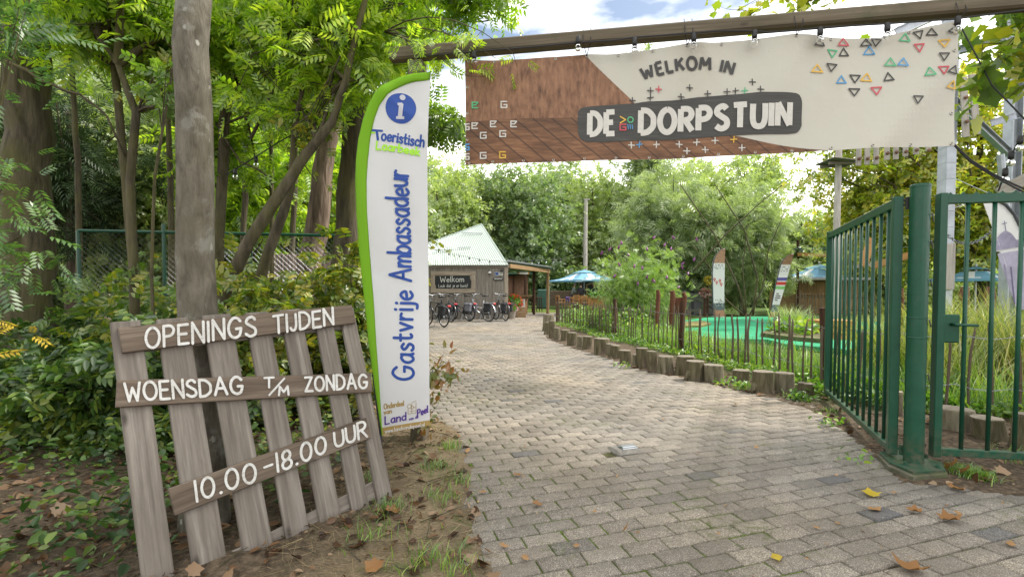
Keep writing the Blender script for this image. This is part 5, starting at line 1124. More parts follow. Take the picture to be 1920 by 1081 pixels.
SKIN = plain('skin', (.42, .25, .18), .6, .1); HAIRG = plain('grey_hair', (.20, .18, .16), .8, .3, 30); HAIRD = plain('dark_hair', (.03, .022, .016), .8, .3, 30)
def skinned(name, V, E, rad, mat, parent, root=0, lv=2):
    me = bpy.data.meshes.new(name); org = ORG[parent.name]; me.from_pydata([tuple(Vector(p) - org) for p in V], E, []); me.materials.append(mat); o = link(name, me, parent, org)
    m = o.modifiers.new('Skin', 'SKIN'); m.use_smooth_shade = True; m.branch_smoothing = .3
    for i, r_ in enumerate(rad): me.skin_vertices[0].data[i].radius = (r_, r_) if not hasattr(r_, '__len__') else r_; me.skin_vertices[0].data[i].use_root = (i == root)
    s = o.modifiers.new('Sub', 'SUBSURF'); s.levels = 1; s.render_levels = lv; return o
def person(label, base, yaw, top, trousers, hair, lean=0, seated=False, arms=((.34, .28), (.34, .28)), z0=0):
    o = thing('person', label, 'person', base); b = Vector(base); M = Matrix.Rotation(yaw, 3, 'Z')
    w_ = lambda x, y, z: b + M @ Vector((x, y, z + z0))                # x forward, y to the person's left
    hz = .50 if seated else .92; L = lambda h: math.sin(lean) * h
    ch, nk, hdz = hz + .38, hz + .53, hz + .71
    V = [w_(0, 0, hz), w_(L(.2), 0, hz + .2), w_(L(.38), 0, ch), w_(L(.53), 0, nk), w_(L(.60) + .01, 0, nk + .09)]; E = [(0, 1), (1, 2), (2, 3), (3, 4)]; Rr = [(.14, .11), (.15, .115), (.17, .125), (.075, .07), (.055, .055)]
    # jacket with sleeves
    for s, (fx, fz) in zip((-1, 1), arms):
        i = len(V); V += [w_(L(.44), s * .175, ch + .06), w_(L(.3) + .05, s * .25, ch - .20), w_(L(.3) + fx, s * .18, ch - fz)]; E += [(2, i), (i, i + 1), (i + 1, i + 2)]; Rr += [.075, .058, .042]
    skinned('jacket', V[:4] + V[5:], [(a if a < 4 else a - 1, c if c < 4 else c - 1) for a, c in E if 4 not in (a, c)], Rr[:4] + Rr[5:], top, o)
    # body: neck, head, hands as one skin surface is hidden inside the clothes
    hc = w_(L(.72) + .02, 0, hdz); V2 = [w_(L(.45), 0, nk - .06), w_(L(.56), 0, nk + .04), w_(L(.64) + .015, 0, nk + .10), hc, w_(L(.75) + .02, 0, hdz + .07)]; E2 = [(0, 1), (1, 2), (2, 3), (3, 4)]; R2 = [.06, .055, .058, (.078, .092), (.068, .08)]
    V2 += [w_(L(.72) + .11, 0, hdz - .005)]; E2 += [(3, 5)]; R2 += [.016]
    for s, (fx, fz) in zip((-1, 1), arms):
        wst = V[7 if s < 0 else 10]; el = V[6 if s < 0 else 9]; sh_ = V[5 if s < 0 else 8]; d = (wst - el).normalized(); i = len(V2)
        V2 += [sh_, el, wst, wst + d * .07]; E2 += [(0, i), (i, i + 1), (i + 1, i + 2), (i + 2, i + 3)]; R2 += [.05, .04, .028, .036]
        sd_ = d.cross(Vector((0, 0, 1))).normalized()
        for k, ln in enumerate((.075, .085, .08, .065)):
            j = len(V2); V2 += [wst + d * (.09 + ln * .5) + sd_ * (.027 - .018 * k) - Vector((0, 0, .008)), wst + d * (.085 + ln) + sd_ * (.028 - .018 * k) - Vector((0, 0, .03))]; E2 += [(i + 3, j), (j, j + 1)]; R2 += [.009, .008]
        j = len(V2); V2 += [wst + d * .06 + sd_ * .045, wst + d * .10 + sd_ * .052 - Vector((0, 0, .01))]; E2 += [(i + 3, j), (j, j + 1)]; R2 += [.010, .009]
    skinned('body', V2, E2, R2, SKIN, o)
    mb = MB(); mb.lathe([(0, .115), (.06, .10), (.086, .06), (.094, .0), (.088, -.05), (.06, -.075)], hc + M @ Vector((-.022, 0, .02)), 14, M @ Matrix.Rotation(R(-16), 3, 'Y')); mb.build('hair', hair, o, smooth=True)
    V3 = [w_(0, 0, hz + .02)]; E3 = []; R3 = [.135]
    for s in (-1, 1):
        i = len(V3)
        if seated: V3 += [w_(.04, s * .09, hz - .02), w_(.42, s * .11, hz - .02), w_(.45, s * .11, .10)]
        else: V3 += [w_(0, s * .09, hz - .10), w_(.02, s * .10, hz * .52), w_(-.01, s * .11, .10)]
        E3 += [(0, i), (i, i + 1), (i + 1, i + 2)]; R3 += [.095, .07, .05]
    skinned('trousers', V3, E3, R3, trousers, o)
    for s in (-1, 1):
        q = V3[3 if s < 0 else 6]; mb = MB(); mb.box(q + M @ Vector((.06, 0, -.06)), (.26, .09, .08), M, 0, .03); mb.build('shoe', TYRE, o)
    return o
NAVY = plain('dark_navy_cloth', (.018, .020, .028), .9, .3, 20); GREYG = plain('grey_green_cloth', (.13, .16, .15), .9, .2, 20); DENIM = plain('dark_trousers', (.03, .032, .04), .9, .2)
YP = 33.0
bp = GX(1073, YP); person('grey haired person in a grey green jacket leaning on a terrace table', bp, R(10), GREYG, DENIM, HAIRG, lean=.25, arms=((.42, .22), (.40, .26)))
bp = GX(1089, YP - .6); person('person in a dark navy jacket seen from behind under the parasol', bp, R(95), NAVY, DENIM, HAIRD, lean=.12, arms=((.30, .25), (.12, .30)))
bp = GX(1117, YP + .2); person('person in a dark jacket bending over the right terrace table', bp, R(170), NAVY, DENIM, HAIRG, lean=.2, arms=((.30, .28), (.30, .28)))
bp = GX(1064, YP - 1.2); bagb = MB(); bagb.box(bp + Vector((0, 0, .62)), (.30, .2, .42), None, 0, .08); bo = bagb.build('backpack', plain('violet_cloth', (.06, .03, .12), .8, .3), origin=bp); tag(bo, 'dark violet backpack hung on a terrace chair', 'backpack')
def chair(label, b, rot):
    o = thing('terrace_chair', label, 'chair', b, 'orange terrace chairs'); b = Vector(b); M = Matrix.Rotation(rot, 3, 'Z'); q = lambda x, y, z: b + M @ Vector((x, y, z))
    mb = MB(); mb.box(q(0, 0, .44), (.46, .46, .045), M, 0, .01); mb.build('seat', ORAN, o)
    mb = MB()
    for z in (.62, .74, .86): mb.box(q(-.21, 0, z), (.025, .46, .075), M, 0, .006)
    mb.build('backrest', ORAN, o)
    for sx in (-1, 1):
        for sy in (-1, 1): mb = MB(); mb.box(q(sx * .21, sy * .21, .45 if sx < 0 else .33), (.045, .045, .9 if sx < 0 else .66), M, 0, .005); mb.build('leg', ORAN, o)
    for sy in (-1, 1): mb = MB(); mb.box(q(0, sy * .22, .66), (.46, .05, .03), M, 0, .005); mb.build('armrest', ORAN, o)
    return o
for (u, Y_, rt, lb_) in ((1051, 31.5, 20, 'orange terrace chair left of the backpack, nearest the lean-to'), (1080, 31.6, 95, 'orange terrace chair behind the person seen from behind'), (1097, 31.4, 80, 'orange terrace chair right below the parasol pole'), (1132, 32.5, 200, 'red orange terrace chair right of the bending person'), (1147, 32.8, 160, 'rightmost orange terrace chair beside the butterfly bush')):
    chair(lb_, GX(u, Y_), R(rt))
tb = thing('terrace_table', 'long orange plank table in front of the people on the terrace', 'table', GX(1088, 32.3)); b = GX(1088, 32.3)
mb = MB(); mb.box(b + Vector((0, 0, .74)), (1.7, .75, .05), None, 0, .01); mb.build('top', ORAN, tb)
for sx in (-1, 1):
    for sy in (-1, 1): mb = MB(); mb.box(b + Vector((sx * .75, sy * .3, .36)), (.07, .07, .71), None, 0, .008); mb.build('leg', ORAN, tb)
b0, b1 = GX(1103, 30.6), GX(1168, 29.2)
pb = thing('plank_planter', 'long orange plank planter edging the terrace', 'planter', (b0 + b1) / 2); mb = MB()
for k in range(14): mb.beam(b0.lerp(b1, k / 14) + Vector((0, 0, .42)), b0.lerp(b1, (k + .93) / 14) + Vector((0, 0, .42)), .06, .84, ch=.008)
mb.build('planks', ORAN, pb)
r_ = np.random.default_rng(6); k = 500; q = r_.random(k)[:, None]; p = np.array(b0) * (1 - q) + np.array(b1) * q + np.array((0, 0, .95)) + r_.normal(0, 1, (k, 3)) * np.array((.12, .12, .14)); V, Fc = scatter('ovate', p, r_.normal(0, 1, (k, 3)) + (0, 0, .4), np.full(k, .14), r_); arr_mesh('plants', V, Fc, LG, pb)['kind'] = 'stuff'
b = GX(1112, 37); kb = thing('bar_kiosk', 'dark open bar kiosk with a timber arch behind the people', 'kiosk', b); mb = MB(); mb.box(b + Vector((0, .8, 1.0)), (1.5, .1, 2.0)); mb.box(b + Vector((0, .3, 1.98)), (1.7, 1.3, .07)); mb.build('cabin', FRB, kb)
mb = MB(); mb.tube([b + Vector((-.5, -.3, 1.68)), b + Vector((-.2, -.3, 1.78)), b + Vector((.2, -.3, 1.86)), b + Vector((.5, -.3, 1.84))], .07, 8); mb.tube([b + Vector((.35, -.3, 0)), b + Vector((.35, -.3, 1.8))], .05, 8); mb.tube([b + Vector((-.55, -.3, 0)), b + Vector((-.55, -.3, 1.7))], .05, 8); mb.build('arch', TIMB, kb)

# ------------------------------------------------------------------ mini golf garden
t = NT('green_turf_carpet'); v = t.coord('Object'); n = t.noise(v, 140, 2); t.bsdf(t.mix(t.ramp(t.noise(v, 1.2, 4), [(.4, 0), (.7, 1)]), (.018, .22, .10), (.03, .31, .15)), .8, t.bump(n, .4, .004), 0, .2); TURF = t.m
def slab(name, label, cat, pts, z, th_, mat, kind=None):
    k = len(pts); vs = [(p.x, p.y, z) for p in pts] + [(p.x, p.y, z + th_) for p in pts]; mb = MB(); mb.add(vs, [tuple(range(k))[::-1], tuple(range(k, 2 * k))] + [(i, (i + 1) % k, k + (i + 1) % k, k + i) for i in range(k)]); o = mb.build(name, mat, origin=sum((Vector(v) for v in vs), Vector()) / (2 * k)); tag(o, label, cat, kind=kind); return o
slab('minigolf_lane', 'broad emerald mini golf lane behind the picket fence', 'golf lane', [G(1283, 634), G(1355, 644), G(1440, 646), G(1470, 655), G(1560, 664), G(1660, 676), G(1668, 652), G(1560, 646), G(1500, 640), G(1440, 622), G(1480, 606), G(1440, 598), G(1330, 600), G(1285, 606)], .03, .09, TURF)
slab('minigolf_lane', 'far emerald mini golf strip behind the planted island', 'golf lane', [G(1490, 620), G(1560, 624), G(1660, 628), G(1660, 610), G(1560, 607), G(1500, 605)], .03, .09, TURF)
slab('planted_island', 'stone edged planted island in the mini golf lane', 'flower bed', [G(1426, 640), G(1470, 647), G(1540, 654), G(1545, 642), G(1530, 622), G(1470, 617)], .11, .10, barkm('island_soil', (.05, .04, .02), (.16, .14, .08), (.07, .12, .03), None, (3, 3, 3)))
slab('sand_mound', 'small straw coloured mound on the mini golf lane', 'mound', [G(1285, 622), G(1315, 621), G(1333, 616), G(1320, 611), G(1285, 612)], .10, .08, barkm('dry_turf', (.13, .12, .04), (.25, .22, .09), None, None, (4, 4, 4)))

def print_flag(name, label, cat, foot_u, Y_, outline_l, outline_r, vmin, vmax, bands, dots, n_rows=50, sleeve=.10, mats=None, group=None, pole=True):
    o = thing(name, label, cat, GX(foot_u, Y_), group); pl = P(foot_u, (vmin + vmax) / 2, Y_); nn_ = Vector((0, -1, 0)); px = Y_ / F
    sfn = lambda u, v, z: onp(u, v, pl, nn_) + nn_ * (z + .05 * px * 10 * .02 * math.sin(v * .12 + u * .2))
    vs_ = list(np.linspace(vmin, vmax, n_rows))
    def grid(cl, cr, n, lift, va=None, vb=None):
        vv = [v for v in vs_] if va is None else list(np.linspace(va, vb, 8)); mb = MB(); vs = []
        for v in vv:
            for j in range(n): vs.append(sfn(cl(v) + (cr(v) - cl(v)) * j / (n - 1), v, lift))
        mb.add(vs, [(i * n + j, (i + 1) * n + j, (i + 1) * n + j + 1, i * n + j + 1) for i in range(len(vv) - 1) for j in range(n - 1)]); return mb
    cl = lambda v: it(outline_l, v); cr = lambda v: it(outline_r, v); ci = lambda v: cl(v) + (cr(v) - cl(v)) * sleeve
    grid(cl, cr, 6, 0).build('cloth', FWHITE, o, smooth=True); grid(cl, ci, 3, .012).build('sleeve', mats['sleeve'], o)
    for va, vb, key in bands: grid(ci, cr, 5, .008, va, vb).build('print_band', mats[key], o)
    if dots: m = Marks(sfn, .012, .0005); ml = dots(m, ci, cr); m.build('print', ml, o)
    if pole: mb = MB(); q = sfn(cl(vmax) + 1, vmax, 0); mb.tube([Vector((q.x - .02, q.y, 0)), q, sfn(cl((vmin + vmax) / 2) + .5, (vmin + vmax) / 2, -.01)], .022, 6); mb.build('pole', CORD, o)
    return o
SLV = plain('slate_cloth', (.07, .08, .09), .8, .1); BRW = plain('brown_wood_print', (.36, .20, .125), .7, .3, 9); SLATEP = plain('slate_print', (.10, .125, .14), .7, .1); REDB = plain('red_band', (.55, .05, .04), .7); BLUB = plain('blue_band', (.11, .10, .36), .7); GRNB = plain('green_band', (.22, .52, .18), .7)
def dotsA(m, ci, cr):
    rr = random.Random(7)
    for va, vb, n, mi in ((496, 506, 22, 0), (561, 571, 18, 0), (570, 576, 8, 1)):
        for k in range(n): v = va + (k % 3) * (vb - va) / 3 + rr.uniform(0, 1); u = ci(v) + (cr(v) - ci(v)) * rr.uniform(.08, .95); m.stroke([(u - .7, v), (u + .7, v)], 1.2, True, mi)
    for u, v in ((1339.5, 523), (1343.5, 528.5), (1349.5, 525.5), (1352, 532)): m.disc((u, v), 2.4, 12, 2); m.stroke([(u, v + 1), (u, v + 4)], 1.5, False, 2); m.disc((u, v), 1.1, 10, 1)
    return [INK, WPAINT, REDB]
print_flag('printed_flag', 'upright white printed flag with four red map pins', 'flag', 1337, 20.5, [(465, 1358), (467, 1352), (472, 1346), (480, 1340), (490, 1336), (510, 1334), (540, 1334.5), (594, 1336)], [(465, 1359.5), (500, 1359), (540, 1358), (594, 1358.5)], 465.5, 594, [(466.5, 493, 'b'), (568, 581, 's'), (581, 593, 'b')], dotsA, mats=dict(sleeve=SLV, b=BRW, s=SLATEP), group='printed feather flags in the garden')
def dotsB(m, ci, cr):
    rr = random.Random(9)
    for k in range(18): v = 500 + (k % 3) * 4 + rr.uniform(0, 1); u = ci(v) + (cr(v) - ci(v)) * rr.uniform(.08, .9); m.stroke([(u - .7, v), (u + .7, v)], 1.2, True, 0)
    for v, a, b_ in ((550, .2, .5), (554, .18, .75), (558, .15, .8), (562, .2, .55)): u0, u1 = ci(v), cr(v); m.stroke([(u0 + (u1 - u0) * a, v), (u0 + (u1 - u0) * b_, v + .6)], 1.9, True, 0)
    for k in range(10): v = 570 + rr.uniform(0, 12); u = ci(v) + (cr(v) - ci(v)) * rr.uniform(.1, .8); m.stroke([(u - .6, v), (u + .6, v)], 1.1, True, 1)
    return [INK, WPAINT]
print_flag('printed_flag', 'leaning white printed flag with blue red and green stripes', 'flag', 1441, 19.6, [(474, 1487), (476, 1481), (480, 1474), (486, 1468), (495, 1463), (510, 1459), (530, 1454), (560, 1448), (598, 1441)], [(474, 1489), (490, 1484), (510, 1479), (540, 1471), (570, 1462), (598, 1453)], 474.5, 598, [(476, 496, 'b'), (520, 526, 'u'), (528, 534, 'r'), (536, 542, 'g'), (571, 584, 's'), (584, 597, 'b')], dotsB, mats=dict(sleeve=SLV, b=BRW, s=SLATEP, u=BLUB, r=REDB, g=GRNB), group='printed feather flags in the garden')
LILA = plain('lilac_church_print', (.33, .31, .43), .7, .35, 5); LILD = plain('dark_lilac_print', (.16, .145, .25), .7, .2, 5)
def dotsC(m, ci, cr):
    m.poly_strip([(1864, 456), (1868, 445), (1876, 436), (1884, 432), (1895, 438), (1904, 450), (1925, 446)], [(1866, 470), (1880, 468), (1895, 466), (1905, 464), (1915, 462), (1920, 462), (1930, 462)], 16, 4, 0)
    m.stroke([(1884, 433), (1881, 414)], 1.6, True, 1); m.stroke([(1877, 420), (1886, 418)], 1.4, True, 1); m.stroke([(1866, 471), (1930, 461)], 2, True, 2)
    m.poly_strip([(1868, 476), (1890, 472), (1930, 466)], [(1905, 580), (1930, 580), (1935, 580)], 12, 8, 3)
    m.stroke([(1893, 500), (1900, 570)], 3, True, 1); m.stroke([(1910, 492), (1914, 520)], 4, False, 0); m.stroke([(1880, 495), (1890, 540)], 2, True, 0); return [LILA, LILD, WPAINT, plain('pale_lilac_print', (.42, .40, .52), .7, .3, 4)]
print_flag('church_flag', 'large lilac feather flag printed with a church, behind the right gate leaf', 'flag', 1950, 5.4, [(376, 1842), (420, 1858), (480, 1878), (540, 1900), (590, 1925)], [(376, 1870), (385, 1886), (400, 1900), (430, 1915), (470, 1930), (530, 1950), (590, 1965)], 376.5, 590, [], dotsC, mats=dict(sleeve=FWHITE), sleeve=.02, pole=False)
mb = MB(); pp = [P(1868, 374, 5.38), P(1886, 384, 5.38), P(1902, 402, 5.38), P(1917, 432, 5.38), P(1932, 472, 5.38), P(1952, 534, 5.38), P(1968, 600, 5.38), GX(1985, 5.38)]; mb.tube(pp, [.016] * 7 + [.02], 8); mb.build('pole', SLV, bpy.data.objects['church_flag'])

# garden huts, posts and boards beyond the lane
GREYS = plain('grey_tarpaulin', (.20, .20, .22), .6, .2, 2); DTARP = plain('dark_tarpaulin', (.035, .035, .042), .5, .3, 3)
b = GX(1305, 24.5); gh = thing('tarpaulin_hut', 'low grey hut with a dark tarpaulin roof beyond the mini golf', 'hut', b); mb = MB(); mb.box(b + Vector((-.1, 1.0, 1.0)), (2.6, 2, 2.0), None, 0, .02); mb.build('wall', GREYS, gh)
mb = MB(); q = [P(1248, 523, 24.2), P(1300, 518, 24.2), P(1338, 520, 24.2), P(1338, 512, 25.2), P(1318, 502, 25.5), P(1290, 504, 25.5), P(1262, 512, 25.2)]; mb.add(q, [(0, 1, 5, 6), (1, 2, 3, 4), (1, 4, 5)]); mb.add([p - Vector((0, 0, .12)) for p in q], [(0, 6, 5, 1), (1, 5, 4), (1, 4, 3, 2)]); mb.build('roof', DTARP, gh)
b0, b1 = GX(1285, 22.6), GX(1352, 22.6); gf = thing('board_gate', 'grey green board gate with a diagonal brace behind the lane', 'gate', (b0 + b1) / 2); GG = wood('grey_green_boards', (.06, .065, .05), (.12, .13, .10), (.19, .20, .16), 10)
mb = MB()
for z in (.28, .78, 1.0): mb.beam(b0 + Vector((0, 0, z)), b1 + Vector((0, 0, z)), .04, .14, ch=.006)
mb.build('rails', GG, gf); mb = MB(); mb.beam(b0 + Vector((.3, -.03, .95)), b1 + Vector((0, -.03, .3)), .03, .12); mb.build('brace', GG, gf)
for q in (0, .22, 1): p = b0.lerp(b1, q); mb = MB(); mb.box(p + Vector((0, .05, .6)), (.12, .1, 1.25), None, 0, .01); mb.build('post', FRB if q == .22 else GG, gf)
def basket(label, b, n, cols, r, seed):
    o = thing('flower_basket', label, 'flower basket', b); r_ = np.random.default_rng(seed); d = r_.normal(0, 1, (n, 3)); d /= np.linalg.norm(d, axis=1)[:, None]; p = np.array(b) + d * r * np.array((1, 1, .75)) * r_.uniform(.6, 1, (n, 1)); V, Fc = scatter('maple', p, d, np.full(n, .10), r_); arr_mesh('flowers', V, Fc, cols, o)
    p = np.array(b) + d * r * .8 * np.array((1, 1, .8)); V, Fc = scatter('ovate', p, d, np.full(n, .10), r_); arr_mesh('leaves', V, Fc, LG, o); mb = MB(); mb.tube([Vector(b) + Vector((0, .1, -r)), Vector((b[0], b[1] + .1, .0))], .05, 6); mb.build('post', PDARK, o); return o
basket('round basket of pink flowers beside the map pin flag', P(1323, 549, 22), 240, FPINK, .24, 3); basket('yellow flower basket above the pink one', P(1329, 526, 22.3), 140, FYELP, .22, 4)
for i, (u, v0_, v1, Y_, r, lb_) in enumerate(((1233, 543, 628, 12.4, .055, 'red brown hewn post, leftmost beside the butterfly bush'), (1260, 545, 622, 12.6, .075, 'red brown hewn post, middle of the three by the butterfly bush'), (1281, 548, 622, 12.6, .06, 'red brown hewn post just left of the mini golf lane'), (1686, 540, 700, 7.4, .06, 'red brown hewn post behind the open gate leaf'), (1808, 537, 690, 7.8, .065, 'red brown hewn post in the tall grass behind the right leaf'), (1858, 538, 690, 7.8, .07, 'notched red brown post near the church flag'))):
    b = GX(u, Y_); rr = random.Random(i); h = P(u, v0_, Y_).z; mb = MB(); mb.tube([b - Vector((0, 0, .2)), b + Vector((0, 0, h * .5)), b + Vector((rr.gauss(0, .02), 0, h * .9)), b + Vector((0, 0, h))], [r, r * .95, r * 1.0, r * .75], 9, 0, True, .12, rr); o = mb.build('hewn_post', REDP, origin=b); tag(o, lb_, 'post', 'red brown hewn posts')
b0, b1 = GX(1262, 12.6), GX(1283, 12.6); o = MB().beam(b0 + Vector((0, .06, .82)), b1 + Vector((0, .06, .82)), .05, .42, ch=.01).build('red_board', REDP, origin=b0); tag(o, 'red brown board fixed between two hewn posts', 'board')

# wooden bar hut on the right with parasol and shade sail
b0, b1 = GX(1492, 25), GX(1610, 25); wh = thing('timber_bar_hut', 'ochre timber bar hut with a flat roof behind the willow', 'hut', (b0 + b1) / 2); mb = MB(); zt_ = P(1500, 526, 25).z
for k in range(22): mb.box(b0.lerp(b1, (k + .5) / 22) + Vector((0, 0, zt_ / 2)), ((b1 - b0).length / 22 - .01, .05, zt_), None, 0, .006)
mb.box((b0 + b1) / 2 + Vector((0, 1.3, zt_ / 2)), ((b1 - b0).length, 2.5, zt_ - .02)); mb.build('wall', wood('ochre_planks', (.12, .075, .035), (.26, .165, .075), (.36, .24, .12), 8), wh)
mb = MB(); mb.beam(b0 + Vector((-.3, .9, zt_ + .08)), b1 + Vector((.3, .9, zt_ + .08)), 3.2, .12, ch=.01); mb.build('roof', plain('grey_felt', (.30, .29, .28), .9), wh)
mb = MB(); mb.beam(GX(1494, 24.9) + Vector((0, 0, 1.05)), GX(1600, 24.9) + Vector((0, 0, 1.05)), .12, .06); mb.build('counter_shelf', TIMB, wh)
parasol('blue parasol rising over the ochre bar hut', GX(1535, 28), 1.7, 1.95, 2.75, R(10)); parasol('blue and white parasol behind the bars of the right gate leaf', GX(1828, 16.5), 1.0, 1.62, 2.05, R(30))
b0, b1 = P(1495, 477, 24), P(1556, 478, 24); ss = thing('timber_canopy', 'orange edged timber canopy above the ochre hut', 'canopy', GX(1525, 24)); mb = MB(); mb.beam(b0, b1, .1, .17); mb.build('fascia', ORAN, ss); mb = MB(); mb.beam(b0 + Vector((-.3, .6, .30)), b1 + Vector((0, .6, .34)), 1.4, .05); mb.build('roof', DGRN, ss)
for u in (1496, 1555): mb = MB(); mb.tube([GX(u, 24.3), P(u, 450, 24.3)], .07, 8); mb.build('post', PDARK, ss)
b0, b1 = GX(1494, 22.5), GX(1640, 21.0); pf = thing('paling_fence', 'row of pale palings in front of the ochre hut', 'fence', (b0 + b1) / 2); rr = random.Random(3)
for k in range(24): b = b0.lerp(b1, k / 23); mb = MB(); picket(mb, b, rr.uniform(1.05, 1.2), .022, rr, .02); mb.build('paling', PICK, pf)
mb = MB(); mb.beam(b0 + Vector((0, .04, .35)), b1 + Vector((0, .04, .35)), .02, .05); mb.beam(b0 + Vector((0, .04, .9)), b1 + Vector((0, .04, .9)), .02, .05); mb.build('rails', PICK, pf)
b = GX(1560, 11.5); pbx = thing('plank_box', 'small orange plank box beside the mini golf lane', 'planter', b); mb = MB()
for k in range(3): mb.box(b + Vector((0, 0, .09 + k * .17)), (.85, .5, .155), None, 0, .01)
mb.build('boards', ORAN, pbx)

# ------------------------------------------------------------------ climbing course
def hsec(mb, a, b_, w_, mi=0):
    """H-section steel between two points"""
    d = (b_ - a).normalized(); side = Vector((0, 1, 0)).cross(d).normalized(); f = d.cross(side)
    for s in (-1, 1): mb.beam(a + side * s * w_ * .46, b_ + side * s * w_ * .46, w_, w_ * .08, side)
    mb.beam(a, b_, w_ * .08, w_ * .84, side)
GALV = plain('galvanised_section', (.36, .39, .43), .45, .18, 5, .35); GREYW = wood('grey_pole_wood', (.28, .255, .23), (.43, .40, .365), (.56, .53, .49), 7, .9, .5)
cs_ = thing('steel_column', 'tall galvanised steel column rising behind the round gate post', 'steel column', GX(1768, 9.2)); b = GX(1768, 9.2); mb = MB(); mb.box(b + Vector((0, 0, 4.4)), (.20, .20, 8.8), None, 0, .012); mb.build('column', GALV, cs_)
mb = MB(); mb.box((b.x - .01, b.y - .13, P(1768, 500, 9.2).z), (.19, .04, P(1768, 460, 9.2).z - P(1768, 545, 9.2).z), None, 0, .006); mb.build('wooden_plate', GREYW, cs_)
mb = MB()
for k in range(22): mb.torus((b.x, b.y, .6 + k * .30), .145, .004, (0, .1, 1), 4, 4)
mb.build('wire_bands', MET, cs_)
cs2 = thing('steel_column', 'slim galvanised steel column at the right with a cross arm', 'steel column', GX(1889, 9.6)); b2 = GX(1889, 9.6); mb = MB(); hsec(mb, b2, b2 + Vector((0, 0, 9)), .20); mb.build('column', GALV, cs2); mb = MB(); hsec(mb, P(1858, 231, 9.4), P(1905, 217, 9.4), .13); mb.build('cross_arm', GALV, cs2)
o = MB(); hsec(o, P(1780, 182, 9.2), P(1897, 292, 9.6), .115); o = o.build('steel_brace', GALV, origin=P(1840, 240, 9.4)); tag(o, 'diagonal steel brace between the two steel columns', 'steel brace')
o = MB(); o.tube([P(1876, 290, 9.5), P(1889, 420, 9.5)], .06, 8); o = o.build('steel_strut', GALV, origin=P(1880, 350, 9.5)); tag(o, 'short round steel strut leaning on the slim column', 'steel strut')
o = MB(); hsec(o, P(1680, 62, 8.4), P(1755, 28, 9.0), .15); o = o.build('steel_girder', GALV, origin=P(1720, 45, 9)); tag(o, 'upper steel girder showing between beam and banner', 'steel girder')
o = MB(); hsec(o, P(1796, 95, 10.5), P(1990, 40, 9.6), .16); o = o.build('steel_girder', GALV, origin=P(1850, 80, 10)); tag(o, 'steel girder running off behind the maple leaves', 'steel girder')
rr = random.Random(12)
pk = [(1611, 285, 311), (1627, 284, 309), (1644, 282, 308), (1664, 281, 300), (1681, 280, 299), (1699, 278, 293), (1719, 277, 290), (1742, 275, 284)]
PL_L = ['first', 'second', 'third', 'fourth', 'fifth', 'sixth', 'seventh', 'eighth']
KNOB = plain('brown_climbing_hold', (.16, .08, .05), .6, .3)
for i, (u, v0_, v1) in enumerate(pk):
    a, b_ = P(u, v0_ - 32, 9.0), P(u - 1.5, v1, 9.0); o = thing('climbing_plank', 'pale climbing plank hanging below the banner, ' + PL_L[i] + ' from the platform pole', 'climbing plank', b_, 'hanging climbing planks'); mb = MB(); mb.beam(a, b_, .095, .025, Vector((1, 0, 0)).cross((b_ - a).normalized()), ch=.004); mb.build('board', GREYW, o); mb = MB(); mb.lathe([(.035, 0), (.03, .03), (0, .04)], P(u - .5, (v0_ + v1) / 2 + rr.uniform(-4, 4), 8.95), 8, Matrix.Rotation(R(90), 3, 'X')); mb.build('hold', KNOB, o)
for i, (u0, v0_, u1, v1, lb_) in enumerate(((1806, 145, 1811, 257, 'long hanging climbing plank close to the banner edge'), (1822, 140, 1832, 252, 'long hanging climbing plank just right of the first one'))):
    a, b_ = P(u0, v0_, 9), P(u1, v1, 9); o = thing('climbing_plank', lb_, 'climbing plank', b_, 'hanging climbing planks'); mb = MB(); mb.beam(a, b_, .13, .025, Vector((1, 0, 0)).cross((b_ - a).normalized()), ch=.004); mb.build('board', GREYW, o); mb = MB()
    for f in (.35, .75): mb.lathe([(.035, 0), (.03, .03), (0, .04)], a.lerp(b_, f) - Vector((0, .03, 0)), 8, Matrix.Rotation(R(90), 3, 'X'))
    mb.build('holds', KNOB, o)
pp_ = thing('platform_pole', 'weathered pole carrying a plank platform above the garden', 'pole', GX(1566, 14.5)); b = GX(1566, 14.5); zt_ = P(1566, 240, 14.5).z; mb = MB(); mb.tube([b, b + Vector((0, 0, zt_ * .5)), b + Vector((.02, 0, zt_))], [.095, .09, .085], 12, 0, True, .03, random.Random(1)); mb.build('pole', GREYW, pp_)
zc = P(1566, 306, 14.5).z; mb = MB()
for k in range(6): mb.box(b + Vector((0, -.36 + k * .145, zc + .02)), (.9, .13, .035), Matrix.Rotation(R(4), 3, 'Y') @ Matrix.Rotation(R(8), 3, 'Z'), 0, .01)
mb.beam(b + Vector((-.4, -.2, zc - .05)), b + Vector((.4, -.2, zc - .02)), .07, .08); mb.beam(b + Vector((-.4, .2, zc - .05)), b + Vector((.4, .2, zc - .02)), .07, .08); mb.build('platform', WOODP, pp_)
po = thing('climbing_pole', 'tall pale wooden pole behind the blue parasol', 'pole', GX(1097, 41)); b = GX(1097, 41); zt_ = P(1097, 373, 41).z; mb = MB(); mb.tube([b, b + Vector((0, 0, zt_ * .6)), b + Vector((.03, 0, zt_))], [.20, .18, .15], 12, 0, True, .03, random.Random(2)); mb.build('shaft', GREYW, po); mb = MB(); mb.box(b + Vector((.1, 0, zt_ - .05)), (.5, .3, .1)); mb.build('cap', GREYW, po)
o = MB(); o.beam(P(1640, 498, 13), P(1735, 470, 11.5), .10, .17); o = o.build('timber_beam', ORAN, origin=P(1690, 480, 12)); tag(o, 'slanting orange timber beam left of the round gate post', 'beam')
o = MB(); o.beam(P(1600, 500, 13.5), P(1690, 487, 13), .10, .08); o = o.build('timber_beam', GREYW, origin=P(1640, 490, 13)); tag(o, 'pale flat timber beam seen through the open gate leaf', 'beam')
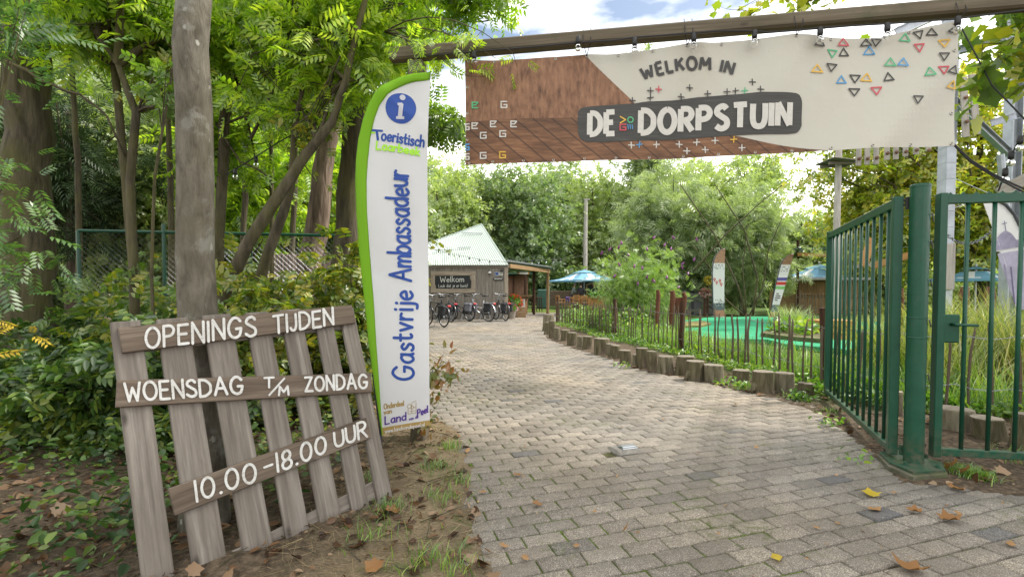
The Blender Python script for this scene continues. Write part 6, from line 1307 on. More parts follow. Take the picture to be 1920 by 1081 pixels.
o = MB(); o.beam(P(1634, 447, 13.2), P(1618, 500, 13.2), .10, .18); o = o.build('timber_beam', ORAN, origin=P(1625, 480, 13)); tag(o, 'upright orange timber slat seen through the open gate leaf', 'beam')
o = MB(); o.beam(P(1872, 362, 7.5), P(1960, 316, 7.2), .12, .16); o = o.build('timber_beam', GREYW, origin=P(1900, 340, 7.4)); tag(o, 'grey timber arm at the right edge above the church flag', 'beam')
mb = MB()
for a, b_ in (((1780, 330, 9), (1860, 365, 9)), ((1640, 420, 12), (1740, 395, 9.2)), ((1700, 420, 9), (1920, 345, 9)), ((1640, 470, 11), (1760, 455, 9))): mb.tube([P(*a), P(*b_)], .006, 4)
o = mb.build('guy_wires', MET, origin=P(1780, 400, 9)); tag(o, 'thin steel guy wires crossing behind the gate post', 'wire')

# ------------------------------------------------------------------ wire fence, shed and slat screen in the wood on the left
a, b_ = GX(150, 6.6), GX(700, 7.3); zt_ = P(420, 437, 6.9).z
wf = thing('wire_fence', 'chain link fence with a dark green top rail in the wood', 'fence', (a + b_) / 2); L = (b_ - a).length; d = (b_ - a).normalized(); mb = MB(); mb.tube([a + Vector((0, 0, zt_)), b_ + Vector((0, 0, zt_))], .022, 8); mb.build('top_rail', GREEN, wf)
for k in (0, .27, .56, .86): p = a.lerp(b_, k); mb = MB(); mb.tube([p, p + Vector((0, 0, zt_ + (.12 if k == .27 else 0)))], .024, 8); mb.build('post', GREEN, wf)
mb = MB(); s = -zt_
while s < L:
    for sg in (1, -1):
        s0 = s if sg > 0 else s + zt_; p0, p1 = s0, s0 + sg * zt_; z0_, z1_ = 0, zt_
        if p0 < 0: z0_ = -p0; p0 = 0
        if p1 > L: z1_ = zt_ - (p1 - L); p1 = L
        if p0 > L: z0_ = p0 - L; p0 = L
        if p1 < 0: z1_ = zt_ + p1; p1 = 0
        q0, q1 = a + d * p0 + Vector((0, 0, z0_)), a + d * p1 + Vector((0, 0, z1_)); mb.tube([q0, q1], .0016, 3, cap=False)
    s += .075
mb.build('wire_mesh', MET, wf)
sd0, sd1 = GX(180, 11), GX(430, 12); sdh = thing('garden_shed', 'low shed with a pale corrugated roof behind the wire fence', 'shed', (sd0 + sd1) / 2); mb = MB()
mb.beam(sd0 + Vector((0, 1.2, .8)), sd1 + Vector((0, 1.2, .8)), 2.3, 1.6); mb.build('wall', HUTW, sdh)
mb = MB(); corr(sd0 + Vector((-.2, -.2, P(300, 476, 11).z)), sd1 + Vector((.2, -.2, P(300, 476, 11).z)), sd0 + Vector((-.2, 2.4, P(300, 448, 11).z + .3)), sd1 + Vector((.2, 2.4, P(300, 448, 11).z + .3)), 2); mb.build('roof', plain('pale_sheet_roof', (.40, .38, .40), .6, .2, 3), sdh)
s0, s1 = GX(500, 9.2), GX(640, 9.2); sl = thing('slat_screen', 'pinkish vertical slat screen behind the leaning trunks', 'fence', (s0 + s1) / 2); mb = MB(); rr = random.Random(4)
for k in range(24): mb.box(s0.lerp(s1, (k + .5) / 24) + Vector((0, rr.uniform(-.01, .01), .95)), (.042, .02, 1.9), None, 0, .003)
mb.build('slats', wood('pinkish_slats', (.16, .11, .09), (.32, .24, .21), (.45, .36, .32), 10), sl); mb = MB(); mb.beam(s0 + Vector((0, .03, .4)), s1 + Vector((0, .03, .4)), .03, .06); mb.beam(s0 + Vector((0, .03, 1.5)), s1 + Vector((0, .03, 1.5)), .03, .06); mb.build('rails', HUTW, sl)
o = MB(); b = P(594, 592, 9.0); o.box((b.x, b.y, .55), (.34, .3, 1.1), None, 0, .05); o = o.build('dark_bin', FRB, origin=(b.x, b.y, 0)); tag(o, 'black bin in front of the slat screen behind the wire fence', 'bin')

# ------------------------------------------------------------------ leaves and bark of the wood
L_BRIGHT = leafm('bright_ash_leaf', [(.13, .25, .012), (.23, .38, .018), (.34, .49, .03), (.46, .56, .05)], .58)
L_MID = leafm('mid_green_leaf', [(.07, .15, .018), (.13, .23, .028), (.21, .32, .04)], .48)
L_NEAR = leafm('blue_green_oval_leaf', [(.045, .12, .03), (.08, .17, .04), (.13, .23, .05)], .4)
L_DARK = leafm('dark_yew_needle', [(.016, .034, .014), (.030, .055, .02), (.05, .08, .03)], .2, gl=.02)
L_WIL = leafm('silver_willow_leaf', [(.19, .265, .11), (.27, .35, .16), (.37, .44, .235)], .45)
L_YEL = leafm('yellowing_maple_leaf', [(.16, .24, .018), (.28, .35, .025), (.40, .42, .035), (.52, .44, .04)], .45)
L_FAR = leafm('far_crown_leaf', [(.15, .225, .085), (.22, .295, .115), (.29, .36, .15)], .45)
L_FAR2 = leafm('far_pale_leaf', [(.22, .31, .10), (.30, .385, .13), (.38, .45, .17)], .45)
L_FARD = leafm('far_dark_leaf', [(.12, .20, .08), (.18, .265, .105), (.25, .33, .14)], .45)
L_BRAM = leafm('bramble_leaf', [(.022, .055, .014), (.05, .11, .022), (.10, .18, .03), (.17, .21, .03)], .3, gl=.05)
L_HAZ = leafm('yellowing_hazel_leaf', [(.06, .12, .012), (.12, .18, .015), (.21, .24, .018), (.34, .30, .025)], .42)
L_COP = leafm('copper_leaf', [(.09, .14, .02), (.14, .15, .02), (.24, .13, .03), (.26, .09, .03)], .35)
L_BUD = leafm('butterfly_bush_leaf', [(.15, .26, .05), (.22, .34, .07), (.30, .42, .12)], .42)
L_LOW = leafm('garden_leaf', [(.05, .13, .014), (.11, .23, .025), (.18, .32, .04), (.30, .40, .05)], .36)
L_GRASS = leafm('reed_blade', [(.09, .15, .025), (.17, .24, .04), (.30, .33, .08), (.40, .35, .15)], .38)
L_DEAD = leafm('dead_leaf', [(.040, .022, .013), (.085, .045, .022), (.15, .083, .042), (.22, .14, .08), (.30, .215, .14)], .12, tcol=1.0, gl=.03)
L_MAPN = leafm('green_maple_leaf', [(.07, .14, .012), (.13, .22, .018), (.22, .30, .02), (.42, .40, .03)], .45)
L_FALL = leafm('fallen_leaf', [(.17, .085, .033), (.27, .14, .055), (.35, .21, .095), (.42, .30, .17)], .15, tcol=1.0, gl=.03)
L_FALY = leafm('fallen_yellow_leaf', [(.42, .32, .03), (.55, .40, .05)], .25, tcol=1.1, gl=.03)
L_STRAW = leafm('straw_blade', [(.16, .115, .06), (.27, .205, .115), (.38, .31, .19)], .2, tcol=1.1, gl=.02)
B_MOSS = barkm('mossy_bark', (.030, .025, .016), (.125, .108, .072), (.085, .085, .024), None, (9, 9, 1.6), 1, .75, .03)
B_GREY = barkm('grey_smooth_bark', (.070, .062, .048), (.200, .182, .145), (.100, .090, .055), (.34, .34, .29), (15, 15, 5), 1.0, .5, .018)
B_DARK = barkm('dark_bark', (.030, .025, .017), (.125, .105, .072), (.10, .096, .03), None, (12, 12, 2), .9, .6, .015)
B_PALE = barkm('rough_pale_bark', (.075, .052, .038), (.25, .19, .145), None, None, (9, 9, 1.4), 1, .4, .03)
B_FAR = barkm('far_bark', (.03, .022, .015), (.10, .078, .055))

def pts(Y, *uv): return [P(u, v, y) for (u, v), y in zip(uv, Y if hasattr(Y, '__len__') else [Y] * len(uv))]
def crown(center, rad, limbs, twigs, leaves, size, leaf, mat, **k): return dict(center=tuple(center), rad=rad, limbs=limbs, twigs=twigs, leaves=leaves, size=size, leaf=leaf, mat=mat, **k)
TG = 'trees of the wood on the left'
# trunks that can be told apart, front to back
b = G(62, 748)
make_tree('broad_tree', 'very thick mossy tree trunk at the far left edge', 'tree', [b, P(56, 560, b.y), P(48, 250, b.y), P(46, 0, b.y), P(46, -300, b.y)], [.28, .22, .205, .20, .17], B_MOSS, [crown((b.x - .6, b.y + 1.5, 6.6), (3, 2.2, 1.8), 12, 6, 8, .34, 'pinnate', L_MID)], TG, 1, flare=.45)
b = G(384, 975)
make_tree('smooth_tree', 'straight grey smooth trunk with pale lichen spots behind the pallet', 'tree', [b, P(378, 700, b.y), P(371, 480, b.y), P(367, 200, b.y), P(363, -20, b.y), P(362, -500, b.y), P(350, -1200, b.y)], [.098, .092, .088, .083, .077, .065, .045], B_GREY, [crown((b.x - .7, b.y + .5, 6.2), (2.2, 1.6, 1.5), 9, 6, 8, .32, 'pinnate', L_BRIGHT)], TG, 2, jit=.02, flare=.25)
b = GX(252, 4.6)
make_tree('forked_tree', 'thin tree forking into two stems at the height of the banner', 'tree', [b, P(250, 520, 4.6), P(243, 340, 4.6), P(256, 212, 4.6), P(222, 120, 4.65), P(150, 20, 4.7), P(100, -80, 4.7)], [.046, .042, .038, .034, .027, .022, .016], B_DARK, [
    crown(P(205, -10, 4.8), (1.1, .8, .55), 12, 6, 9, .26, 'pinnate', L_BRIGHT, spread=.4), crown(P(320, 150, 4.6), (.35, .4, .25), 3, 3, 3, .12, 'twig', L_HAZ, limb_r=.014, starts=[P(256, 212, 4.6)])], TG, 3, jit=.06)
make_tree('slender_tree', 'slim second stem beside the forked tree', 'tree', [GX(262, 5.1), P(236, 330, 5.1), P(214, 120, 5.1), P(185, -60, 5.1)], [.045, .04, .035, .028], B_DARK, [crown(P(235, 20, 5.2), (1.1, .8, .8), 12, 6, 10, .26, 'pinnate', L_BRIGHT, spread=.4)], TG, 31)
make_tree('crooked_tree', 'dark crooked tree leaning right behind the grey trunk', 'tree', [GX(395, 5.6), P(412, 440, 5.6), P(420, 225, 5.6), P(436, 140, 5.6), P(452, 95, 5.6), P(480, 45, 5.6), P(505, -30, 5.6), P(540, -200, 5.6)], [.068, .06, .056, .052, .047, .042, .036, .026], B_DARK, [
    crown(P(470, 60, 6.0), (1.5, 1.0, .8), 20, 7, 11, .27, 'pinnate', L_BRIGHT, spread=.35), crown(P(455, 300, 6.2), (.8, .6, .55), 8, 5, 9, .26, 'pinnate', L_BRIGHT, limb_r=.02)], TG, 4, jit=.08)
make_tree('leaning_tree', 'mossy stem leaning strongly right behind the middle of the pallet', 'tree', [GX(398, 4.3), P(420, 540, 4.3), P(465, 455, 4.3), P(525, 365, 4.35), P(565, 300, 4.4), P(622, 230, 4.4), P(648, 150, 4.4), P(665, 70, 4.4), P(688, -10, 4.4), P(720, -160, 4.4)], [.066, .060, .056, .052, .047, .038, .032, .028, .024, .016], B_DARK, [
    crown(P(560, 120, 4.7), (.9, .6, .55), 12, 6, 9, .24, 'pinnate', L_BRIGHT, spread=.35, limb_r=.02), crown(P(545, 300, 4.6), (.4, .3, .3), 4, 4, 4, .10, 'twig', L_HAZ, limb_r=.012)], TG, 5, jit=.08)
make_tree('leaning_tree', 'thinner mossy stem curving beside the strongly leaning one', 'tree', [GX(462, 4.6), P(478, 560, 4.6), P(500, 480, 4.6), P(532, 400, 4.6), P(548, 330, 4.6), P(552, 240, 4.6), P(575, 120, 4.6), P(578, 0, 4.6), P(585, -150, 4.6)], [.06, .055, .052, .045, .036, .024, .02, .016, .01], B_DARK, [crown(P(520, 40, 5.0), (.9, .7, .5), 12, 6, 9, .26, 'pinnate', L_BRIGHT, spread=.35, limb_r=.018)], TG, 6, jit=.08)
b = GX(612, 6.0)
make_tree('ash_tree', 'sturdy dark trunk directly behind the tall feather flag', 'tree', [b, P(632, 560, 6.0), P(652, 420, 6.0), P(660, 300, 6.0), P(676, 150, 6.0), P(690, 0, 6.0), P(700, -250, 6.0)], [.19, .165, .15, .14, .13, .115, .08], B_DARK, [
    crown((-1.25, 5.0, 4.25), (1.25, .8, .62), 22, 7, 9, .25, 'pinnate', L_BRIGHT, spread=.3, limb_r=.02), crown(P(640, 60, 6.5), (1.5, 1, .9), 20, 7, 11, .28, 'pinnate', L_BRIGHT, spread=.3),
    crown(P(850, 105, 3.55), (.56, .25, .16), 5, 4, 3, .14, 'pinnate', L_BRIGHT, spread=.35, limb_r=.008, twig_r=.003, starts=[P(720, 60, 4.6)]), crown(P(850, 240, 5.6), (.28, .3, .22), 5, 5, 6, .24, 'pinnate', L_MID, spread=.5, limb_r=.012, starts=[P(690, 200, 6.0)]),
    crown(P(915, 0, 4.6), (.45, .3, .24), 8, 6, 7, .22, 'pinnate', L_BRIGHT, spread=.4, limb_r=.010, starts=[P(690, -60, 5.2)])], TG, 7, jit=.06, flare=.2)
make_tree('rough_tree', 'pale rough barked trunk left of the trunk behind the flag', 'tree', [GX(560, 8.0), P(578, 520, 8.0), P(596, 400, 8.0), P(612, 280, 8.0), P(626, 190, 8.0), P(640, 60, 8.0), P(650, -100, 8.0)], [.24, .20, .18, .15, .13, .11, .08], B_PALE, [crown(P(560, 40, 8.5), (2.0, 1.4, 1.4), 24, 7, 11, .34, 'pinnate', L_BRIGHT, spread=.28)], TG, 8, jit=.08)
make_tree('thin_tree', 'thin upright sapling close to the left side of the grey trunk', 'tree', [GX(290, 3.9), P(284, 520, 3.9), P(290, 330, 3.9), P(318, 170, 3.9), P(330, 60, 3.9)], [.014, .012, .011, .009, .006], B_DARK, [crown(P(318, 130, 3.9), (.3, .3, .3), 4, 3, 4, .11, 'twig', L_MID, limb_r=.006, twig_r=.003)], TG, 9)
BR = [[(0, 112, 4.2), (75, 150, 4.2), (150, 178, 4.3), (200, 215, 4.4), (235, 290, 4.6)], [(405, 230, 5.6), (450, 300, 5.3), (500, 330, 5.2)], [(440, 45, 5.6), (520, 50, 5.3), (600, 38, 5.2), (700, 18, 5.2)], [(410, 240, 5.6), (480, 205, 5.4), (545, 180, 5.2), (560, 120, 5.1)], [(640, 60, 5.0), (620, 30, 5.0), (595, -20, 5.0)],
      [(150, 20, 4.7), (128, -10, 4.7)], [(258, 210, 4.6), (300, 200, 4.5), (335, 160, 4.4), (352, 110, 4.3)], [(470, 260, 4.6), (520, 150, 4.5), (545, 60, 4.5), (550, -10, 4.5)], [(250, 0, 5), (300, 60, 4.8), (350, 120, 4.6)]]
for i, q in enumerate(BR):
    mb = MB(); pp = [P(*a) for a in q]; mb.tube([pp[0]] + [pp[j].lerp(pp[j + 1], k / 3) + Vector((0, 0, random.Random(i * 9 + j * 3 + k).gauss(0, .012))) for j in range(len(pp) - 1) for k in (1, 2, 3)], [.016 * (1 - .6 * j / (3 * len(pp) - 2)) for j in range(3 * len(pp) - 2)], 6)
    host = ['broad_tree', 'crooked_tree', 'crooked_tree', 'crooked_tree', 'ash_tree', 'forked_tree', 'forked_tree', 'leaning_tree', 'slender_tree'][i]; mb.build('branch', B_DARK, bpy.data.objects[host], smooth=True)
festoon('thin festoon cable crossing the wood left of the feather flag', [P(423, 328, 5), P(470, 300, 4.9), P(520, 268, 4.8), P(570, 240, 4.7), P(606, 212, 4.6)], [P(441, 318, 4.96), P(480, 295, 4.9), P(573, 238, 4.7)], .006, 1.0)
for i, (u0, u1, Y_, r_0, lb_) in enumerate(((150, 128, 7.4, .045, 'slim upright trunk just right of the thick mossy one'), (322, 305, 7.8, .05, 'slim upright trunk left of the grey smooth trunk'), (445, 466, 8.6, .055, 'slim upright trunk right of the crooked dark tree'), (508, 498, 7.0, .035, 'slim upright stem between the crooked tree and the leaning stems'), (540, 556, 9.6, .06, 'slim trunk in front of the slat screen'))):
    make_tree('slender_tree', lb_, 'tree', [GX(u0, Y_), P((u0 + u1) / 2 + 6, 300, Y_), P(u1, 20, Y_), P(u1 - 8, -160, Y_)], [r_0, r_0 * .85, r_0 * .65, r_0 * .4], B_DARK, [crown(P(u1, 30, Y_), (.8, .7, .6), 8, 5, 8, .26, 'pinnate', L_BRIGHT, spread=.4, limb_r=.015)], TG, 330 + i, jit=.05)
# deeper trees: label tells where each one shows
deep = [(130, 9.5, 3.6, 1.7, 1.9, L_DARK, 'needle', .42, 'dark yew filling the gap between the thick trunk and the forked tree'), (255, 11, 3.2, 1.5, 2.2, L_FAR2, 'clump', .22, 'pale green tree behind the thin forked tree'),
        (330, 12.5, 5.2, 2.6, 2.6, L_FAR, 'clump', .22, 'mid green tree behind the grey smooth trunk'), (455, 10.5, 3.4, 1.7, 1.6, L_BRIGHT, 'pinnate', .34, 'bright green ash between the grey trunk and the leaning stems'),
        (540, 13, 5.4, 2.6, 2.6, L_BRIGHT, 'clump', .22, 'bright green tree above the slat screen'), (640, 15, 4.4, 2.6, 3.0, L_FAR, 'clump', .24, 'mid green tree behind the trunk at the flag'),
        (690, 17, 4.5, 2.6, 3.2, L_FAR, 'clump', .26, 'green tree rising behind the upper half of the feather flag'), (20, 12, 5.6, 2.8, 2.6, L_FAR, 'clump', .24, 'green tree behind the thick trunk at the left edge'),
        (260, 17, 7.5, 3.6, 3.4, L_FAR, 'clump', .30, 'tall green tree high behind the dark evergreens'),
        (120, 20, 9, 4, 4.5, L_FAR, 'clump', .34, 'tall tree far behind the thick left trunk'), (380, 14.5, 2.6, 2.2, 2.2, L_FAR, 'clump', .22, 'low bushy tree behind the garden shed'), (560, 15.5, 2.4, 2.4, 2.2, L_FAR, 'clump', .22, 'low bushy tree behind the slat screen'), (60, 14, 2.6, 2.4, 2.4, L_FARD, 'clump', .22, 'low dark bushy tree behind the left end of the wire fence')]
for i, (u, Y_, zc, rx, rz_, m, lf_, sz, lb_) in enumerate(deep):
    b = GX(u, Y_); make_tree('wood_tree', lb_, 'tree', [b, b + Vector((.1, 0, zc * .5)), b + Vector((0, .1, zc + rz_ * .6))], [.13, .11, .04], B_DARK if i % 2 else B_FAR, [crown((b.x, b.y, zc), (rx, rx * .8, rz_), 26, 8, 10 if lf_ != 'clump' else 18, sz, lf_, m, spread=.26, draw_twigs=False, limb_r=.03)], TG, 40 + i)
# understorey shrubs
SG = 'understorey shrubs in the wood'
shr = [(205, 4.9, .66, .6, .6, L_BRAM, 'dark green shrub left of the forked tree foot'), (300, 4.6, .72, .62, .66, L_HAZ, 'green and yellow shrub right of the forked tree foot'), (455, 4.0, .85, .55, .62, L_HAZ, 'yellowing shrub right of the grey trunk above the pallet'),
       (520, 4.7, .95, .6, .75, L_HAZ, 'yellowing shrub among the leaning stems'), (590, 4.8, .80, .55, .7, L_HAZ, 'yellow green shrub before the slat screen'), (652, 4.5, .90, .42, .85, L_HAZ, 'narrow yellowing shrub hugging the trunk at the flag'), (690, 5.2, 1.0, .45, .9, L_HAZ, 'yellow leaved shrub peeking left of the flag edge'),
       (240, 6.0, .9, .8, .8, L_MID, 'leafy shrub against the wire fence behind the forked tree'), (400, 6.1, .8, .8, .8, L_HAZ, 'loose shrub against the wire fence right of the grey trunk'), (150, 3.6, .40, .6, .4, L_BRAM, 'low bramble mound left of the pallet'), (-10, 4.2, .5, .6, .5, L_BRAM, 'low bramble mound at the left frame edge'), (330, 3.7, .5, .5, .5, L_BRAM, 'bramble mound right behind the pallet top')]
for i, (u, Y_, zc, rx, rz_, m, lb_) in enumerate(shr):
    b = GX(u, Y_); b.z = gz(b.x, b.y); make_tree('leafy_shrub', lb_, 'shrub', [b, b + Vector((.03, 0, .25))], [.012, .010], B_DARK, [crown((b.x, b.y, zc), (rx, rx * .8, rz_), 15, 6, 8, .13, 'twig', m, spread=.32, limb_r=.007, twig_r=.0028, roll=.6)], SG, 80 + i)
b = GX(-130, 2.7); b.z = gz(b.x, b.y)
make_tree('leafy_shrub', 'near shrub reaching in from the left edge with pairs of oval leaves', 'shrub', [b, b + Vector((.1, 0, .8)), b + Vector((.25, 0, 1.5))], [.03, .025, .015], B_DARK, [
    crown(P(0, 350, 2.6), (.34, .3, .36), 5, 4, 3, .13, 'pinnate', L_NEAR, spread=.5, limb_r=.007, twig_r=.0025, roll=.35, starts=[b + Vector((.2, 0, 1.3)), b + Vector((.15, 0, 1.0))]),
    crown(P(15, 480, 2.5), (.32, .3, .16), 6, 4, 4, .12, 'pinnate', L_NEAR, spread=.5, limb_r=.006, twig_r=.0025, roll=.3, starts=[b + Vector((.15, 0, 1.0))]), crown(P(20, 620, 2.4), (.12, .1, .04), 3, 2, 2, .10, 'pinnate', L_FALY, spread=.5, limb_r=.005, twig_r=.002, roll=.35, starts=[b + Vector((.1, 0, .7))]),
    crown(P(30, 20, 2.7), (.3, .2, .12), 5, 4, 4, .15, 'pinnate', L_NEAR, spread=.5, limb_r=.006, twig_r=.0025, starts=[b + Vector((.25, 0, 1.5))])], SG, 101)
b = GX(770, 3.75)
make_tree('copper_shrub', 'low shrub with copper and green leaves right of the flag foot', 'shrub', [b, b + Vector((.02, 0, .3))], [.012, .008], B_DARK, [crown(P(822, 680, 3.7), (.16, .18, .17), 6, 4, 4, .065, 'ovate', L_COP, spread=.5, limb_r=.005, twig_r=.002), crown(P(800, 765, 3.7), (.14, .15, .14), 5, 4, 4, .06, 'ovate', L_COP, spread=.5, limb_r=.005, twig_r=.002), crown(P(826, 470, 3.8), (.10, .1, .03), 3, 2, 2, .055, 'ovate', L_HAZ, spread=.5, limb_r=.004, twig_r=.002, starts=[P(770, 440, 3.9)])], None, 55)

# ------------------------------------------------------------------ trees beyond the path
FG = 'trees beyond the garden and the hut'
def proto(label, u, Y_, zc, rx, rz_, m, sz, seed, leaf_='clump', limbs=36, twigs=9, leaves=18, name='far_tree', bark=None, trunk=True):
    b = GX(u, Y_); return make_tree(name, label, 'tree', [b, b + Vector((.15, 0, zc * .5)), b + Vector((0, 0, zc + rz_ * .5))], [.20, .17, .05], bark or B_FAR, [crown((b.x, b.y, zc), (rx, rx * .85, rz_), limbs, twigs, leaves, sz, leaf_, m, spread=.25, draw_twigs=False)], FG, seed)
p1 = proto('broad green tree directly behind the hut roof', 900, 44, 7.2, 4.8, 6.6, L_FAR, .40, 201)
p2 = proto('pale green tree left of the hut behind the flag edge', 820, 40, 6.4, 4.4, 6.2, L_FAR2, .38, 202)
p3 = proto('dark green tree right of the hut gable', 985, 42, 6.8, 4.6, 6.5, L_FARD, .40, 203)
p4 = proto('slim tall poplar showing above the beam', 1206, 47, 15.5, 1.7, 9.4, L_FAR, .40, 204)
p5 = proto('round pale tree behind the white climbing pole', 1110, 48, 7.8, 4.8, 7.0, L_FAR2, .40, 205)
for src, u, Y_, sc, lb_ in ((p1, 1050, 52, 1.15, 'broad tree between the dark tree and the climbing pole'), (p3, 1180, 50, 1.1, 'dark tree behind the butterfly bush'), (p5, 1270, 56, 1.15, 'pale rounded tree above the red brown posts'), (p1, 1345, 60, 1.15, 'broad tree far behind the map pin flag'), (p2, 1440, 62, 1.0, 'pale tree far behind the striped flag'), (p3, 760, 52, 1.2, 'dark tree far behind the tall feather flag'), (p5, 850, 58, 1.25, 'tall pale tree far behind the hut'),
                           (p2, 1500, 54, .95, 'pale tree left of the platform pole'), (p1, 1590, 58, .9, 'broad tree right of the platform pole'), (p3, 960, 60, 1.3, 'tall dark tree in the far row above the lean-to'), (p5, 690, 46, 1.2, 'pale tree hidden mostly behind the flag trunk'), (p2, 1150, 64, 1.3, 'tall pale tree in the far row above the parasol'), (p3, 1670, 48, 1.0, 'dark tree far behind the open gate leaf'), (p1, 1880, 46, 1.1, 'broad tree far behind the slim steel column'), (p2, 1770, 52, 1.1, 'pale tree far behind the round gate post'), (p2, 1300, 45, 1.22, 'pale tree rising behind the taller willow'), (p5, 1392, 50, 1.2, 'rounded pale tree rising behind the silvery willow'), (p2, 1060, 58, 1.4, 'tall pale tree in the far row left of the climbing pole')):
    dup(src, GX(u, Y_), (u * 7) % 6.28, lb_, sc)
# low shrubs that close the view under those crowns
h0 = GX(965, 40); r_ = np.random.default_rng(9)
def leafbox(name, label, cat, c0, c1, dep, h, n, size, mat, leaf_='clump', seed=1, base=0, kind=None):
    r_ = np.random.default_rng(seed); q = r_.random((n, 1)); c0, c1 = np.array(c0), np.array(c1); p = c0 + (c1 - c0) * q + np.stack([np.zeros(n), r_.random(n) * dep, base + r_.random(n) ** .8 * h * (1 - .3 * vnoise(q[:, 0] * 10, q[:, 0] * 0, .6, seed))], 1)
    V, Fc = scatter(leaf_, p, r_.normal(0, 1, (n, 3)) + (0, -.6, .2), size * r_.uniform(.6, 1.3, n), r_); o = arr_mesh(name, V, Fc, mat, origin=tuple((c0 + c1) / 2)); tag(o, label, cat, kind=kind); return o
leafbox('hedge', 'dark green hedge behind the lean-to and the terrace', 'hedge', GX(930, 40), GX(1240, 41), 2.2, 3.6, 2600, .55, L_FARD, seed=1)
leafbox('hedge', 'green hedge behind the mini golf and the ochre hut', 'hedge', GX(1230, 36), GX(1640, 33), 2.0, 2.9, 2600, .5, L_FAR, seed=2)
leafbox('hedge', 'tall hedge behind the right gate leaf', 'hedge', GX(1600, 26), GX(2100, 24), 2.0, 2.6, 2000, .42, L_FAR2, seed=3)
leafbox('hedge', 'hedge left of the hut glimpsed beside the flag', 'hedge', GX(560, 30), GX(830, 32), 2, 3.0, 1400, .5, L_FARD, seed=4)
# willow, butterfly bush, maples
b = GX(1395, 23.5)
make_tree('willow_tree', 'silvery willow fanning out behind the two printed flags', 'tree', [b, b + Vector((-.1, 0, .5)), b + Vector((-.4, .1, 1.6)), b + Vector((-1.2, .1, 3.4))], [.16, .13, .09, .03], B_DARK, [crown((b.x - .2, b.y + .4, 3.4), (2.3, 1.6, 2.8), 34, 9, 12, .46, 'willow', L_WIL, spread=.26, limb_r=.05, draw_twigs=False),
    crown((b.x + 1.3, b.y + .5, 5.0), (1.5, 1.3, 1.9), 14, 8, 11, .46, 'willow', L_WIL, spread=.34, limb_r=.03, draw_twigs=False), crown((b.x - 1.7, b.y + .3, 4.6), (1.2, 1.1, 1.6), 11, 8, 11, .46, 'willow', L_WIL, spread=.34, limb_r=.03, draw_twigs=False),
    crown((b.x + 2.4, b.y + .2, 2.3), (1.1, .9, 1.3), 11, 8, 11, .42, 'willow', L_WIL, spread=.3, limb_r=.03, draw_twigs=False)], FG, 301)
wt = bpy.data.objects['willow_tree']
for q, r_0 in (([(1400, 592), (1385, 540), (1340, 440), (1275, 345)], .05), ([(1412, 590), (1420, 520), (1395, 430), (1340, 345)], .045), ([(1300, 508), (1360, 440), (1420, 385), (1500, 320)], .04), ([(1405, 592), (1430, 540), (1440, 470), (1470, 400)], .035), ([(1395, 592), (1360, 560), (1330, 500), (1300, 460)], .04), ([(1400, 590), (1392, 500), (1402, 420)], .03)):
    mb = MB(); pp = [P(a_, b_, 21.4) for a_, b_ in q]; mb.tube([pp[0]] + [pp[j].lerp(pp[j + 1], k / 3) for j in range(len(pp) - 1) for k in (1, 2, 3)], [r_0 * (1 - .6 * j / (3 * len(pp) - 3)) for j in range(3 * len(pp) - 2)], 6); mb.build('branch', B_DARK, wt, smooth=True)
b = GX(1250, 25)
make_tree('willow_tree', 'taller grey green willow left of the map pin flag', 'tree', [b, b + Vector((.1, 0, 1.6)), b + Vector((.3, 0, 4.6))], [.18, .14, .05], B_DARK, [crown((b.x, b.y, 4.6), (2.7, 2, 3.4), 40, 9, 13, .55, 'willow', L_WIL, spread=.26, draw_twigs=False)], FG, 302)
b = GX(1203, 14.2)
bb_ = make_tree('butterfly_bush', 'arching butterfly bush dotted with purple flowers behind the picket fence', 'shrub', [b, b + Vector((0, 0, .35))], [.05, .04], B_FAR, [crown((b.x, b.y, 1.5), (1.25, .95, 1.38), 44, 8, 10, .20, 'willow', L_BUD, spread=.30, limb_r=.012, twig_r=.004)], None, 303)
rr = random.Random(6)
for u, v in ((1127,478),(1141,470),(1160,467),(1166,458),(1163,499),(1189,502),(1205,505),(1212,523),(1222,529),(1195,535),(1228,530),(1250,523),(1277,497),(1280,505),(1236,565),(1307,452),(1224,448),(1245,462),(1258,470),(1290,516),(1150,520),(1180,480),(1214,470),(1270,540),(1265,448),(1300,490)):
    q = P(u, v, 14.2 - rr.uniform(.4, 1.0)); ax = Vector((rr.gauss(0, .5), rr.gauss(0, .3), 1)).normalized().to_track_quat('Z', 'Y').to_matrix(); mb = MB(); mb.lathe([(.012, 0), (.032, .025), (.029, .065), (.016, .11), (.0, .135)], q, 7, ax); mb.build('flower', FPURP, bb_)
b = GX(1842, 17)
make_tree('maple_tree', 'wide yellow green maple filling the view behind the steel columns', 'tree', [b, b + Vector((.05, 0, 2)), b + Vector((-.1, 0, 4.2)), b + Vector((-.3, 0, 7))], [.26, .22, .17, .06], B_DARK, [crown((b.x - 1.8, b.y + .2, 5.6), (4.6, 2.6, 3.9), 60, 9, 15, .24, 'clump', L_YEL, spread=.20, limb_r=.06, twig_r=.012),
    crown((b.x - 3.6, b.y + .5, 4.2), (2.3, 1.6, 1.6), 16, 8, 14, .24, 'clump', L_YEL, spread=.25, limb_r=.04)], FG, 304)
b = GX(1660, 26)
make_tree('maple_tree', 'smaller yellow green maple between platform pole and open gate leaf', 'tree', [b, b + Vector((0, 0, 2)), b + Vector((.1, 0, 5))], [.2, .16, .05], B_FAR, [crown((b.x, b.y, 4.4), (3.0, 2.2, 2.6), 34, 8, 18, .30, 'clump', L_YEL, spread=.24)], FG, 305)
b = Vector((6.6, 4.9, 0))
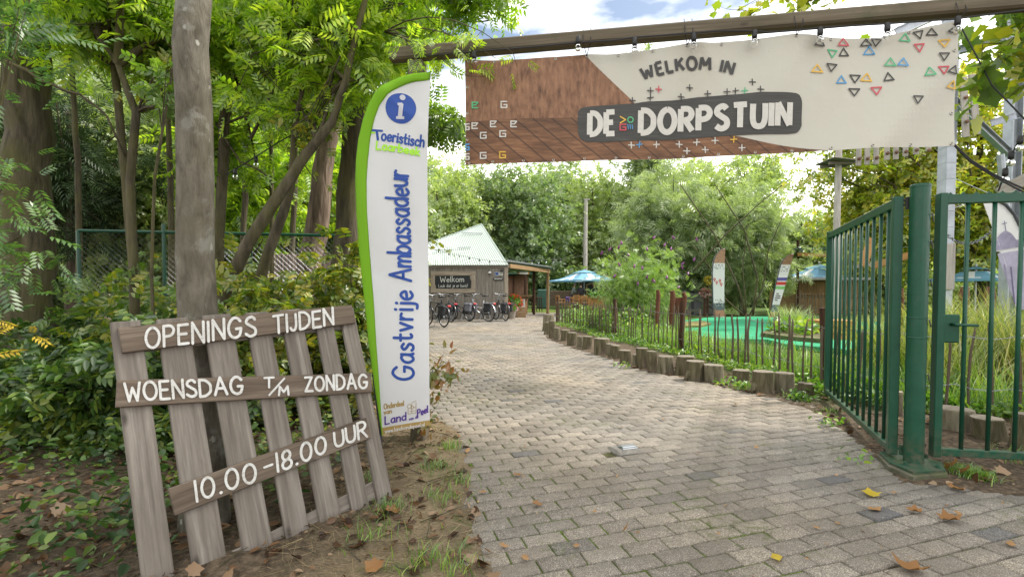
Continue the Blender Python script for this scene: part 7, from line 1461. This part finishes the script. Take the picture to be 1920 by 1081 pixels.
make_tree('maple_tree', 'near maple hanging its lobed leaves into the top right corner', 'tree', [b, b + Vector((-.1, 0, 2.5)), b + Vector((-.2, 0, 5.5)), b + Vector((-.2, 0, 8))], [.2, .17, .13, .06], B_DARK, [
    crown(P(1885, 110, 3.7), (.32, .35, .36), 8, 5, 4, .15, 'maple', L_MAPN, spread=.45, limb_r=.010, twig_r=.003, starts=[b + Vector((-.15, 0, 3.6))], roll=.5),
    crown(P(1850, 60, 3.9), (.22, .25, .15), 4, 5, 5, .11, 'maple', L_MID, spread=.45, limb_r=.008, twig_r=.003, starts=[b + Vector((-.15, 0, 3.8))], roll=.5),
    crown(P(1430, 12, 7.6), (.75, .4, .42), 8, 5, 5, .15, 'maple', L_YEL, spread=.4, limb_r=.014, twig_r=.004, starts=[b + Vector((-.2, 0, 5.6))], roll=.6),
    crown((7.0, 2.7, 5.3), (2.0, 1.9, 1.4), 18, 8, 14, .20, 'maple', L_MAPN, spread=.3, starts=[b + Vector((-.15, 0, 3.6)), b + Vector((-.2, 0, 5))]), crown((5.4, 3.3, 8.2), (2.5, 2.2, 1.5), 20, 8, 14, .20, 'maple', L_MAPN, spread=.3, starts=[b + Vector((-.2, 0, 6.5))])], FG, 306)  # last two crowns sit out of view, added to shade path and pallet

# ------------------------------------------------------------------ low growth
def blades(name, base, n, h, spread, lean, mat, seed, width=.008, parent=None, label=None, cat=None, group=None, kind=None, pts_=None):
    r_ = np.random.default_rng(seed); k = 5; B = np.array(base, float)
    p0 = (np.array(pts_) if pts_ is not None else B + np.stack([r_.normal(0, spread, n), r_.normal(0, spread, n), np.zeros(n)], 1)); n = len(p0)
    a = r_.uniform(0, 2 * np.pi, n); d = np.stack([np.cos(a), np.sin(a), np.zeros(n)], 1); hh = h * r_.uniform(.55, 1.1, n); ln = lean * r_.uniform(.3, 1.4, n)
    side = np.stack([-np.sin(a + .7), np.cos(a + .7), np.zeros(n)], 1); V = np.zeros((n, k, 2, 3))
    for i in range(k):
        q = i / (k - 1); c = p0 + d * (ln * hh * q ** 1.8)[:, None] + np.stack([np.zeros(n), np.zeros(n), hh * (q - .35 * ln * q ** 2.6)], 1); w_ = width * (1 - q ** 2) + .0008
        V[:, i, 0] = c + side * w_ / 2; V[:, i, 1] = c - side * w_ / 2
    f = np.array([(2 * i, 2 * i + 1, 2 * i + 3, 2 * i + 2) for i in range(k - 1)]); Fc = f[None] + (np.arange(n) * k * 2)[:, None, None]
    o = arr_mesh(name, V.reshape(-1, 3), Fc.reshape(-1, 4), mat, parent, origin=tuple(base)); tag(o, label, cat, group, kind); return o
gl = ['tall striped grass clump between the open gate leaf and the round post', 'tall grass clump left of the lock box behind the post', 'tall grass clump behind the lock box', 'tall grass clump below the blue parasol on the right', 'tall grass clump at the foot of the church flag', 'grass clump at the right edge behind the gate leaf', 'grass clump seen through the open gate leaf', 'tall grass clump behind the notched red post', 'grass clump close behind the right gate bars']
for i, (u, Y_, h) in enumerate(((1700, 5.9, 1.15), (1765, 6.2, 1.3), (1800, 5.9, 1.35), (1838, 6.3, 1.3), (1875, 5.8, 1.35), (1925, 5.7, 1.25), (1640, 7.2, 1.0), (1862, 7.0, 1.35), (1790, 5.3, .95))):
    blades('ornamental_grass', GX(u, Y_), 300, h, .17, .55, L_GRASS, 500 + i, .011, label=gl[i], cat='ornamental grass', group='ornamental grasses behind the gate')
# garden plants along the fence (uncountable)
def band(n, off0, off1, seed):
    r_ = np.random.default_rng(seed); s = r_.random(n) ** .8 * cum[-1]; o = []
    for q in s: p = along(q); o.append((p.x, p.y, 0))
    o = np.array(o); off = r_.uniform(off0, off1, n); off = np.where(o[:, 1] < 11, off * .6, off); o[:, 0] += off * .97; o[:, 1] += off * .25; return o, r_
p, r_ = band(15000, .08, 1.8, 1); near_ = np.clip((12.2 - p[:, 1]) / 1.5, 0, 1); hgt = (vnoise(p[:, 0], p[:, 1], .8, 5) ** 1.5 * .75 + .08) * (1 - .72 * near_); p[:, 2] = r_.random(len(p)) ** .7 * hgt
V, Fc = scatter('ovate', p, r_.normal(0, 1, p.shape) + (0, 0, .5), r_.uniform(.05, .12, len(p)), r_); o = arr_mesh('garden_plants', V, Fc, L_LOW); tag(o, 'low bright green garden plants along the picket fence', 'garden plants', kind='stuff')
p, r_ = band(3200, -.42, .04, 7); p[:, 2] = r_.random(len(p)) * .14 * (.3 + vnoise(p[:, 0], p[:, 1], .5, 6)) + .01
V, Fc = scatter('ovate', p, r_.normal(0, 1, p.shape) + (0, 0, .4), r_.uniform(.03, .08, len(p)), r_); o = arr_mesh('edge_plants', V, Fc, L_LOW); tag(o, 'low green plants between the log stumps and the fence', 'garden plants', kind='stuff')
p, r_ = band(5000, .05, 1.8, 2); blades('garden_grass', (0, 0, 0), 0, .5, 0, .5, L_LOW, 3, .010, kind='stuff', label='loose green grass growing among the garden plants', cat='grass', pts_=p)
q = np.array([G(u, v) for u, v in ((1430, 640), (1545, 652), (1530, 622), (1470, 618))]); r_ = np.random.default_rng(4); w_ = r_.dirichlet((1, 1, 1, 1), 900); p = w_ @ q; p[:, 2] = .2 + r_.random(900) * .22; V, Fc = scatter('ovate', p, r_.normal(0, 1, p.shape) + (0, 0, .5), r_.uniform(.10, .22, 900), r_); o = arr_mesh('island_plants', V, Fc, L_LOW); tag(o, 'leafy plants covering the mini golf island', 'plants', kind='stuff')
blades('tufted_sedge', G(1487, 628) + Vector((0, 0, .2)), 260, .75, .25, .6, L_WIL, 77, .016, label='grey green grass tuft on the planted island', cat='ornamental grass')
# bramble and ivy floor in the wood
r_ = np.random.default_rng(11); n = 34000; x = r_.uniform(-8.5, -.7, n); y = 1.2 + r_.random(n) ** 1.3 * 7.2
keep = (x < -(.85 + np.clip(2.9 - y, 0, 2) * .6 + np.clip(y - 3, 0, 5) * .26 + .35 * vnoise(x, y, .5, 3))) & (vnoise(x, y, .55, 8) + .35 * vnoise(x, y, .2, 9) > .55 - .12 * (y > 3.0)) & (y > 1.9 - (x + 2.4) * .20)
x, y = x[keep], y[keep]; z = ground_z(x, y) + .03 + r_.random(len(x)) ** 1.6 * (.08 + .30 * vnoise(x, y, .7, 12)); p = np.stack([x, y, z], 1)
V, Fc = scatter('ovate', p, r_.normal(0, 1, p.shape) * (1, 1, .35), .022 + .06 * r_.random(len(p)) ** 1.6, r_, .5); o = arr_mesh('bramble_cover', V, Fc, L_BRAM); tag(o, 'low bramble and ivy leaves covering the woodland floor', 'ground cover', kind='stuff')
# leaf litter
n = 22000; x = r_.uniform(-7, 6, n); y = .9 + r_.random(n) ** 1.4 * 8; d = edge_dist(x, y, PATH); ins = inside(x, y, PATH)
dens = np.where(x < 0, .62 + .38 * (vnoise(x, y, .5, 21) > .5), .16 + .45 * np.exp(-d / .35)); keep = ~ins & (r_.random(n) < dens); x, y = x[keep], y[keep]
p = np.stack([x, y, ground_z(x, y) + .012], 1); dr = r_.normal(0, 1, p.shape) * (1, 1, .25); V, Fc = scatter('ovate', p, dr, .02 + .06 * r_.random(len(p)) ** 1.5, r_, .5); o = arr_mesh('leaf_litter', V, Fc, L_DEAD); tag(o, 'brown leaf litter strewn over the soil beside the path', 'leaf litter', kind='stuff')
n = 700; x = r_.uniform(-6, 5.5, n); y = .9 + r_.random(n) ** 1.4 * 7; ins = inside(x, y, PATH); x, y = x[~ins], y[~ins]; p = np.stack([x, y, ground_z(x, y) + .02], 1)
V, Fc = scatter('maple', p, r_.normal(0, 1, p.shape) * (1, 1, .3), r_.uniform(.05, .10, len(p)), r_, .45); o = arr_mesh('leaf_litter', V, Fc, L_DEAD); tag(o, 'larger lobed dead leaves scattered over the woodland soil', 'leaf litter', kind='stuff')
n = 420; x = r_.uniform(-5, -.3, n); y = 1.2 + r_.random(n) * 5; k_ = ~inside(x, y, PATH); x, y = x[k_], y[k_]; mb = MB(); rr = random.Random(44)
for a_, b_ in zip(x, y):
    L_ = rr.uniform(.06, .35); an = rr.uniform(0, 3.14); c0 = Vector((a_, b_, gz(a_, b_) + .008)); c1 = c0 + Vector((math.cos(an) * L_, math.sin(an) * L_, rr.uniform(0, .02))); c1.z = max(c1.z, gz(c1.x, c1.y) + .006)
    mb.tube([c0, c0.lerp(c1, .5) + Vector((rr.gauss(0, .01), rr.gauss(0, .01), .004)), c1], [.0035, .003, .0015], 4)
o = mb.build('twig_litter', B_DARK); tag(o, 'thin twigs lying over the woodland soil', 'twigs', kind='stuff')
# tiny crumbs of leaf on the paving
n = 700; x = r_.uniform(-1, 5, n); y = 1.6 + r_.random(n) ** 1.3 * 12; k_ = inside(x, y, PATH) & ((edge_dist(x, y, PATH) < .5) | (r_.random(n) < .35)); x, y = x[k_], y[k_]; p = np.stack([x, y, np.full(len(x), .012)], 1)
V, Fc = scatter('ovate', p, r_.normal(0, 1, p.shape) * (1, 1, .15), r_.uniform(.010, .028, len(p)), r_, .3); o = arr_mesh('leaf_crumbs', V, Fc, L_FALL); tag(o, 'crumbs of dry leaf lying on the paving', 'leaf litter', kind='stuff')
# straw and grass on the verge
n = 5200; x = r_.uniform(-1.6, .1, n); y = 1.2 + r_.random(n) * 3.6; k_ = ~inside(x, y, PATH) & (np.abs(x + .45 + np.clip(y - 3.3, 0, 9) * .25) < .65) & (vnoise(x, y, .3, 31) > .30); x, y = x[k_], y[k_]
pb_ = np.stack([x, y, ground_z(x, y) + .004], 1); nb_ = len(pb_); dr = r_.normal(0, 1, pb_.shape) * (1, 1, .12); V, Fc = scatter((np.array([(0, .012, 0), (1, .004, .02), (1, -.004, .02), (0, -.012, 0)]), np.array([(0, 3, 2, 1)])), pb_, dr, r_.uniform(.05, .14, nb_), r_, .4); o = arr_mesh('dry_grass', V, Fc, L_STRAW); tag(o, 'matted dry grass on the verge beside the pallet', 'dry grass', kind='stuff')
tuft = []
for cx_, cy_, s_, k_ in [(G(u, v).x, G(u, v).y, s, k) for u, v, s, k in ((725, 960, .06, 90), (815, 880, .06, 110), (845, 840, .05, 90), (830, 935, .06, 70), (790, 1050, .07, 80), (860, 905, .05, 60), (700, 1010, .07, 60), (850, 1065, .06, 50), (1805, 888, .045, 200), (1830, 895, .04, 150), (1850, 902, .03, 60), (1560, 775, .05, 60), (1500, 750, .06, 90), (1385, 728, .06, 70), (1920, 860, .1, 120), (690, 900, .05, 40))]:
    tuft.append(np.stack([r_.normal(cx_, s_, k_), r_.normal(cy_, s_, k_), np.zeros(k_)], 1))
blades('grass_tufts', (0, 0, 0), 0, .085, 0, .7, L_LOW, 8, .004, kind='stuff', label='small green grass tufts on the verges', cat='grass', pts_=np.concatenate(tuft))
wd = []
for u, v, k_ in ((1490, 748, 60), (1510, 752, 40), (1395, 730, 70), (1360, 722, 50), (1600, 870, 12), (1170, 690, 20), (1560, 800, 30)):
    g_ = G(u, v); wd.append(np.stack([r_.normal(g_.x, .07, k_), r_.normal(g_.y, .07, k_), r_.random(k_) * .08 + .01], 1))
p = np.concatenate(wd); V, Fc = scatter('ovate', p, r_.normal(0, 1, p.shape) + (0, 0, .3), r_.uniform(.03, .06, len(p)), r_); o = arr_mesh('edge_weeds', V, Fc, L_LOW); tag(o, 'small green weeds along the log edging', 'weeds', kind='stuff')

# ------------------------------------------------------------------ single fallen leaves on paving and verge
fl_ = [(737, 966, 'm', .11, 0, 'large tan dead leaf on the verge right of the pallet foot'), (700, 1068, 'm', .12, 0, 'pale curled dead leaf at the bottom edge of the verge'), (877, 848, 'o', .09, 0, 'folded golden leaf where verge meets paving'), (970, 893, 'm', .07, 0, 'orange curled leaf on the paving, nearest the verge edge'), (905, 925, 'o', .07, 0, 'tan leaf lying on the left paving edge'), (1008, 948, 'm', .08, 0, 'orange cupped leaf on grey pavers below the bolt socket'), (1175, 1003, 'o', .08, 0, 'upright ochre leaf in the middle of the near paving'),
       (1115, 962, 'o', .05, 0, 'small pinkish leaf on the near paving'), (945, 1027, 'o', .07, 0, 'brown leaf with a green tip at the lower left paving'), (1080, 1027, 'o', .06, 0, 'flat brown leaf beside the ochre upright one'), (985, 1050, 'o', .07, 0, 'curled brown leaf near the bottom paving edge'), (1244, 788, 'o', .07, 0, 'orange leaf on the pale pavers above the bolt socket'), (1165, 803, 'o', .07, 0, 'buff leaf just above the bolt socket'), (1418, 841, 'o', .07, 0, 'orange buff leaf in the middle of the right paving'),
       (1632, 928, 'm', .13, 1, 'bright yellow star shaped leaf on the right paving'), (1640, 958, 'o', .11, 0, 'long tan leaf below the yellow star leaf'), (1712, 961, 'm', .10, 0, 'orange lobed leaf right of the yellow star leaf'), (1785, 978, 'm', .13, 0, 'large pale tan leaf on the far right paving'), (1797, 966, 'o', .07, 0, 'small red brown leaf touching the large tan one'), (1455, 1050, 'o', .10, 1, 'narrow yellow leaf near the bottom edge'), (1707, 1070, 'm', .17, 0, 'biggest pale brown leaf at the bottom edge'),
       (1570, 985, 'o', .05, 0, 'small orange leaf in the centre of the right paving'), (1530, 993, 'o', .05, 0, 'tiny curled buff leaf next to the small orange one'), (1794, 919, 'm', .12, 0, 'brown lobed leaf below the gate base plate'), (1788, 888, 'm', .13, 0, 'rust brown leaf standing against the base plate'), (1812, 897, 'm', .11, 0, 'rust brown leaf in the grass tuft by the base plate'), (1378, 760, 'o', .09, 0, 'orange yellow leaf at the path edge below the log stumps'), (1895, 1025, 'o', .10, 0, 'brown leaf at the lower right paving'), (1740, 800, 'm', .13, 0, 'orange leaf beside the large flat log behind the gate'), (1675, 927, 'o', .06, 0, 'red brown folded leaf right of the yellow star leaf')]
rr = random.Random(31)
for i, (u, v, k_, s_, c_, lb_) in enumerate(fl_):
    g_ = G(u, v); on = bool(inside(np.array([g_.x]), np.array([g_.y]), PATH)[0]); g_.z = .012 if on else gz(g_.x, g_.y) + .02
    s_ *= .78; tv, tf = TPL['maple' if k_ == 'm' else 'ovate']; a = rr.uniform(0, 6.28); tl = rr.uniform(-.25, .25) if i not in (6, 24, 25) else 1.0; Mx = Matrix.Rotation(a, 3, 'Z') @ Matrix.Rotation(-tl, 3, 'Y'); cu = rr.uniform(.3, 1.1); vs = []
    for q in tv: x_, y_, z_ = q; vs.append(Mx @ Vector(((x_ - .5) * s_, y_ * s_, (abs(z_) + cu * (y_ * y_ + .5 * (x_ - .5) ** 2)) * s_)))
    zm = min(q.z for q in vs); o = arr_mesh('fallen_leaf', [tuple(q + g_ - Vector((0, 0, zm))) for q in vs], tf, L_FALY if c_ else L_FALL, origin=tuple(g_)); tag(o, lb_, 'fallen leaf', 'fallen leaves on paving and verge')
